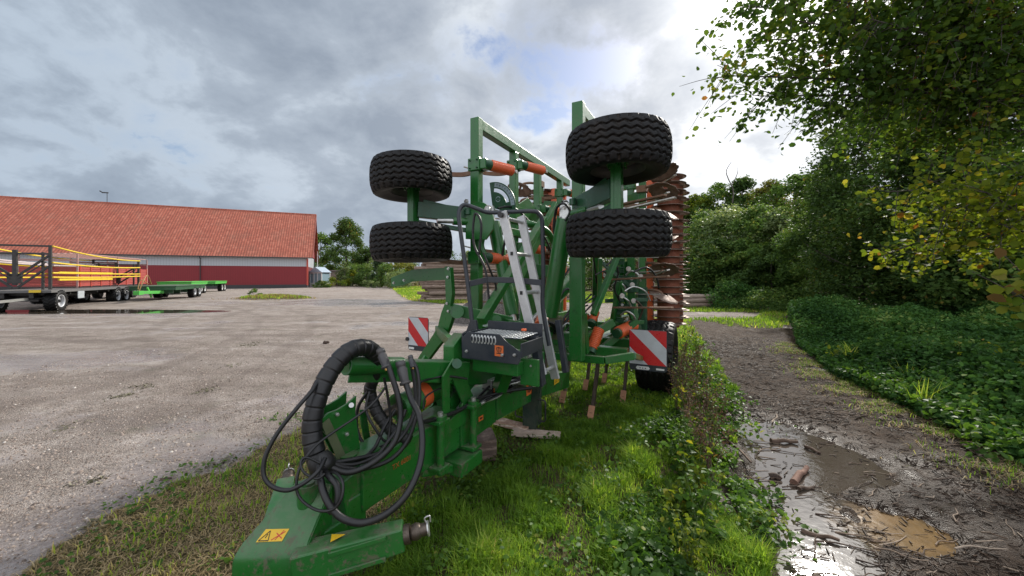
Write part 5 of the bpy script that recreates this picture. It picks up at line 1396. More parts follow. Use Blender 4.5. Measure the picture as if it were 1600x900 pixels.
MB().bar((-.05, 4.0, 1.02), (.52, 4.0, 1.02), .14, .14).build('front_beam', GREEN, cu, .008)
# small bits inside the right wing
b = MB(); 
for z in np.arange(1.0, 1.9, .11): b.box((.74, 5.15, z), (.10, .03, .05)); b.cyl((.70, 5.12, z + .05), (.80, 5.1, z + .04), .012, seg=6)
b.build('adjusting_rack', DKGREEN, cu, .003)
LEGM = paint('dark_worn_leg', (.05, .038, .03), .55, .5, (.16, .10, .06), 0, 8, .4)
# working legs that reach the ground
def ground_tine(x, y, name='ground_tine'):
    b = MB(); P = spline([V3((x, y + .18, .86)), V3((x + .01, y + .20, .62)), V3((x, y + .12, .35)), V3((x, y + .02, .12)), V3((x, y - .05, .06))], 6)
    for i in range(len(P) - 1): b.bar(P[i], P[i + 1] + (P[i + 1] - P[i]) * .06, .035, .075, up=(0, -1, .2))
    lg = b.build('tine_leg', LEGM, cu, .004)
    b = MB(); b.bar((x, y - .01, .16), (x, y - .10, .025), .075, .02, up=(0, -1, 1)); b.build('share', paint('worn_share', (.48, .24, .14), .4, .4, (.2, .12, .08), 0, 10, .5), lg, .003)
for x, y in ((.554, 4.5), (.757, 5.3), (.05, 4.9), (-.4, 5.2), (.30, 6.1), (-.75, 5.7), (.15, 5.6)): ground_tine(x, y)
# parking stand with ring handles
b = MB(); zt = .62
b.plate([(.10 - .07, 3.66, zt), (.10 + .16, 3.66, zt), (.10 + .10, 3.66, .10), (.10 + .08, 3.66, .075), (.10 - .02, 3.66, .075), (.10 - .04, 3.66, .10)], (0, .008, 0)); b.box((.05, 3.70, .35), (.012, .09, .52)); b.box((.22, 3.70, .38), (.012, .09, .46)); b.box((.13, 3.68, .075), (.16, .14, .02))
b.build('parking_stand', paint('black_green_stand', (.012, .035, .022), .5, .4), cu, .003) if 1 else b.build('parking_stand', DKGREEN, cu, .003)
b = MB()
for x_, s in ((.04, -1), (.22, 1)): b.tube([V3((x_, 3.66, .42)), V3((x_ + s * .07, 3.66, .42)), V3((x_ + s * .085, 3.66, .40)), V3((x_ + s * .085, 3.66, .22)), V3((x_ + s * .07, 3.66, .20)), V3((x_, 3.66, .20))], .009, 8, False)
b.build('stand_handle', BLACK, cu)

# ---- loose timber under the machine
WOOD = barkmat('old_board', (.36, .22, .15), (.75, .66, .58)); WOOD2 = barkmat('dark_block', (.10, .065, .05), (.34, .25, .20))
def loc2w(v): return cu.matrix_basis @ V3(v)
bpy.context.view_layer.update()
Mx = Matrix.Translation(cu.location) @ Matrix.Rotation(-TH, 4, 'Z')
def plank(px0, py0, px1, py1, w_, h_, z, m, label, nm='board'):
    a = V3((*gp(px0, py0), z)); c = V3((*gp(px1, py1), z)); L_ = (c - a).length; mid = (a + c) / 2
    b = MB(); n_ = 8; vs = []
    for k in range(n_ + 1):
        t = k / n_
        for (yy, z2) in ((-.5, -.5), (.5, -.5), (.5, .5), (-.5, .5)): vs.append(((t - .5) * L_, yy * w_ + random.uniform(-.003, .003), z2 * h_ + random.uniform(-.003, .003)))
    fs = [(0, 1, 2, 3), (n_ * 4 + 3, n_ * 4 + 2, n_ * 4 + 1, n_ * 4)]
    for k in range(n_):
        for i in range(4): fs.append((k * 4 + i, k * 4 + (i + 1) % 4, k * 4 + 4 + (i + 1) % 4, k * 4 + 4 + i))
    b._add(vs, fs); o = b.build(nm, m, None, .003); o.location = mid; o.rotation_euler = (0, 0, math.atan2(c.y - a.y, c.x - a.x)); tag(o, label, 'wood'); return o
plank(766, 668, 826, 684, .12, .05, .095, WOOD, 'pale weathered board lying in the grass, its end under the parking stand', 'wooden_board')
plank(800, 686, 876, 692, .10, .05, .075, WOOD, 'short reddish board right below the parking stand of the machine', 'wooden_board')
plank(712, 716, 772, 710, .30, .19, .11, WOOD2, 'thick dark timber block in the grass beneath the drawbar hinge', 'wooden_block')
# ================================================================== vegetation
def leafmat(name, stops, trans=.35, rough=.6, tcol=(.35, .55, .05), spec=.13):
    m, n = newmat(name)
    t = n.attr('tint', 'Fac')
    c = n.ramp(t, stops)
    pr_ = principled(n, Base_Color=c, Roughness=rough, Specular_IOR_Level=spec)
    tl_ = n.add('ShaderNodeBsdfTranslucent', i={'Color': n.mix(.55, c, n.mix(1, c, (2.6, 2.4, .9, 1), 'MULTIPLY'))})
    mx = n.add('ShaderNodeMixShader', i={0: trans}); n.l.new(pr_, mx.inputs[1]); n.l.new(tl_.outputs[0], mx.inputs[2])
    n.surface(mx.outputs[0]); return m
G1 = [(0, (.026, .052, .015)), (.4, (.052, .100, .024)), (.75, (.088, .150, .036)), (.93, (.12, .165, .035)), (1, (.22, .17, .04))]
LEAF_DARK = leafmat('dark_leaves', G1, .28)
LEAF_MID = leafmat('mid_green_leaves', [(0, (0.044, 0.088, 0.024)), (.4, (0.079, 0.150, 0.035)), (.8, (0.141, 0.229, 0.053)), (1, (0.264, 0.282, 0.079))], .3)
LEAF_PALE = leafmat('pale_willow_leaves', [(0, (0.078, 0.121, 0.052)), (.4, (0.147, 0.207, 0.086)), (.8, (0.241, 0.310, 0.138)), (1, (0.414, 0.448, 0.241))], .3, .5)
LEAF_YEL = leafmat('yellowing_leaves', [(0, (.03, .06, .01)), (.35, (.075, .12, .015)), (.7, (.16, .20, .02)), (.92, (.30, .26, .03)), (1, (.28, .13, .03))], .45)
LEAF_OVER = leafmat('overhanging_leaves', [(0, (0.032, 0.072, 0.016)), (.5, (0.061, 0.115, 0.020)), (.85, (0.121, 0.176, 0.027)), (.97, (0.297, 0.257, 0.041)), (1, (0.243, 0.108, 0.041))], .42)
LEAF_BRAM = leafmat('bramble_leaves', [(0, (0.018, 0.054, 0.016)), (.5, (0.047, 0.116, 0.028)), (.85, (0.085, 0.186, 0.044)), (1, (0.202, 0.279, 0.078))], .25, .75, spec=.10)
LEAF_AUT = leafmat('autumn_leaves', [(0, (0.060, 0.090, 0.022)), (.5, (0.150, 0.165, 0.030)), (1, (0.300, 0.225, 0.045))], .3)
CONIF = leafmat('conifer_needles', [(0, (0.017, 0.039, 0.017)), (.5, (0.039, 0.073, 0.028)), (1, (0.077, 0.119, 0.042))], .15, .6)
GRASSM = leafmat('grass_blades', [(0, (0.060, 0.127, 0.018)), (.35, (0.127, 0.240, 0.026)), (.7, (0.226, 0.346, 0.042)), (.88, (0.360, 0.420, 0.090)), (1, (0.570, 0.450, 0.226))], .5, .6, spec=.2)
STRAW = leafmat('dry_grass', [(0, (.14, .12, .05)), (.4, (.30, .225, .12)), (1, (.52, .42, .26))], .3, .7)
WEED = leafmat('weed_leaves', [(0, (.028, .07, .012)), (.5, (.065, .14, .022)), (.85, (.12, .21, .034)), (1, (.25, .26, .05))], .42, .5, spec=.2)
TRUNK = barkmat('tree_bark', (.055, .045, .035), (.14, .12, .10))
STALK = paint('brown_stalk', (.10, .055, .035), .8, .4)

def unit(a): return a / np.maximum(np.linalg.norm(a, axis=-1, keepdims=True), 1e-9)
def leafcloud(P, size, rg, up=.35, aspect=.62, nrm=None, shape=4, fold=.25):
    """one leaf per point: rhombus (4) or a pointed six-cornered leaf folded along its rib (6)"""
    N = len(P); a = unit(rg.normal(size=(N, 3)) * [1, 1, .55] + [0, 0, -.15]); nn = rg.normal(size=(N, 3)) + [0, 0, up * 2]
    if nrm is not None: nn = nn + nrm * 1.2
    nn = unit(nn - a * (nn * a).sum(1, keepdims=True)); b = np.cross(nn, a)
    s = (size * rg.uniform(.6, 1.3, N))[:, None]
    if shape == 4:
        v = np.stack([P - a * s * .5, P + b * s * aspect * .5 + nn * s * fold * .3, P + a * s * .5, P - b * s * aspect * .5 + nn * s * fold * .3], 1).reshape(-1, 3)
        f = np.arange(N * 4).reshape(N, 4); k = 4
    else:
        L = lambda t: P + a * s * t
        w = s * aspect * .5; up_ = nn * s * fold * .4
        v = np.stack([L(-.5), L(-.28) + b * w * .85 + up_, L(.12) + b * w * .95 + up_, L(.5) - nn * s * .08, L(.12) - b * w * .95 + up_, L(-.28) - b * w * .85 + up_, L(-.2) , L(.15)], 1).reshape(-1, 3)
        base = np.arange(N)[:, None] * 8
        f = np.concatenate([base + [0, 6, 5, 5], base + [0, 1, 6, 6]], 0)
        f = np.concatenate([base + [0, 1, 2, 7], base + [7, 2, 3, 3][:0] if False else base + [0, 7, 4, 5]], 0)
        f2 = np.concatenate([base + [7, 2, 3, 4]], 0)
        f = np.concatenate([f, f2], 0); k = 8
    return v, f, k
def crownmesh(name, P, size, m, parent, rg, tint, shape=4, up=.35, aspect=.62, nrm=None, kind=None):
    v, f, k = leafcloud(P, size, rg, up, aspect, nrm, shape)
    return fastmesh(name, v, f, m, np.repeat(tint, k), parent=parent, kind=kind)

def taper_limb(b, P, r0, r1, seg=7):
    b.tube(P, r0, seg, True, r_end=r1)

def tree(name, label, cat, x, y, h, rad, nleaf, lsize, m, seed, group=None, crown0=.15, clumps=60, shape_pow=1.0, trunk_r=None, cone=0.0, zscale=1.0, limbs=9, spread=.34, sx=1.0, tone=.0, leafshape=4, lean=(0, 0), lower=.0, ragged=.35):
    rg = np.random.default_rng(seed); rd = random.Random(seed)
    z0 = h1(x, y) - .05; t = empty(name, (x, y, z0)); tag(t, label, cat, group)
    tr = trunk_r or h * .022; b = MB()
    top = V3((lean[0], lean[1], h * .86)); mid = V3((lean[0] * .4 + rd.uniform(-.1, .1) * rad * .3, lean[1] * .4, h * .45))
    taper_limb(b, [V3((0, 0, -.1)), mid * .5 + V3((rd.uniform(-.1, .1), 0, 0)), mid, top], tr, tr * .18, 9)
    cz0 = h * crown0; ch = h - cz0
    C = []
    for i in range(clumps):
        a = rg.uniform(0, 2 * math.pi); tz = rg.uniform(0.02, 1) ** shape_pow
        if cone: rr = rad * (1 - tz) ** cone * (.9 if tz > .06 else .6)
        else: rr = rad * math.sqrt(max(0, 1 - (2 * tz - 1 + .12) ** 2 * .96))
        if lower: rr = max(rr, rad * lower * (1 - tz))
        q = rr * rg.uniform(.35, 1.0) ** .5 * (1 + rg.uniform(-ragged, ragged))
        lx, ly = lean[0] * tz, lean[1] * tz
        C.append((q * math.cos(a) * sx + lx, q * math.sin(a) + ly, cz0 + tz * ch * .97))
    C = np.array(C)
    for i in range(min(limbs, len(C))):
        c = C[i]; st = V3((0, 0, 0)).lerp(mid, .5) if c[2] < h * .4 else mid.lerp(top, max(0, min(1, (c[2] / h - .5) * 1.6)))
        e = V3(c); taper_limb(b, [st, st.lerp(e, .5) + V3((0, 0, -.04 * h)), e], tr * .42, tr * .08, 6)
    b.build('trunk', TRUNK, t)
    w = rg.uniform(.5, 1.4, clumps); w /= w.sum(); ci = rg.choice(clumps, nleaf, p=w)
    cs = rad * spread * rg.uniform(.6, 1.35, clumps)
    dirs = unit(rg.normal(size=(nleaf, 3))); rr = rg.uniform(0, 1, nleaf) ** .42
    P = C[ci] + dirs * (rr * cs[ci])[:, None] * [1, 1, .72 * zscale]
    ct = rg.uniform(-.22, .22, clumps)
    tint = np.clip(.45 + tone + ct[ci] + rg.normal(0, .17, nleaf), 0, 1)
    P[:, 2] = np.maximum(P[:, 2], .05)
    crownmesh('crown', P, lsize, m, t, rg, tint, leafshape, nrm=dirs)
    return t

# ---- far left group beside the barn
def farx(px, Y): return wp(px, 450, Y).x
tree('round_tree', 'broad rounded deciduous tree at the right end of the red barn', 'tree', farx(501, 84), 84, 11.0, 4.4, 7000, .42, LEAF_MID, 11, crown0=.1, clumps=40)
tree('tall_conifer', 'tall dark conifer with a pointed ragged top beyond the yard', 'tree', farx(541, 80), 80, 13.6, 6.4, 18000, .40, LEAF_DARK, 12, crown0=.03, clumps=110, cone=.62, spread=.2, shape_pow=1.25, tone=.12)
tree('conifer', 'medium dark conifer leaning against the tall pointed conifer', 'tree', farx(575, 76), 76, 7.2, 4.4, 9000, .34, LEAF_DARK, 13, crown0=.03, clumps=60, cone=.5, spread=.25, tone=.05)
tree('slim_shrub', 'slim pale green upright shrub in front of the tall conifer', 'shrub', farx(539, 66), 66, 4.2, 1.0, 2500, .22, LEAF_PALE, 14, crown0=.03, clumps=24, cone=.4, tone=-.05)
tree('golden_shrub', 'low golden green shrub right of the slim upright shrub', 'shrub', farx(552, 64), 64, 2.7, 1.1, 1800, .22, LEAF_YEL, 15, crown0=.03, clumps=16)
tree('cypress', 'narrow dark cypress near the left tyres of the machine', 'tree', farx(590, 62), 62, 4.9, 1.25, 4000, .2, CONIF, 16, crown0=.02, clumps=36, cone=.5)
tree('thin_golden_cypress', 'thin yellow-green cypress right beside the narrow dark cypress', 'shrub', farx(597, 60), 60, 2.9, .45, 1400, .16, LEAF_YEL, 17, crown0=.02, clumps=14, cone=.4)
tree('bare_topped_tree', 'pale thin-crowned tree left of the log stack', 'tree', farx(612, 70), 70, 6.4, 4.0, 3800, .26, LEAF_PALE, 18, crown0=.15, clumps=50, spread=.22, limbs=24)
tree('yellowish_bush', 'rounded yellowish bush touching the left end of the log stack', 'shrub', farx(628, 62), 62, 4.0, 3.0, 4500, .26, LEAF_AUT, 19, crown0=.03, clumps=30)
tree('dark_bush', 'dark bush between the tall conifer and the narrow cypress', 'shrub', farx(572, 64), 64, 3.0, 2.1, 3500, .24, LEAF_DARK, 20, crown0=.03, clumps=24)
tree('clipped_hedge', 'low clipped dark hedge in front of the white summer house', 'hedge', farx(500, 58), 58, 1.1, .9, 1800, .14, LEAF_DARK, 21, crown0=.05, clumps=20, sx=1.4)
tree('yellow_hedge', 'low yellow-green hedge between summer house and slim shrub', 'hedge', farx(519, 60), 60, 1.35, 1.3, 2200, .16, LEAF_YEL, 22, crown0=.03, clumps=22, sx=1.5)
tree('grey_shrub', 'small silvery shrub on the edge of the yard', 'shrub', farx(580, 57), 57, 1.3, 1.0, 1200, .14, LEAF_PALE, 23, crown0=.03, clumps=14)
tree('garden_bush', 'wide mid-green bush filling the gap left of the narrow dark cypress', 'shrub', farx(560, 70), 70, 4.2, 3.2, 5000, .26, LEAF_MID, 24, crown0=.02, clumps=34)
tree('garden_bush', 'light green bush between the golden cypress and the log stack', 'shrub', farx(609, 60), 60, 3.6, 2.4, 4500, .24, LEAF_MID, 25, crown0=.02, clumps=30)
tree('garden_bush', 'low green bush on the grass in front of the yellowish bush', 'shrub', farx(622, 54), 54, 2.4, 2.0, 3000, .20, LEAF_PALE, 26, crown0=.02, clumps=24)
for i, (px, Y, h_) in enumerate(((655, 75, 6.5), (690, 70, 7), (735, 66, 6.0), (780, 58, 5.2), (830, 54, 5.6), (880, 50, 6.2), (925, 46, 6.0), (970, 42, 6.4), (1015, 38, 7.0))):
    tree('background_tree', ['leafy tree behind the log stacks, seen past the green frames', ][0], 'tree', farx(px, Y), Y, h_, h_ * .45, 4200, .3, (LEAF_MID, LEAF_DARK, LEAF_PALE)[i % 3], 30 + i, group='trees in a row behind the log stacks', crown0=.06, clumps=34)

# ---- the wood on the right
hill = [(1085, 72, 13.0, 5.5, LEAF_YEL, 'yellow-tinged tree on the hill just right of the disc roller'), (1122, 70, 14.5, 5.5, LEAF_MID, 'tree on the hill above the pale bushes, left of the bare twig'),
        (1160, 68, 15.2, 5.8, LEAF_DARK, 'dark oak on the hill with knotty open branches'), (1205, 72, 15.6, 6.0, LEAF_AUT, 'rust-tinged round tree on the hilltop'),
        (1240, 66, 15.5, 6.5, LEAF_MID, 'hill tree half hidden by the big dark tree'), (1300, 60, 17, 5.5, LEAF_DARK, 'dark tree deep in the wood behind the big hazel'), (1058, 74, 12.5, 5.0, LEAF_DARK, 'dark tree on the hill directly behind the disc roller')]
for i, (px, Y, h_, r_, m, lab) in enumerate(hill):
    x_ = farx(px, Y); g0 = h1(x_, Y)
    tree('hill_tree', lab, 'tree', x_, Y, h_ - g0 + 4.0, r_, 11000, .50, m, 50 + i, crown0=.0, clumps=70, spread=.26, lower=.8)
b = MB(); p0 = V3((0, 0, 0)); b.tube([p0, V3((.3, 0, 3.0)), V3((-.6, 0, 5.2)), V3((-.9, 0, 6.4)), V3((-.3, 0, 7.6)), V3((.0, 0, 8.0))], .11, 6, r_end=.04); b.tube([V3((.2, 0, 4.2)), V3((1.0, 0, 6.0)), V3((1.1, 0, 7.4))], .07, 6, r_end=.03)
b.tube([V3((0, 0, 0)), V3((0, 0, -9))], .14, 6); o = b.build('bare_tree', TRUNK); o.location = (farx(1143, 66), 66, 13.4); tag(o, 'bare crooked dead branches rising above the hill trees', 'tree')
mid = [(1098, 31, 6.8, 3.4, LEAF_MID, 'mid-green bush tree just right of the disc roller'), (1140, 29, 7.0, 3.3, LEAF_PALE, 'pale green bush tree above the low log pile'), (1185, 27, 6.6, 3.0, LEAF_MID, 'mid-green bushy tree at the end of the gravel path'),
       (1222, 25, 6.2, 2.2, LEAF_PALE, 'silvery willow bush catching the light beside the dark tree'), (1118, 26, 4.2, 2.2, LEAF_DARK, 'dark undergrowth bush behind the low log pile'), (1160, 25, 4.0, 2.2, LEAF_MID, 'lower green bush right of the low log pile'),
       (1205, 22.5, 3.6, 1.7, LEAF_DARK, 'dark bush at the corner where the path meets the wood')]
for i, (px, Y, h_, r_, m, lab) in enumerate(mid):
    tree('bush_tree', lab, 'bush', farx(px, Y), Y, h_, r_, 16000, .20, m, 70 + i, crown0=.0, clumps=80, spread=.27, lower=.95, tone=.05)
tree('low_bush', 'low bramble bush spilling over the end of the low log pile', 'bush', farx(1150, 20.5), 20.5, 1.25, 1.5, 5000, .11, LEAF_BRAM, 80, crown0=.0, clumps=40, lower=1)
tree('low_bush', 'rough low bush at the foot of the silvery willow bush', 'bush', farx(1195, 19), 19, 1.0, 1.4, 4500, .10, LEAF_MID, 81, crown0=.0, clumps=40, lower=1)
dark = [(1350, 16.0, 9.0, 2.4, LEAF_DARK, 'big dark hazel tree at the front corner of the wood'), (1405, 14, 8.8, 2.5, LEAF_DARK, 'dark leafy tree behind the bramble bank'), (1440, 17, 8.6, 2.8, LEAF_MID, 'tall leafy tree in the second row of the wood'),
        (1460, 13, 6.6, 2.6, LEAF_DARK, 'dark tree above the middle of the bramble bank'), (1540, 12, 6.3, 2.8, LEAF_DARK, 'dark tree behind the yellow-leaved branches'), (1640, 11, 6.0, 2.8, LEAF_MID, 'green tree at the right edge of the wood'),
        (1500, 18, 8.8, 3.4, LEAF_DARK, 'high tree deep in the wood on the right'), (1620, 17, 8.6, 3.6, LEAF_DARK, 'high dark tree deep in the wood at the far right'), (1750, 10, 9, 3.5, LEAF_DARK, 'dark tree just outside the right edge of the wood'), (1278, 19.5, 5.6, 1.7, LEAF_MID, 'lighter green tree leaning out of the wood over the path')]
for i, (px, Y, h_, r_, m, lab) in enumerate(dark):
    tree('woodland_tree', lab, 'tree', farx(px, Y), Y, h_, r_, 24000, .135, m, 90 + i, crown0=.05, clumps=110, spread=.27, lower=.75, trunk_r=.11, limbs=14, tone=.0)
# bramble bank
def scatter(n, rg, fn, box):
    out = []; tot = 0
    while tot < n:
        x = rg.uniform(box[0], box[1], n * 2); y = rg.uniform(box[2], box[3], n * 2); k = fn(x, y) > rg.random(n * 2)
        out.append(np.stack([x[k], y[k]], 1)); tot += k.sum()
        if len(out) > 60: break
    return np.concatenate(out)[:n]
BR = edge([(1245, 540), (1310, 592), (1400, 634), (1600, 728)]) + [(6.6, 3.2), (11, 3.2), (14, 8), (13.5, 14), (9.3, 13)]
rg = np.random.default_rng(5)
def brh(x, y):
    d = inpoly(x, y, BR).astype(float)
    # distance from the track edge, roughly
    e = np.min([np.hypot(x - ax_, y - ay_) for ax_, ay_ in [tuple(np.array(BR[i]) * (1 - t) + np.array(BR[i + 1]) * t) for i in range(3) for t in np.linspace(0, 1, 6)]], axis=0)
    return d * (sst(e, .05, 1.6) * .62 + .10) * (.25 + 1.45 * fbm(x + 5, y, .95, 3))
XY = scatter(115000, rg, lambda x, y: inpoly(x, y, BR) * np.clip(1.35 - np.hypot(x, y) / 18, .12, 1), (2, 14.5, 3, 14.5))
H = brh(XY[:, 0], XY[:, 1]); g0 = height(XY[:, 0], XY[:, 1])
zz_ = g0 + H * (1 - rg.uniform(0, 1, len(XY)) ** 2.2 * .75) + rg.normal(0, .035, len(XY))
P = np.column_stack([XY, np.maximum(zz_, g0 + .01)])
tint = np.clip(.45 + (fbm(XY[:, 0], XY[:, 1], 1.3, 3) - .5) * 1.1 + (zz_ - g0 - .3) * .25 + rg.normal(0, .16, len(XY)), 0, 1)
o = crownmesh('bramble_bank', P, .066, LEAF_BRAM, None, rg, tint, 6, up=.5, aspect=.75, kind='stuff'); tag(o, 'dense dark green bramble bank along the right side of the muddy track', 'brambles')
# low growth running down from the bank towards the camera on the right
BR2 = edge([(1400, 634), (1600, 728)]) + [(6.6, 3.2), (6.2, 3.3), (4.4, 3.5)] 
XY = scatter(9000, rg, lambda x, y: (inpoly(x + (fbm(x, y, 3, 2) - .5) * .5, y, BR2) | inpoly(x, y, BR)) * (y < 6.5) * .8, (2, 8, 3, 6.5))
g0 = height(XY[:, 0], XY[:, 1]); P = np.column_stack([XY, g0 + rg.uniform(.02, .22, len(XY))])
o = crownmesh('nettle_fringe', P, .075, WEED, None, rg, np.clip(rg.normal(.5, .2, len(P)), 0, 1), 6, up=.9, aspect=.6, kind='stuff'); tag(o, 'brighter green nettles along the foot of the bramble bank', 'nettles')

# ---- branches hanging in from the right, from a tree just outside the frame
ov = empty('overhanging_tree', (7.6, 5.2, h1(7.6, 5.2))); tag(ov, 'big tree whose leafy branches hang over the track in the upper right corner', 'tree')
rg = np.random.default_rng(21); rd = random.Random(4); base = V3((7.6, 5.2, 0))
b = MB(); b.tube([V3((0, 0, -.2)), V3((-.05, .1, 2.2)), V3((.1, 0, 4.6)), V3((-.1, .2, 8.5))], .24, 12, r_end=.10)
LP = []; LT = []; YP = []; YT = []
def spray(start, end, r0, nt, leaves, sp, dr=.25, yellow=False, tw=.6):
    P = spline([start, start.lerp(end, .35) + V3((rd.uniform(-.2, .2), rd.uniform(-.2, .2), .22)), start.lerp(end, .7) + V3((0, 0, .12)), end], 7)
    b.tube(P, r0, 6, False, r_end=.006)
    n_ = len(P)
    for k in range(nt):
        t = .25 + .75 * (k + rd.random()) / nt; i = min(int(t * (n_ - 1)), n_ - 2); p = P[i].lerp(P[i + 1], t * (n_ - 1) - i)
        d = (P[i + 1] - P[i]).normalized(); side = V3(unit(rg.normal(size=3))); side = (side - d * side.dot(d)).normalized()
        e = p + (d * .7 + side * .8).normalized() * tw * rd.uniform(.5, 1.2) + V3((0, 0, -dr * rd.random()))
        q = spline([p, p.lerp(e, .5) + V3((0, 0, .03)), e], 4); b.tube(q, .006, 4, False, r_end=.002)
        for _ in range(leaves):
            u = rd.uniform(.05, 1.05); c = p.lerp(e, u)
            pt = (c.x + rg.normal(0, sp), c.y + rg.normal(0, sp), c.z + rg.normal(0, sp) - .02)
            (YP if yellow else LP).append(pt)
def tgt(px, py, Y): return wp(px, py, Y) - V3((7.6, 5.2, h1(7.6, 5.2)))
mains = [((1130, 118), 5.0), ((1175, 60), 5.1), ((1150, 8), 5.0), ((1185, 150), 5.2), ((1240, 110), 5.0), ((1225, 30), 4.8), ((1290, 150), 5.1), ((1300, 60), 4.9), ((1270, -30), 4.7), ((1330, 110), 5.0), ((1360, 30), 4.6), ((1400, 140), 5.2), ((1420, 70), 4.8),
         ((1450, -20), 4.5), ((1470, 130), 5.2), ((1500, 60), 4.8), ((1540, 160), 5.0), ((1560, 30), 4.6), ((1390, -60), 4.5), ((1300, -80), 4.6), ((1600, 110), 5.0), ((1440, 190), 5.6), ((1510, 210), 5.4), ((1350, 190), 5.8), ((1580, 230), 5.2), ((1400, 230), 6.0),
         ((1600, -10), 4.6), ((1500, -60), 4.4), ((1360, 170), 5.4), ((1210, -20), 4.8)]
for (q, Y) in mains:
    e = tgt(q[0], q[1], Y + rd.uniform(-.3, .3)); st = V3((-.05, .1, max(1.8, min(6.5, e.z * .55 + 1.6)))); 
    L_ = (e - st).length; spray(st, e, .022 + .006 * L_ / 4, int(10 + L_ * 10), 14, .078)
for (q, Y) in (((1385, 300), 5.0), ((1400, 345), 5.2), ((1450, 280), 4.8), ((1470, 330), 4.7), ((1500, 380), 5.0), ((1540, 300), 4.4), ((1560, 350), 4.6), ((1430, 390), 5.6), ((1590, 270), 4.3), ((1490, 250), 4.9), ((1380, 400), 5.4)):
    e = tgt(q[0], q[1], Y); st = V3((-.05, .1, rd.uniform(1.5, 2.6))); spray(st, e, .02, 17, 13, .06, yellow=True, tw=.45)
b.build('trunk', TRUNK, ov)
LP = np.array(LP); YP = np.array(YP)
cl = fbm(LP[:, 0] * 3 + LP[:, 2], LP[:, 2] * 3 + LP[:, 1], 1, 2) - .5
crownmesh('crown', LP, .078, LEAF_OVER, ov, rg, np.clip(.45 + cl * .9 + rg.normal(0, .17, len(LP)), 0, 1), 6, up=.3, aspect=.72)
crownmesh('yellowing_branches', YP, .080, LEAF_YEL, ov, rg, np.clip(.55 + rg.normal(0, .2, len(YP)), 0, 1), 6, up=.3, aspect=.8)
# nearest low branch with big turning leaves
nb_ = empty('near_branch', (4.6, 3.2, h1(4.6, 3.2))); tag(nb_, 'nearest bush at the right edge with large green and brown turning leaves', 'bush')
b = MB(); LP = []
b.tube([V3((0, 0, -.1)), V3((-.1, -.1, .9)), V3((-.3, -.2, 1.5))], .035, 7, r_end=.02)
for (px, py, Y) in ((1520, 425, 3.0), (1560, 445, 2.9), (1600, 400, 2.8), (1585, 470, 2.9), (1610, 500, 2.8), (1570, 400, 2.9), (1630, 450, 2.8)):
    e = wp(px, py, Y) - V3((4.6, 3.2, h1(4.6, 3.2))); st = V3((-.2, -.15, 1.2)); q = spline([st, st.lerp(e, .5) + V3((0, 0, .08)), e], 5); b.tube(q, .008, 5, False, r_end=.003)
    for k in range(14): t = rd.uniform(.45, 1.05); c = st.lerp(e, t); LP.append((c.x + rd.gauss(0, .055), c.y + rd.gauss(0, .05), c.z + rd.gauss(0, .05)))
b.build('trunk', TRUNK, nb_); LP = np.array(LP)
crownmesh('crown', LP, .088, leafmat('turning_leaves', [(0, (.05, .09, .015)), (.5, (.10, .16, .02)), (.8, (.22, .24, .04)), (.93, (.20, .13, .05)), (1, (.10, .06, .035))], .45), nb_, rg, rg.random(len(LP)), 6, up=.2, aspect=.8)

# ---- grass
def blades(name, XY, hgt, wid, m, tint, rg, lean=.5, label=None, cat=None, z0=None, kind='stuff'):
    N = len(XY); g0 = height(XY[:, 0], XY[:, 1]) if z0 is None else z0
    a = rg.uniform(0, 2 * math.pi, N); h = hgt * rg.uniform(.45, 1.25, N); w_ = wid * rg.uniform(.7, 1.3, N)
    dx, dy = np.cos(a), np.sin(a); ln = lean * rg.uniform(.2, 1.3, N) * h
    B = np.column_stack([XY, g0 - .005]); side = np.column_stack([-dy, dx, np.zeros(N)]); fw = np.column_stack([dx, dy, np.zeros(N)])
    up_ = np.array([0, 0, 1.0])
    m1 = B + up_ * (h * .55)[:, None] + fw * (ln * .35)[:, None]; tp = B + up_ * (h * (1 - .25 * lean))[:, None] + fw * ln[:, None]
    v = np.stack([B - side * w_[:, None] * .5, B + side * w_[:, None] * .5, m1 + side * w_[:, None] * .42, m1 - side * w_[:, None] * .42, tp + side * w_[:, None] * .06, tp - side * w_[:, None] * .06], 1).reshape(-1, 3)
    base = np.arange(N)[:, None] * 6; f = np.concatenate([base + [0, 1, 2, 3], base + [3, 2, 4, 5]], 0)
    o = fastmesh(name, v, f, m, np.repeat(tint, 6), kind=kind)
    if label: tag(o, label, cat)
    return o
rg = np.random.default_rng(31)
def strawzone(x, y):      # worn, dry corner between yard and drawbar
    q = np.array([(-4.5, 1.2), gp(0, 835), gp(160, 735), gp(300, 670), gp(470, 630), gp(620, 600), gp(660, 690), gp(560, 830), (-.35, 1.2), (-2.6, 1.0)])
    jx = x + (fbm(x, y, 2.2, 3) - .5) * .7; jy = y + (fbm(x + 50, y, 2.2, 3) - .5) * .7
    return inpoly(jx, jy, [tuple(p) for p in q])
def gdens(x, y):
    g = zones(x, y)[0]; d = np.hypot(x, y)
    n_ = fbm(x, y, 1.6, 3); g = g * sst(fbm(x + 31, y, 5, 3) + .35 * inpoly(x, y, [(q[0] + .2, q[1]) for q in GRASS]), .35, .6)
    v = g * np.clip((3.4 / np.maximum(d, 2.0)) ** 1.25, 0, 1) * (.25 + 1.2 * n_) * (.12 + .88 * sst(fbm(x + 60, y, 4.5, 3), .36, .56))
    s_ = strawzone(x, y); v = v * np.where(s_, .06, 1.0)
    v = v * np.where((blob(x, y, gp(735, 725), (.35, .3)) + blob(x, y, gp(660, 745), (.3, .35))) > .5, .25, 1)
    return v
XY = scatter(185000, rg, gdens, (-3, 5, 1.4, 13))
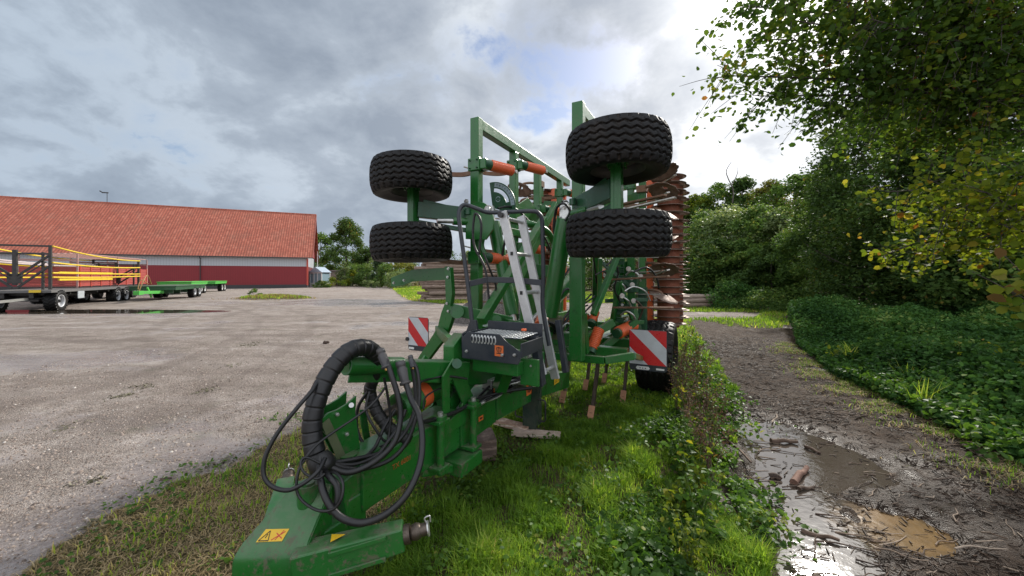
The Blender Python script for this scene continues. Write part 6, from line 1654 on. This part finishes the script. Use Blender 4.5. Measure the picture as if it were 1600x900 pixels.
t_ = np.clip(.42 + (fbm(XY[:, 0], XY[:, 1], 1.2, 3) - .5) * .9 + (fbm(XY[:, 0] + 9, XY[:, 1], 6, 2) - .5) * .5 + rg.normal(0, .13, len(XY)) + strawzone(XY[:, 0], XY[:, 1]) * .25, 0, 1)
hg = .03 + .20 * fbm(XY[:, 0] + 3, XY[:, 1], 3.6, 3) ** 2
blades('grass', XY, hg, .0050 + .0016 * np.hypot(XY[:, 0], XY[:, 1]) / 3, GRASSM, t_, rg, .75, 'bright green grass under and beside the machine', 'grass')
XY = scatter(30000, rg, lambda x, y: zones(x, y)[0] * (strawzone(x, y) * .9 + .02) * np.clip(3.2 / np.maximum(np.hypot(x, y), 2), 0, 1), (-3.2, 2, 1.4, 7))
blades('dry_grass', XY, .035, .005, STRAW, np.clip(rg.normal(.5, .22, len(XY)), 0, 1), rg, 2.2, 'trodden straw-coloured grass at the edge of the gravel', 'grass')
# verges and far grass
def fdens(x, y):
    g, m_, f_, mo_ = zones(x, y); d = np.hypot(x, y); return g * (d > 9) * np.clip(12 / np.maximum(d, 6), 0.1, 1)
XY = scatter(60000, rg, fdens, (-24, 20, 9, 62)); d_ = np.hypot(XY[:, 0], XY[:, 1])
blades('verge_grass', XY, .12 + d_ * .002, .008 + d_ * .0011, GRASSM, np.clip(.6 + rg.normal(0, .17, len(XY)) + (fbm(XY[:, 0], XY[:, 1], .4, 3) - .5) * .8, 0, 1), rg, .8, 'sunlit grass verge beyond the yard and the track', 'grass')
mo = MOUND; XY = np.column_stack([mo[0] + rg.normal(0, .95, 4500), mo[1] + rg.normal(0, .75, 4500)])
blades('mound_grass', XY, .16, .03, STRAW, np.clip(rg.normal(.25, .2, len(XY)), 0, 1), rg, .8, 'yellowish tuft of grass on the low mound in the yard', 'grass')
tree('mound_weed', 'leafy weed at the left end of the low mound in the yard', 'weed', gp(397, 466)[0], gp(397, 466)[1], .75, .45, 700, .10, WEED, 200, crown0=.0, clumps=14)
# broad-leaved weeds mixed into the grass, thick along the track edge
EDGE = [gp(*q) for q in [(1062, 505), (1078, 525), (1092, 560), (1100, 610), (1100, 690), (1095, 790), (1105, 895)]]
def wdens(x, y):
    e = np.min([((x - (a_[0] * (1 - t) + b2[0] * t)) ** 2 + (y - (a_[1] * (1 - t) + b2[1] * t)) ** 2) for a_, b2 in zip(EDGE[:-1], EDGE[1:]) for t in np.linspace(0, 1, 7)], axis=0) ** .5
    lefts = inpoly(x, y, GRASS) * .5
    w_ = np.exp(-(e / .33) ** 2) + lefts * np.exp(-(e / .5) ** 2) * .8
    return w_ * sst(fbm(x, y, 2.6, 3), .36, .56) * np.clip(3 / np.maximum(np.hypot(x, y), 2), .3, 1)
XY = scatter(12000, rg, wdens, (.1, 3.4, 1.45, 9)); g0 = height(XY[:, 0], XY[:, 1])
hh_ = (.03 + .30 * fbm(XY[:, 0], XY[:, 1], 1.8, 2) ** 1.6) * (.55 + .45 * sst(XY[:, 1], 2.2, 4.2))
P = np.column_stack([XY, g0 + hh_ * rg.uniform(.15, 1, len(XY)) ** .6])
o = crownmesh('weeds', P, .052, WEED, None, rg, np.clip(.45 + (fbm(XY[:, 0], XY[:, 1], 4, 2) - .5) + rg.normal(0, .17, len(P)), 0, 1), 6, up=.9, aspect=.62, kind='stuff'); tag(o, 'broad-leaved green weeds between the grass and the muddy track', 'weeds')
XY = scatter(5200, rg, lambda x, y: inpoly(x, y, GRASS) * ~strawzone(x, y) * sst(fbm(x + 20, y, 3.1, 3), .46, .6) * np.clip(3 / np.maximum(np.hypot(x, y), 2), .2, 1), (-1.5, 3, 1.45, 8)); g0 = height(XY[:, 0], XY[:, 1])
o = crownmesh('clover', np.column_stack([XY, g0 + rg.uniform(.03, .10, len(XY))]), .036, WEED, None, rg, np.clip(rg.normal(.55, .2, len(XY)), 0, 1), 6, up=1.0, aspect=.7, kind='stuff'); tag(o, 'small broad leaves scattered through the grass', 'weeds')
XY = scatter(1500, rg, lambda x, y: strawzone(x, y) * sst(fbm(x + 20, y, 3.1, 3), .50, .62), (-3, 1, 1.4, 6)); g0 = height(XY[:, 0], XY[:, 1])
o = crownmesh('low_herbs', np.column_stack([XY, g0 + rg.uniform(.01, .04, len(XY))]), .034, WEED, None, rg, np.clip(rg.normal(.45, .2, len(XY)), 0, 1), 6, up=1.2, aspect=.6, kind='stuff'); tag(o, 'small green herbs in the worn corner beside the hitch', 'weeds')

# tall dead stems and leafy weeds standing up one by one beside the right tyre
def stem_plant(name, label, x, y, h, ns, nl, lsize, m, seed, group=None, stalkm=STALK, dead=False):
    rd = random.Random(seed); rg_ = np.random.default_rng(seed); t = empty(name, (x, y, h1(x, y))); tag(t, label, 'plant', group); b = MB(); LP = []
    for k in range(ns):
        a = rd.uniform(0, 6.28); l = rd.uniform(.1, .4) * h; hh2 = h * rd.uniform(.6, 1.05)
        P = [V3((rd.uniform(-.03, .03), rd.uniform(-.03, .03), 0)), V3((math.cos(a) * l * .35, math.sin(a) * l * .35, hh2 * .5)), V3((math.cos(a) * l, math.sin(a) * l, hh2))]
        Q_ = spline(P, 6); b.tube(Q_, .0045, 5, False, r_end=.0018)
        for j in range(nl):
            u = rd.uniform(.12 if not dead else .55, 1.0); i = min(int(u * (len(Q_) - 1)), len(Q_) - 2); c = Q_[i]
            LP.append((c.x + rd.gauss(0, .02 if dead else .035), c.y + rd.gauss(0, .02 if dead else .035), c.z + rd.gauss(0, .015)))
        if dead:
            for j in range(5):
                i = rd.randrange(len(Q_) // 2, len(Q_) - 1); c = Q_[i]; b.tube([c, c + V3((rd.uniform(-.07, .07), rd.uniform(-.07, .07), rd.uniform(.03, .1)))], .002, 4, False)
    b.build('stalk', stalkm, t); LP = np.array(LP)
    crownmesh('foliage', LP, lsize, m, t, rg_, np.clip(rg_.normal(.5, .2, len(LP)), 0, 1), 6, up=.7, aspect=.6)
DEADL = leafmat('dead_seed_heads', [(0, (.05, .03, .02)), (.5, (.12, .07, .045)), (1, (.22, .15, .10))], .15, .8)
GSTALK = paint('green_stalk', (.08, .13, .03), .6, .2)
k = 0
for (px, py, h_) in ((1068, 560, .78), (1082, 600, .70), (1058, 610, .60), (1092, 570, .62), (1074, 650, .52), (1100, 640, .62), (1048, 590, .5)):
    x_, y_ = gp(px, py + 35); stem_plant('dead_dock', 'dry brown seed stalks standing among the weeds beside the right-hand tyre', x_, y_, h_, 5, 26, .022, DEADL, 300 + k, 'dead weed stalks beside the right tyre', dead=True); k += 1
for (px, py, h_) in ((1090, 560, .72), (1105, 590, .66), (1070, 640, .55), (1112, 640, .56), (1085, 700, .48), (1090, 740, .42), (1065, 720, .42), (1090, 800, .34), (1060, 780, .34), (1060, 690, .36), (1085, 535, .72)):
    x_, y_ = gp(px, py + 25); stem_plant('leafy_weed', 'upright leafy green weed at the edge of the muddy track', x_, y_, h_, 5, 22, .055, WEED if k % 3 else LEAF_YEL, 300 + k, 'upright weeds along the track edge', GSTALK); k += 1
# thin grass and dead stems along the foot of the bank
FR = [gp(*q) for q in [(1226, 515), (1240, 545), (1310, 600), (1400, 640), (1600, 745)]]
def frd(x, y):
    e = np.min([((x - (a_[0] * (1 - t) + b2[0] * t)) ** 2 + (y - (a_[1] * (1 - t) + b2[1] * t)) ** 2) for a_, b2 in zip(FR[:-1], FR[1:]) for t in np.linspace(0, 1, 9)], axis=0) ** .5
    return np.exp(-(e / .32) ** 2) * sst(fbm(x + 4, y, 2.4, 3), .38, .58)
XY = scatter(3200, rg, frd, (1.8, 7, 3, 12)); blades('bank_grass', XY, .075, .006, GRASSM, np.clip(rg.normal(.35, .25, len(XY)), 0, 1), rg, .9, 'thin grass along the foot of the bramble bank', 'grass')
XY = scatter(3500, rg, frd, (1.8, 7, 3, 12)); blades('bank_straw', XY, .07, .006, STRAW, np.clip(rg.normal(.4, .25, len(XY)), 0, 1), rg, 2.4, 'dead stems and straw along the foot of the bramble bank', 'grass')
for (px, py, h_) in ((1066, 540, .88), (1076, 575, .85), (1086, 548, .80), (1099, 560, .72), (1062, 585, .70), (1090, 615, .66), (1108, 600, .60), (1072, 690, .5), (1098, 690, .5), (1095, 770, .42), (1080, 840, .34)):
    x_, y_ = gp(px, py + 40); stem_plant('leafy_weed', 'upright leafy green weed at the edge of the muddy track', x_, y_, h_, 6, 30, .038, WEED if k % 2 else LEAF_YEL, 300 + k, 'upright weeds along the track edge', GSTALK); k += 1
for (px, py, h_) in ((1060, 560, .85), (1070, 600, .80), (1088, 590, .78), (1098, 640, .68), (1112, 720, .62), (1104, 690, .66)):
    x_, y_ = gp(px, py + 35); stem_plant('dead_dock', 'dry brown seed stalks standing among the weeds beside the right-hand tyre', x_, y_, h_, 7, 34, .024, DEADL, 300 + k, 'dead weed stalks beside the right tyre', dead=True); k += 1
# shoots and stems breaking the outline of the bramble bank
rs_ = random.Random(8)
for q_ in range(26):
    x_ = rs_.uniform(3.4, 9.5); y_ = rs_.uniform(4.0, 11.5)
    if not inpoly(np.array([x_]), np.array([y_]), BR)[0]: continue
    hb = float(brh(np.array([x_]), np.array([y_]))[0]); stem_plant('bramble_shoot', 'arching green shoot rising out of the bramble bank', x_, y_, hb + rs_.uniform(.15, .5), 3, 16, .075, LEAF_BRAM if q_ % 4 else LEAF_YEL, 500 + q_, 'shoots rising out of the bramble bank', GSTALK)
for (px, py) in ((1418, 610), (1440, 640), (1330, 575)):
    x_, y_ = gp(px, py); XYs = np.column_stack([x_ + rg.normal(0, .05, 40), y_ + rg.normal(0, .05, 40)])
    o = blades('tall_grass_tuft', XYs, .45, .012, GRASSM, np.clip(rg.normal(.75, .12, 40), 0, 1), rg, .5, 'tall pale grass tuft at the foot of the brambles', 'grass', kind='stuff'); o['group'] = 'grass tufts by the brambles'

# ---- sticks, bark and debris on the track
MUDWOOD = barkmat('wet_stick', (.045, .028, .02), (.20, .13, .09)); PALEW = barkmat('pale_stick', (.22, .15, .10), (.46, .38, .30))
def stick(px0, py0, px1, py1, r, m, label, nm='stick', group=None):
    a = gp(px0, py0); c = gp(px1, py1); L_ = math.hypot(c[0] - a[0], c[1] - a[1]); n_ = 5; b = MB(); P = []
    for k in range(n_): t = k / (n_ - 1); P.append(V3(((t - .5) * L_, random.uniform(-.04, .04) * L_, random.uniform(-.01, .015))))
    b.tube(P, r, 7, True, r_end=r * .6); o = b.build(nm, m); mx, my = (a[0] + c[0]) / 2, (a[1] + c[1]) / 2
    o.location = (mx, my, max(h1(mx, my), -.078) + r * .7); o.rotation_euler = (0, 0, math.atan2(c[1] - a[1], c[0] - a[0])); tag(o, label, 'stick', group); return o
stick(1238, 742, 1262, 722, .033, barkmat('reddish_log', (.16, .08, .055), (.36, .22, .16)), 'short thick reddish log standing out of the silvery puddle', 'short_log')
stick(1252, 812, 1312, 832, .017, MUDWOOD, 'bark-covered stick lying across the lower part of the silvery puddle')
stick(1206, 652, 1216, 638, .010, PALEW, 'short pale stick at the top of the silvery puddle')
stick(1204, 680, 1246, 682, .026, MUDWOOD, 'dark soaked piece of bark near the top of the puddle', 'bark_piece')
stick(1258, 688, 1282, 698, .018, MUDWOOD, 'dark bark sliver right of the soaked bark piece', 'bark_piece')
stick(1203, 733, 1220, 736, .030, MUDWOOD, 'round black lump of bark at the left of the short reddish log', 'bark_piece')
stick(1248, 752, 1270, 748, .018, MUDWOOD, 'wet bark chip just below the short reddish log', 'bark_piece')
stick(1100, 655, 1172, 722, .016, MUDWOOD, 'long dark twig reaching from the weeds onto the mud')
rs = random.Random(77); sp_ = []
for k in range(90):
    px = rs.uniform(1150, 1590); py = rs.uniform(600, 895)
    x_, y_ = gp(px, py)
    if not inpoly(np.array([x_]), np.array([y_]), MUD)[0]: continue
    a = rs.uniform(-.5, .9); L_ = rs.uniform(.08, .34); dx, dy = math.cos(a) * L_, math.sin(a) * L_
    r = rs.uniform(.003, .007); n_ = 4
    b = MB(); b.tube([V3((-L_ / 2, 0, 0)), V3((-L_ / 6, rs.uniform(-.02, .02), .006)), V3((L_ / 6, rs.uniform(-.02, .02), .0)), V3((L_ / 2, 0, .004))], r, 6, True, r_end=r * .5)
    o = b.build('twig', MUDWOOD if rs.random() < .6 else PALEW); o.location = (x_, y_, max(h1(x_, y_), -.078) + .006); o.rotation_euler = (0, rs.uniform(-.04, .04), a); tag(o, 'thin wet twig lying on the muddy track', 'twig', 'thin twigs scattered over the muddy track')
# litter too fine to count
rg = np.random.default_rng(90)
XY = scatter(13000, rg, lambda x, y: inpoly(x, y, MUD) * (.3 + sst(fbm(x, y, 1.5, 3), .4, .65)) * np.clip(1.15 - wetness(x, y), .12, 1), (.4, 7, 1.5, 11)); g0 = np.maximum(height(XY[:, 0], XY[:, 1]), -.077)
LITM = leafmat('wood_litter', [(0, (.02, .014, .010)), (.5, (.05, .032, .022)), (.85, (.12, .08, .055)), (1, (.30, .23, .17))], .05, .55)
N = len(XY); a = rg.uniform(-.6, 1.2, N) + (rg.random(N) < .3) * 1.5; L_ = rg.uniform(.006, .045, N); W_ = rg.uniform(.002, .006, N); ca, sa = np.cos(a), np.sin(a)
c3 = np.column_stack([XY, g0 + .004]); A3 = np.column_stack([ca, sa, rg.normal(0, .12, N)]) * L_[:, None]; B3 = np.column_stack([-sa, ca, np.zeros(N)]) * W_[:, None]; up3 = np.array([0, 0, 1]) * W_[:, None] * 1.2
v = np.stack([c3 - A3 - B3, c3 - A3 + B3, c3 + A3 + B3 * .6, c3 + A3 - B3 * .6, c3 - A3 + up3, c3 + A3 + up3], 1).reshape(-1, 3); base = np.arange(N)[:, None] * 6
o = fastmesh('wood_litter', v, np.concatenate([base + [0, 3, 5, 4], base + [1, 4, 5, 2], base + [0, 1, 2, 3]], 0), LITM, np.repeat(np.clip(rg.normal(.45, .25, N), 0, 1), 6), kind='stuff'); tag(o, 'bark crumbs and splinters strewn over the muddy track', 'litter')
# pebbles on the yard
XY = scatter(34000, rg, lambda x, y: (~zones(x, y)[0]) * (x < 1.2) * (~inpoly(x, y, MUD)) * np.clip((3 / np.maximum(np.hypot(x, y), 2)) ** 1.3, 0, 1) * (.3 + fbm(x, y, 1, 2)), (-9, 1.2, 1.6, 12)); N = len(XY); g0 = height(XY[:, 0], XY[:, 1])
s_ = rg.gamma(2.2, .0014, N) + .0018; 
oc = np.array([(1, 0, 0), (0, 1, 0), (-1, 0, 0), (0, -1, 0), (0, 0, .75), (0, 0, -.5)]); fo = np.array([(0, 1, 4, 4), (1, 2, 4, 4)])
an = rg.uniform(0, 6.28, N); c_, s2 = np.cos(an), np.sin(an)
# pebble = squashed box, eight corners jittered
cb = np.array([(-1, -1, -.5), (1, -1, -.5), (1, 1, -.5), (-1, 1, -.5), (-.7, -.7, .6), (.7, -.7, .6), (.7, .7, .6), (-.7, .7, .6)])
J = cb[None] * rg.uniform(.7, 1.3, (N, 8, 3)) * s_[:, None, None]; X = J[:, :, 0] * c_[:, None] - J[:, :, 1] * s2[:, None]; Y = J[:, :, 0] * s2[:, None] + J[:, :, 1] * c_[:, None]
v = np.stack([X + XY[:, 0:1], Y + XY[:, 1:2], J[:, :, 2] + g0[:, None] + s_[:, None] * .2], -1).reshape(-1, 3); base = np.arange(N)[:, None] * 8
f = np.concatenate([base + q for q in ([4, 5, 6, 7], [0, 1, 5, 4], [1, 2, 6, 5], [2, 3, 7, 6], [3, 0, 4, 7])], 0)
PEB = leafmat('pebbles', [(0, (.12, .095, .08)), (.4, (.24, .19, .16)), (.8, (.36, .30, .26)), (1, (.52, .48, .44))], 0.0, .7)
o = fastmesh('pebbles', v, f, PEB, np.repeat(np.clip(rg.normal(.45, .25, N), 0, 1), 8), kind='stuff'); tag(o, 'loose small stones on the gravel yard', 'pebbles')
# trodden clumps and a stone on the yard
stick(462, 652, 478, 654, .010, PALEW, 'pale reddish stick on the gravel left of the hose bundle')
stick(250, 748, 268, 750, .012, MUDWOOD, 'small black lump lying on the wet gravel')
stick(506, 537, 514, 537, .045, MUDWOOD, 'small dark stone alone on the open gravel', 'stone')
XY = np.concatenate([np.array(gp(px, py)) + rg.normal(0, s, (n_, 2)) for px, py, s, n_ in ((200, 618, .07, 45), (225, 605, .09, 50), (185, 622, .06, 30), (312, 615, .09, 35), (325, 608, .07, 30), (385, 540, .12, 60), (404, 535, .1, 40), (365, 570, .12, 30), (100, 670, .10, 24), (145, 752, .05, 26), (148, 825, .05, 30), (330, 728, .07, 40), (360, 722, .08, 40))]); g0 = height(XY[:, 0], XY[:, 1])
o = crownmesh('muddy_plant_remains', np.column_stack([XY, g0 + .006]), .045, leafmat('muddy_remains', [(0, (.08, .08, .05)), (.5, (.16, .15, .10)), (1, (.26, .24, .18))], .05, .7), None, rg, rg.random(len(XY)), 6, up=2.5, aspect=.35, kind='stuff'); tag(o, 'flattened grey-green plant remains trodden into the gravel', 'weeds')
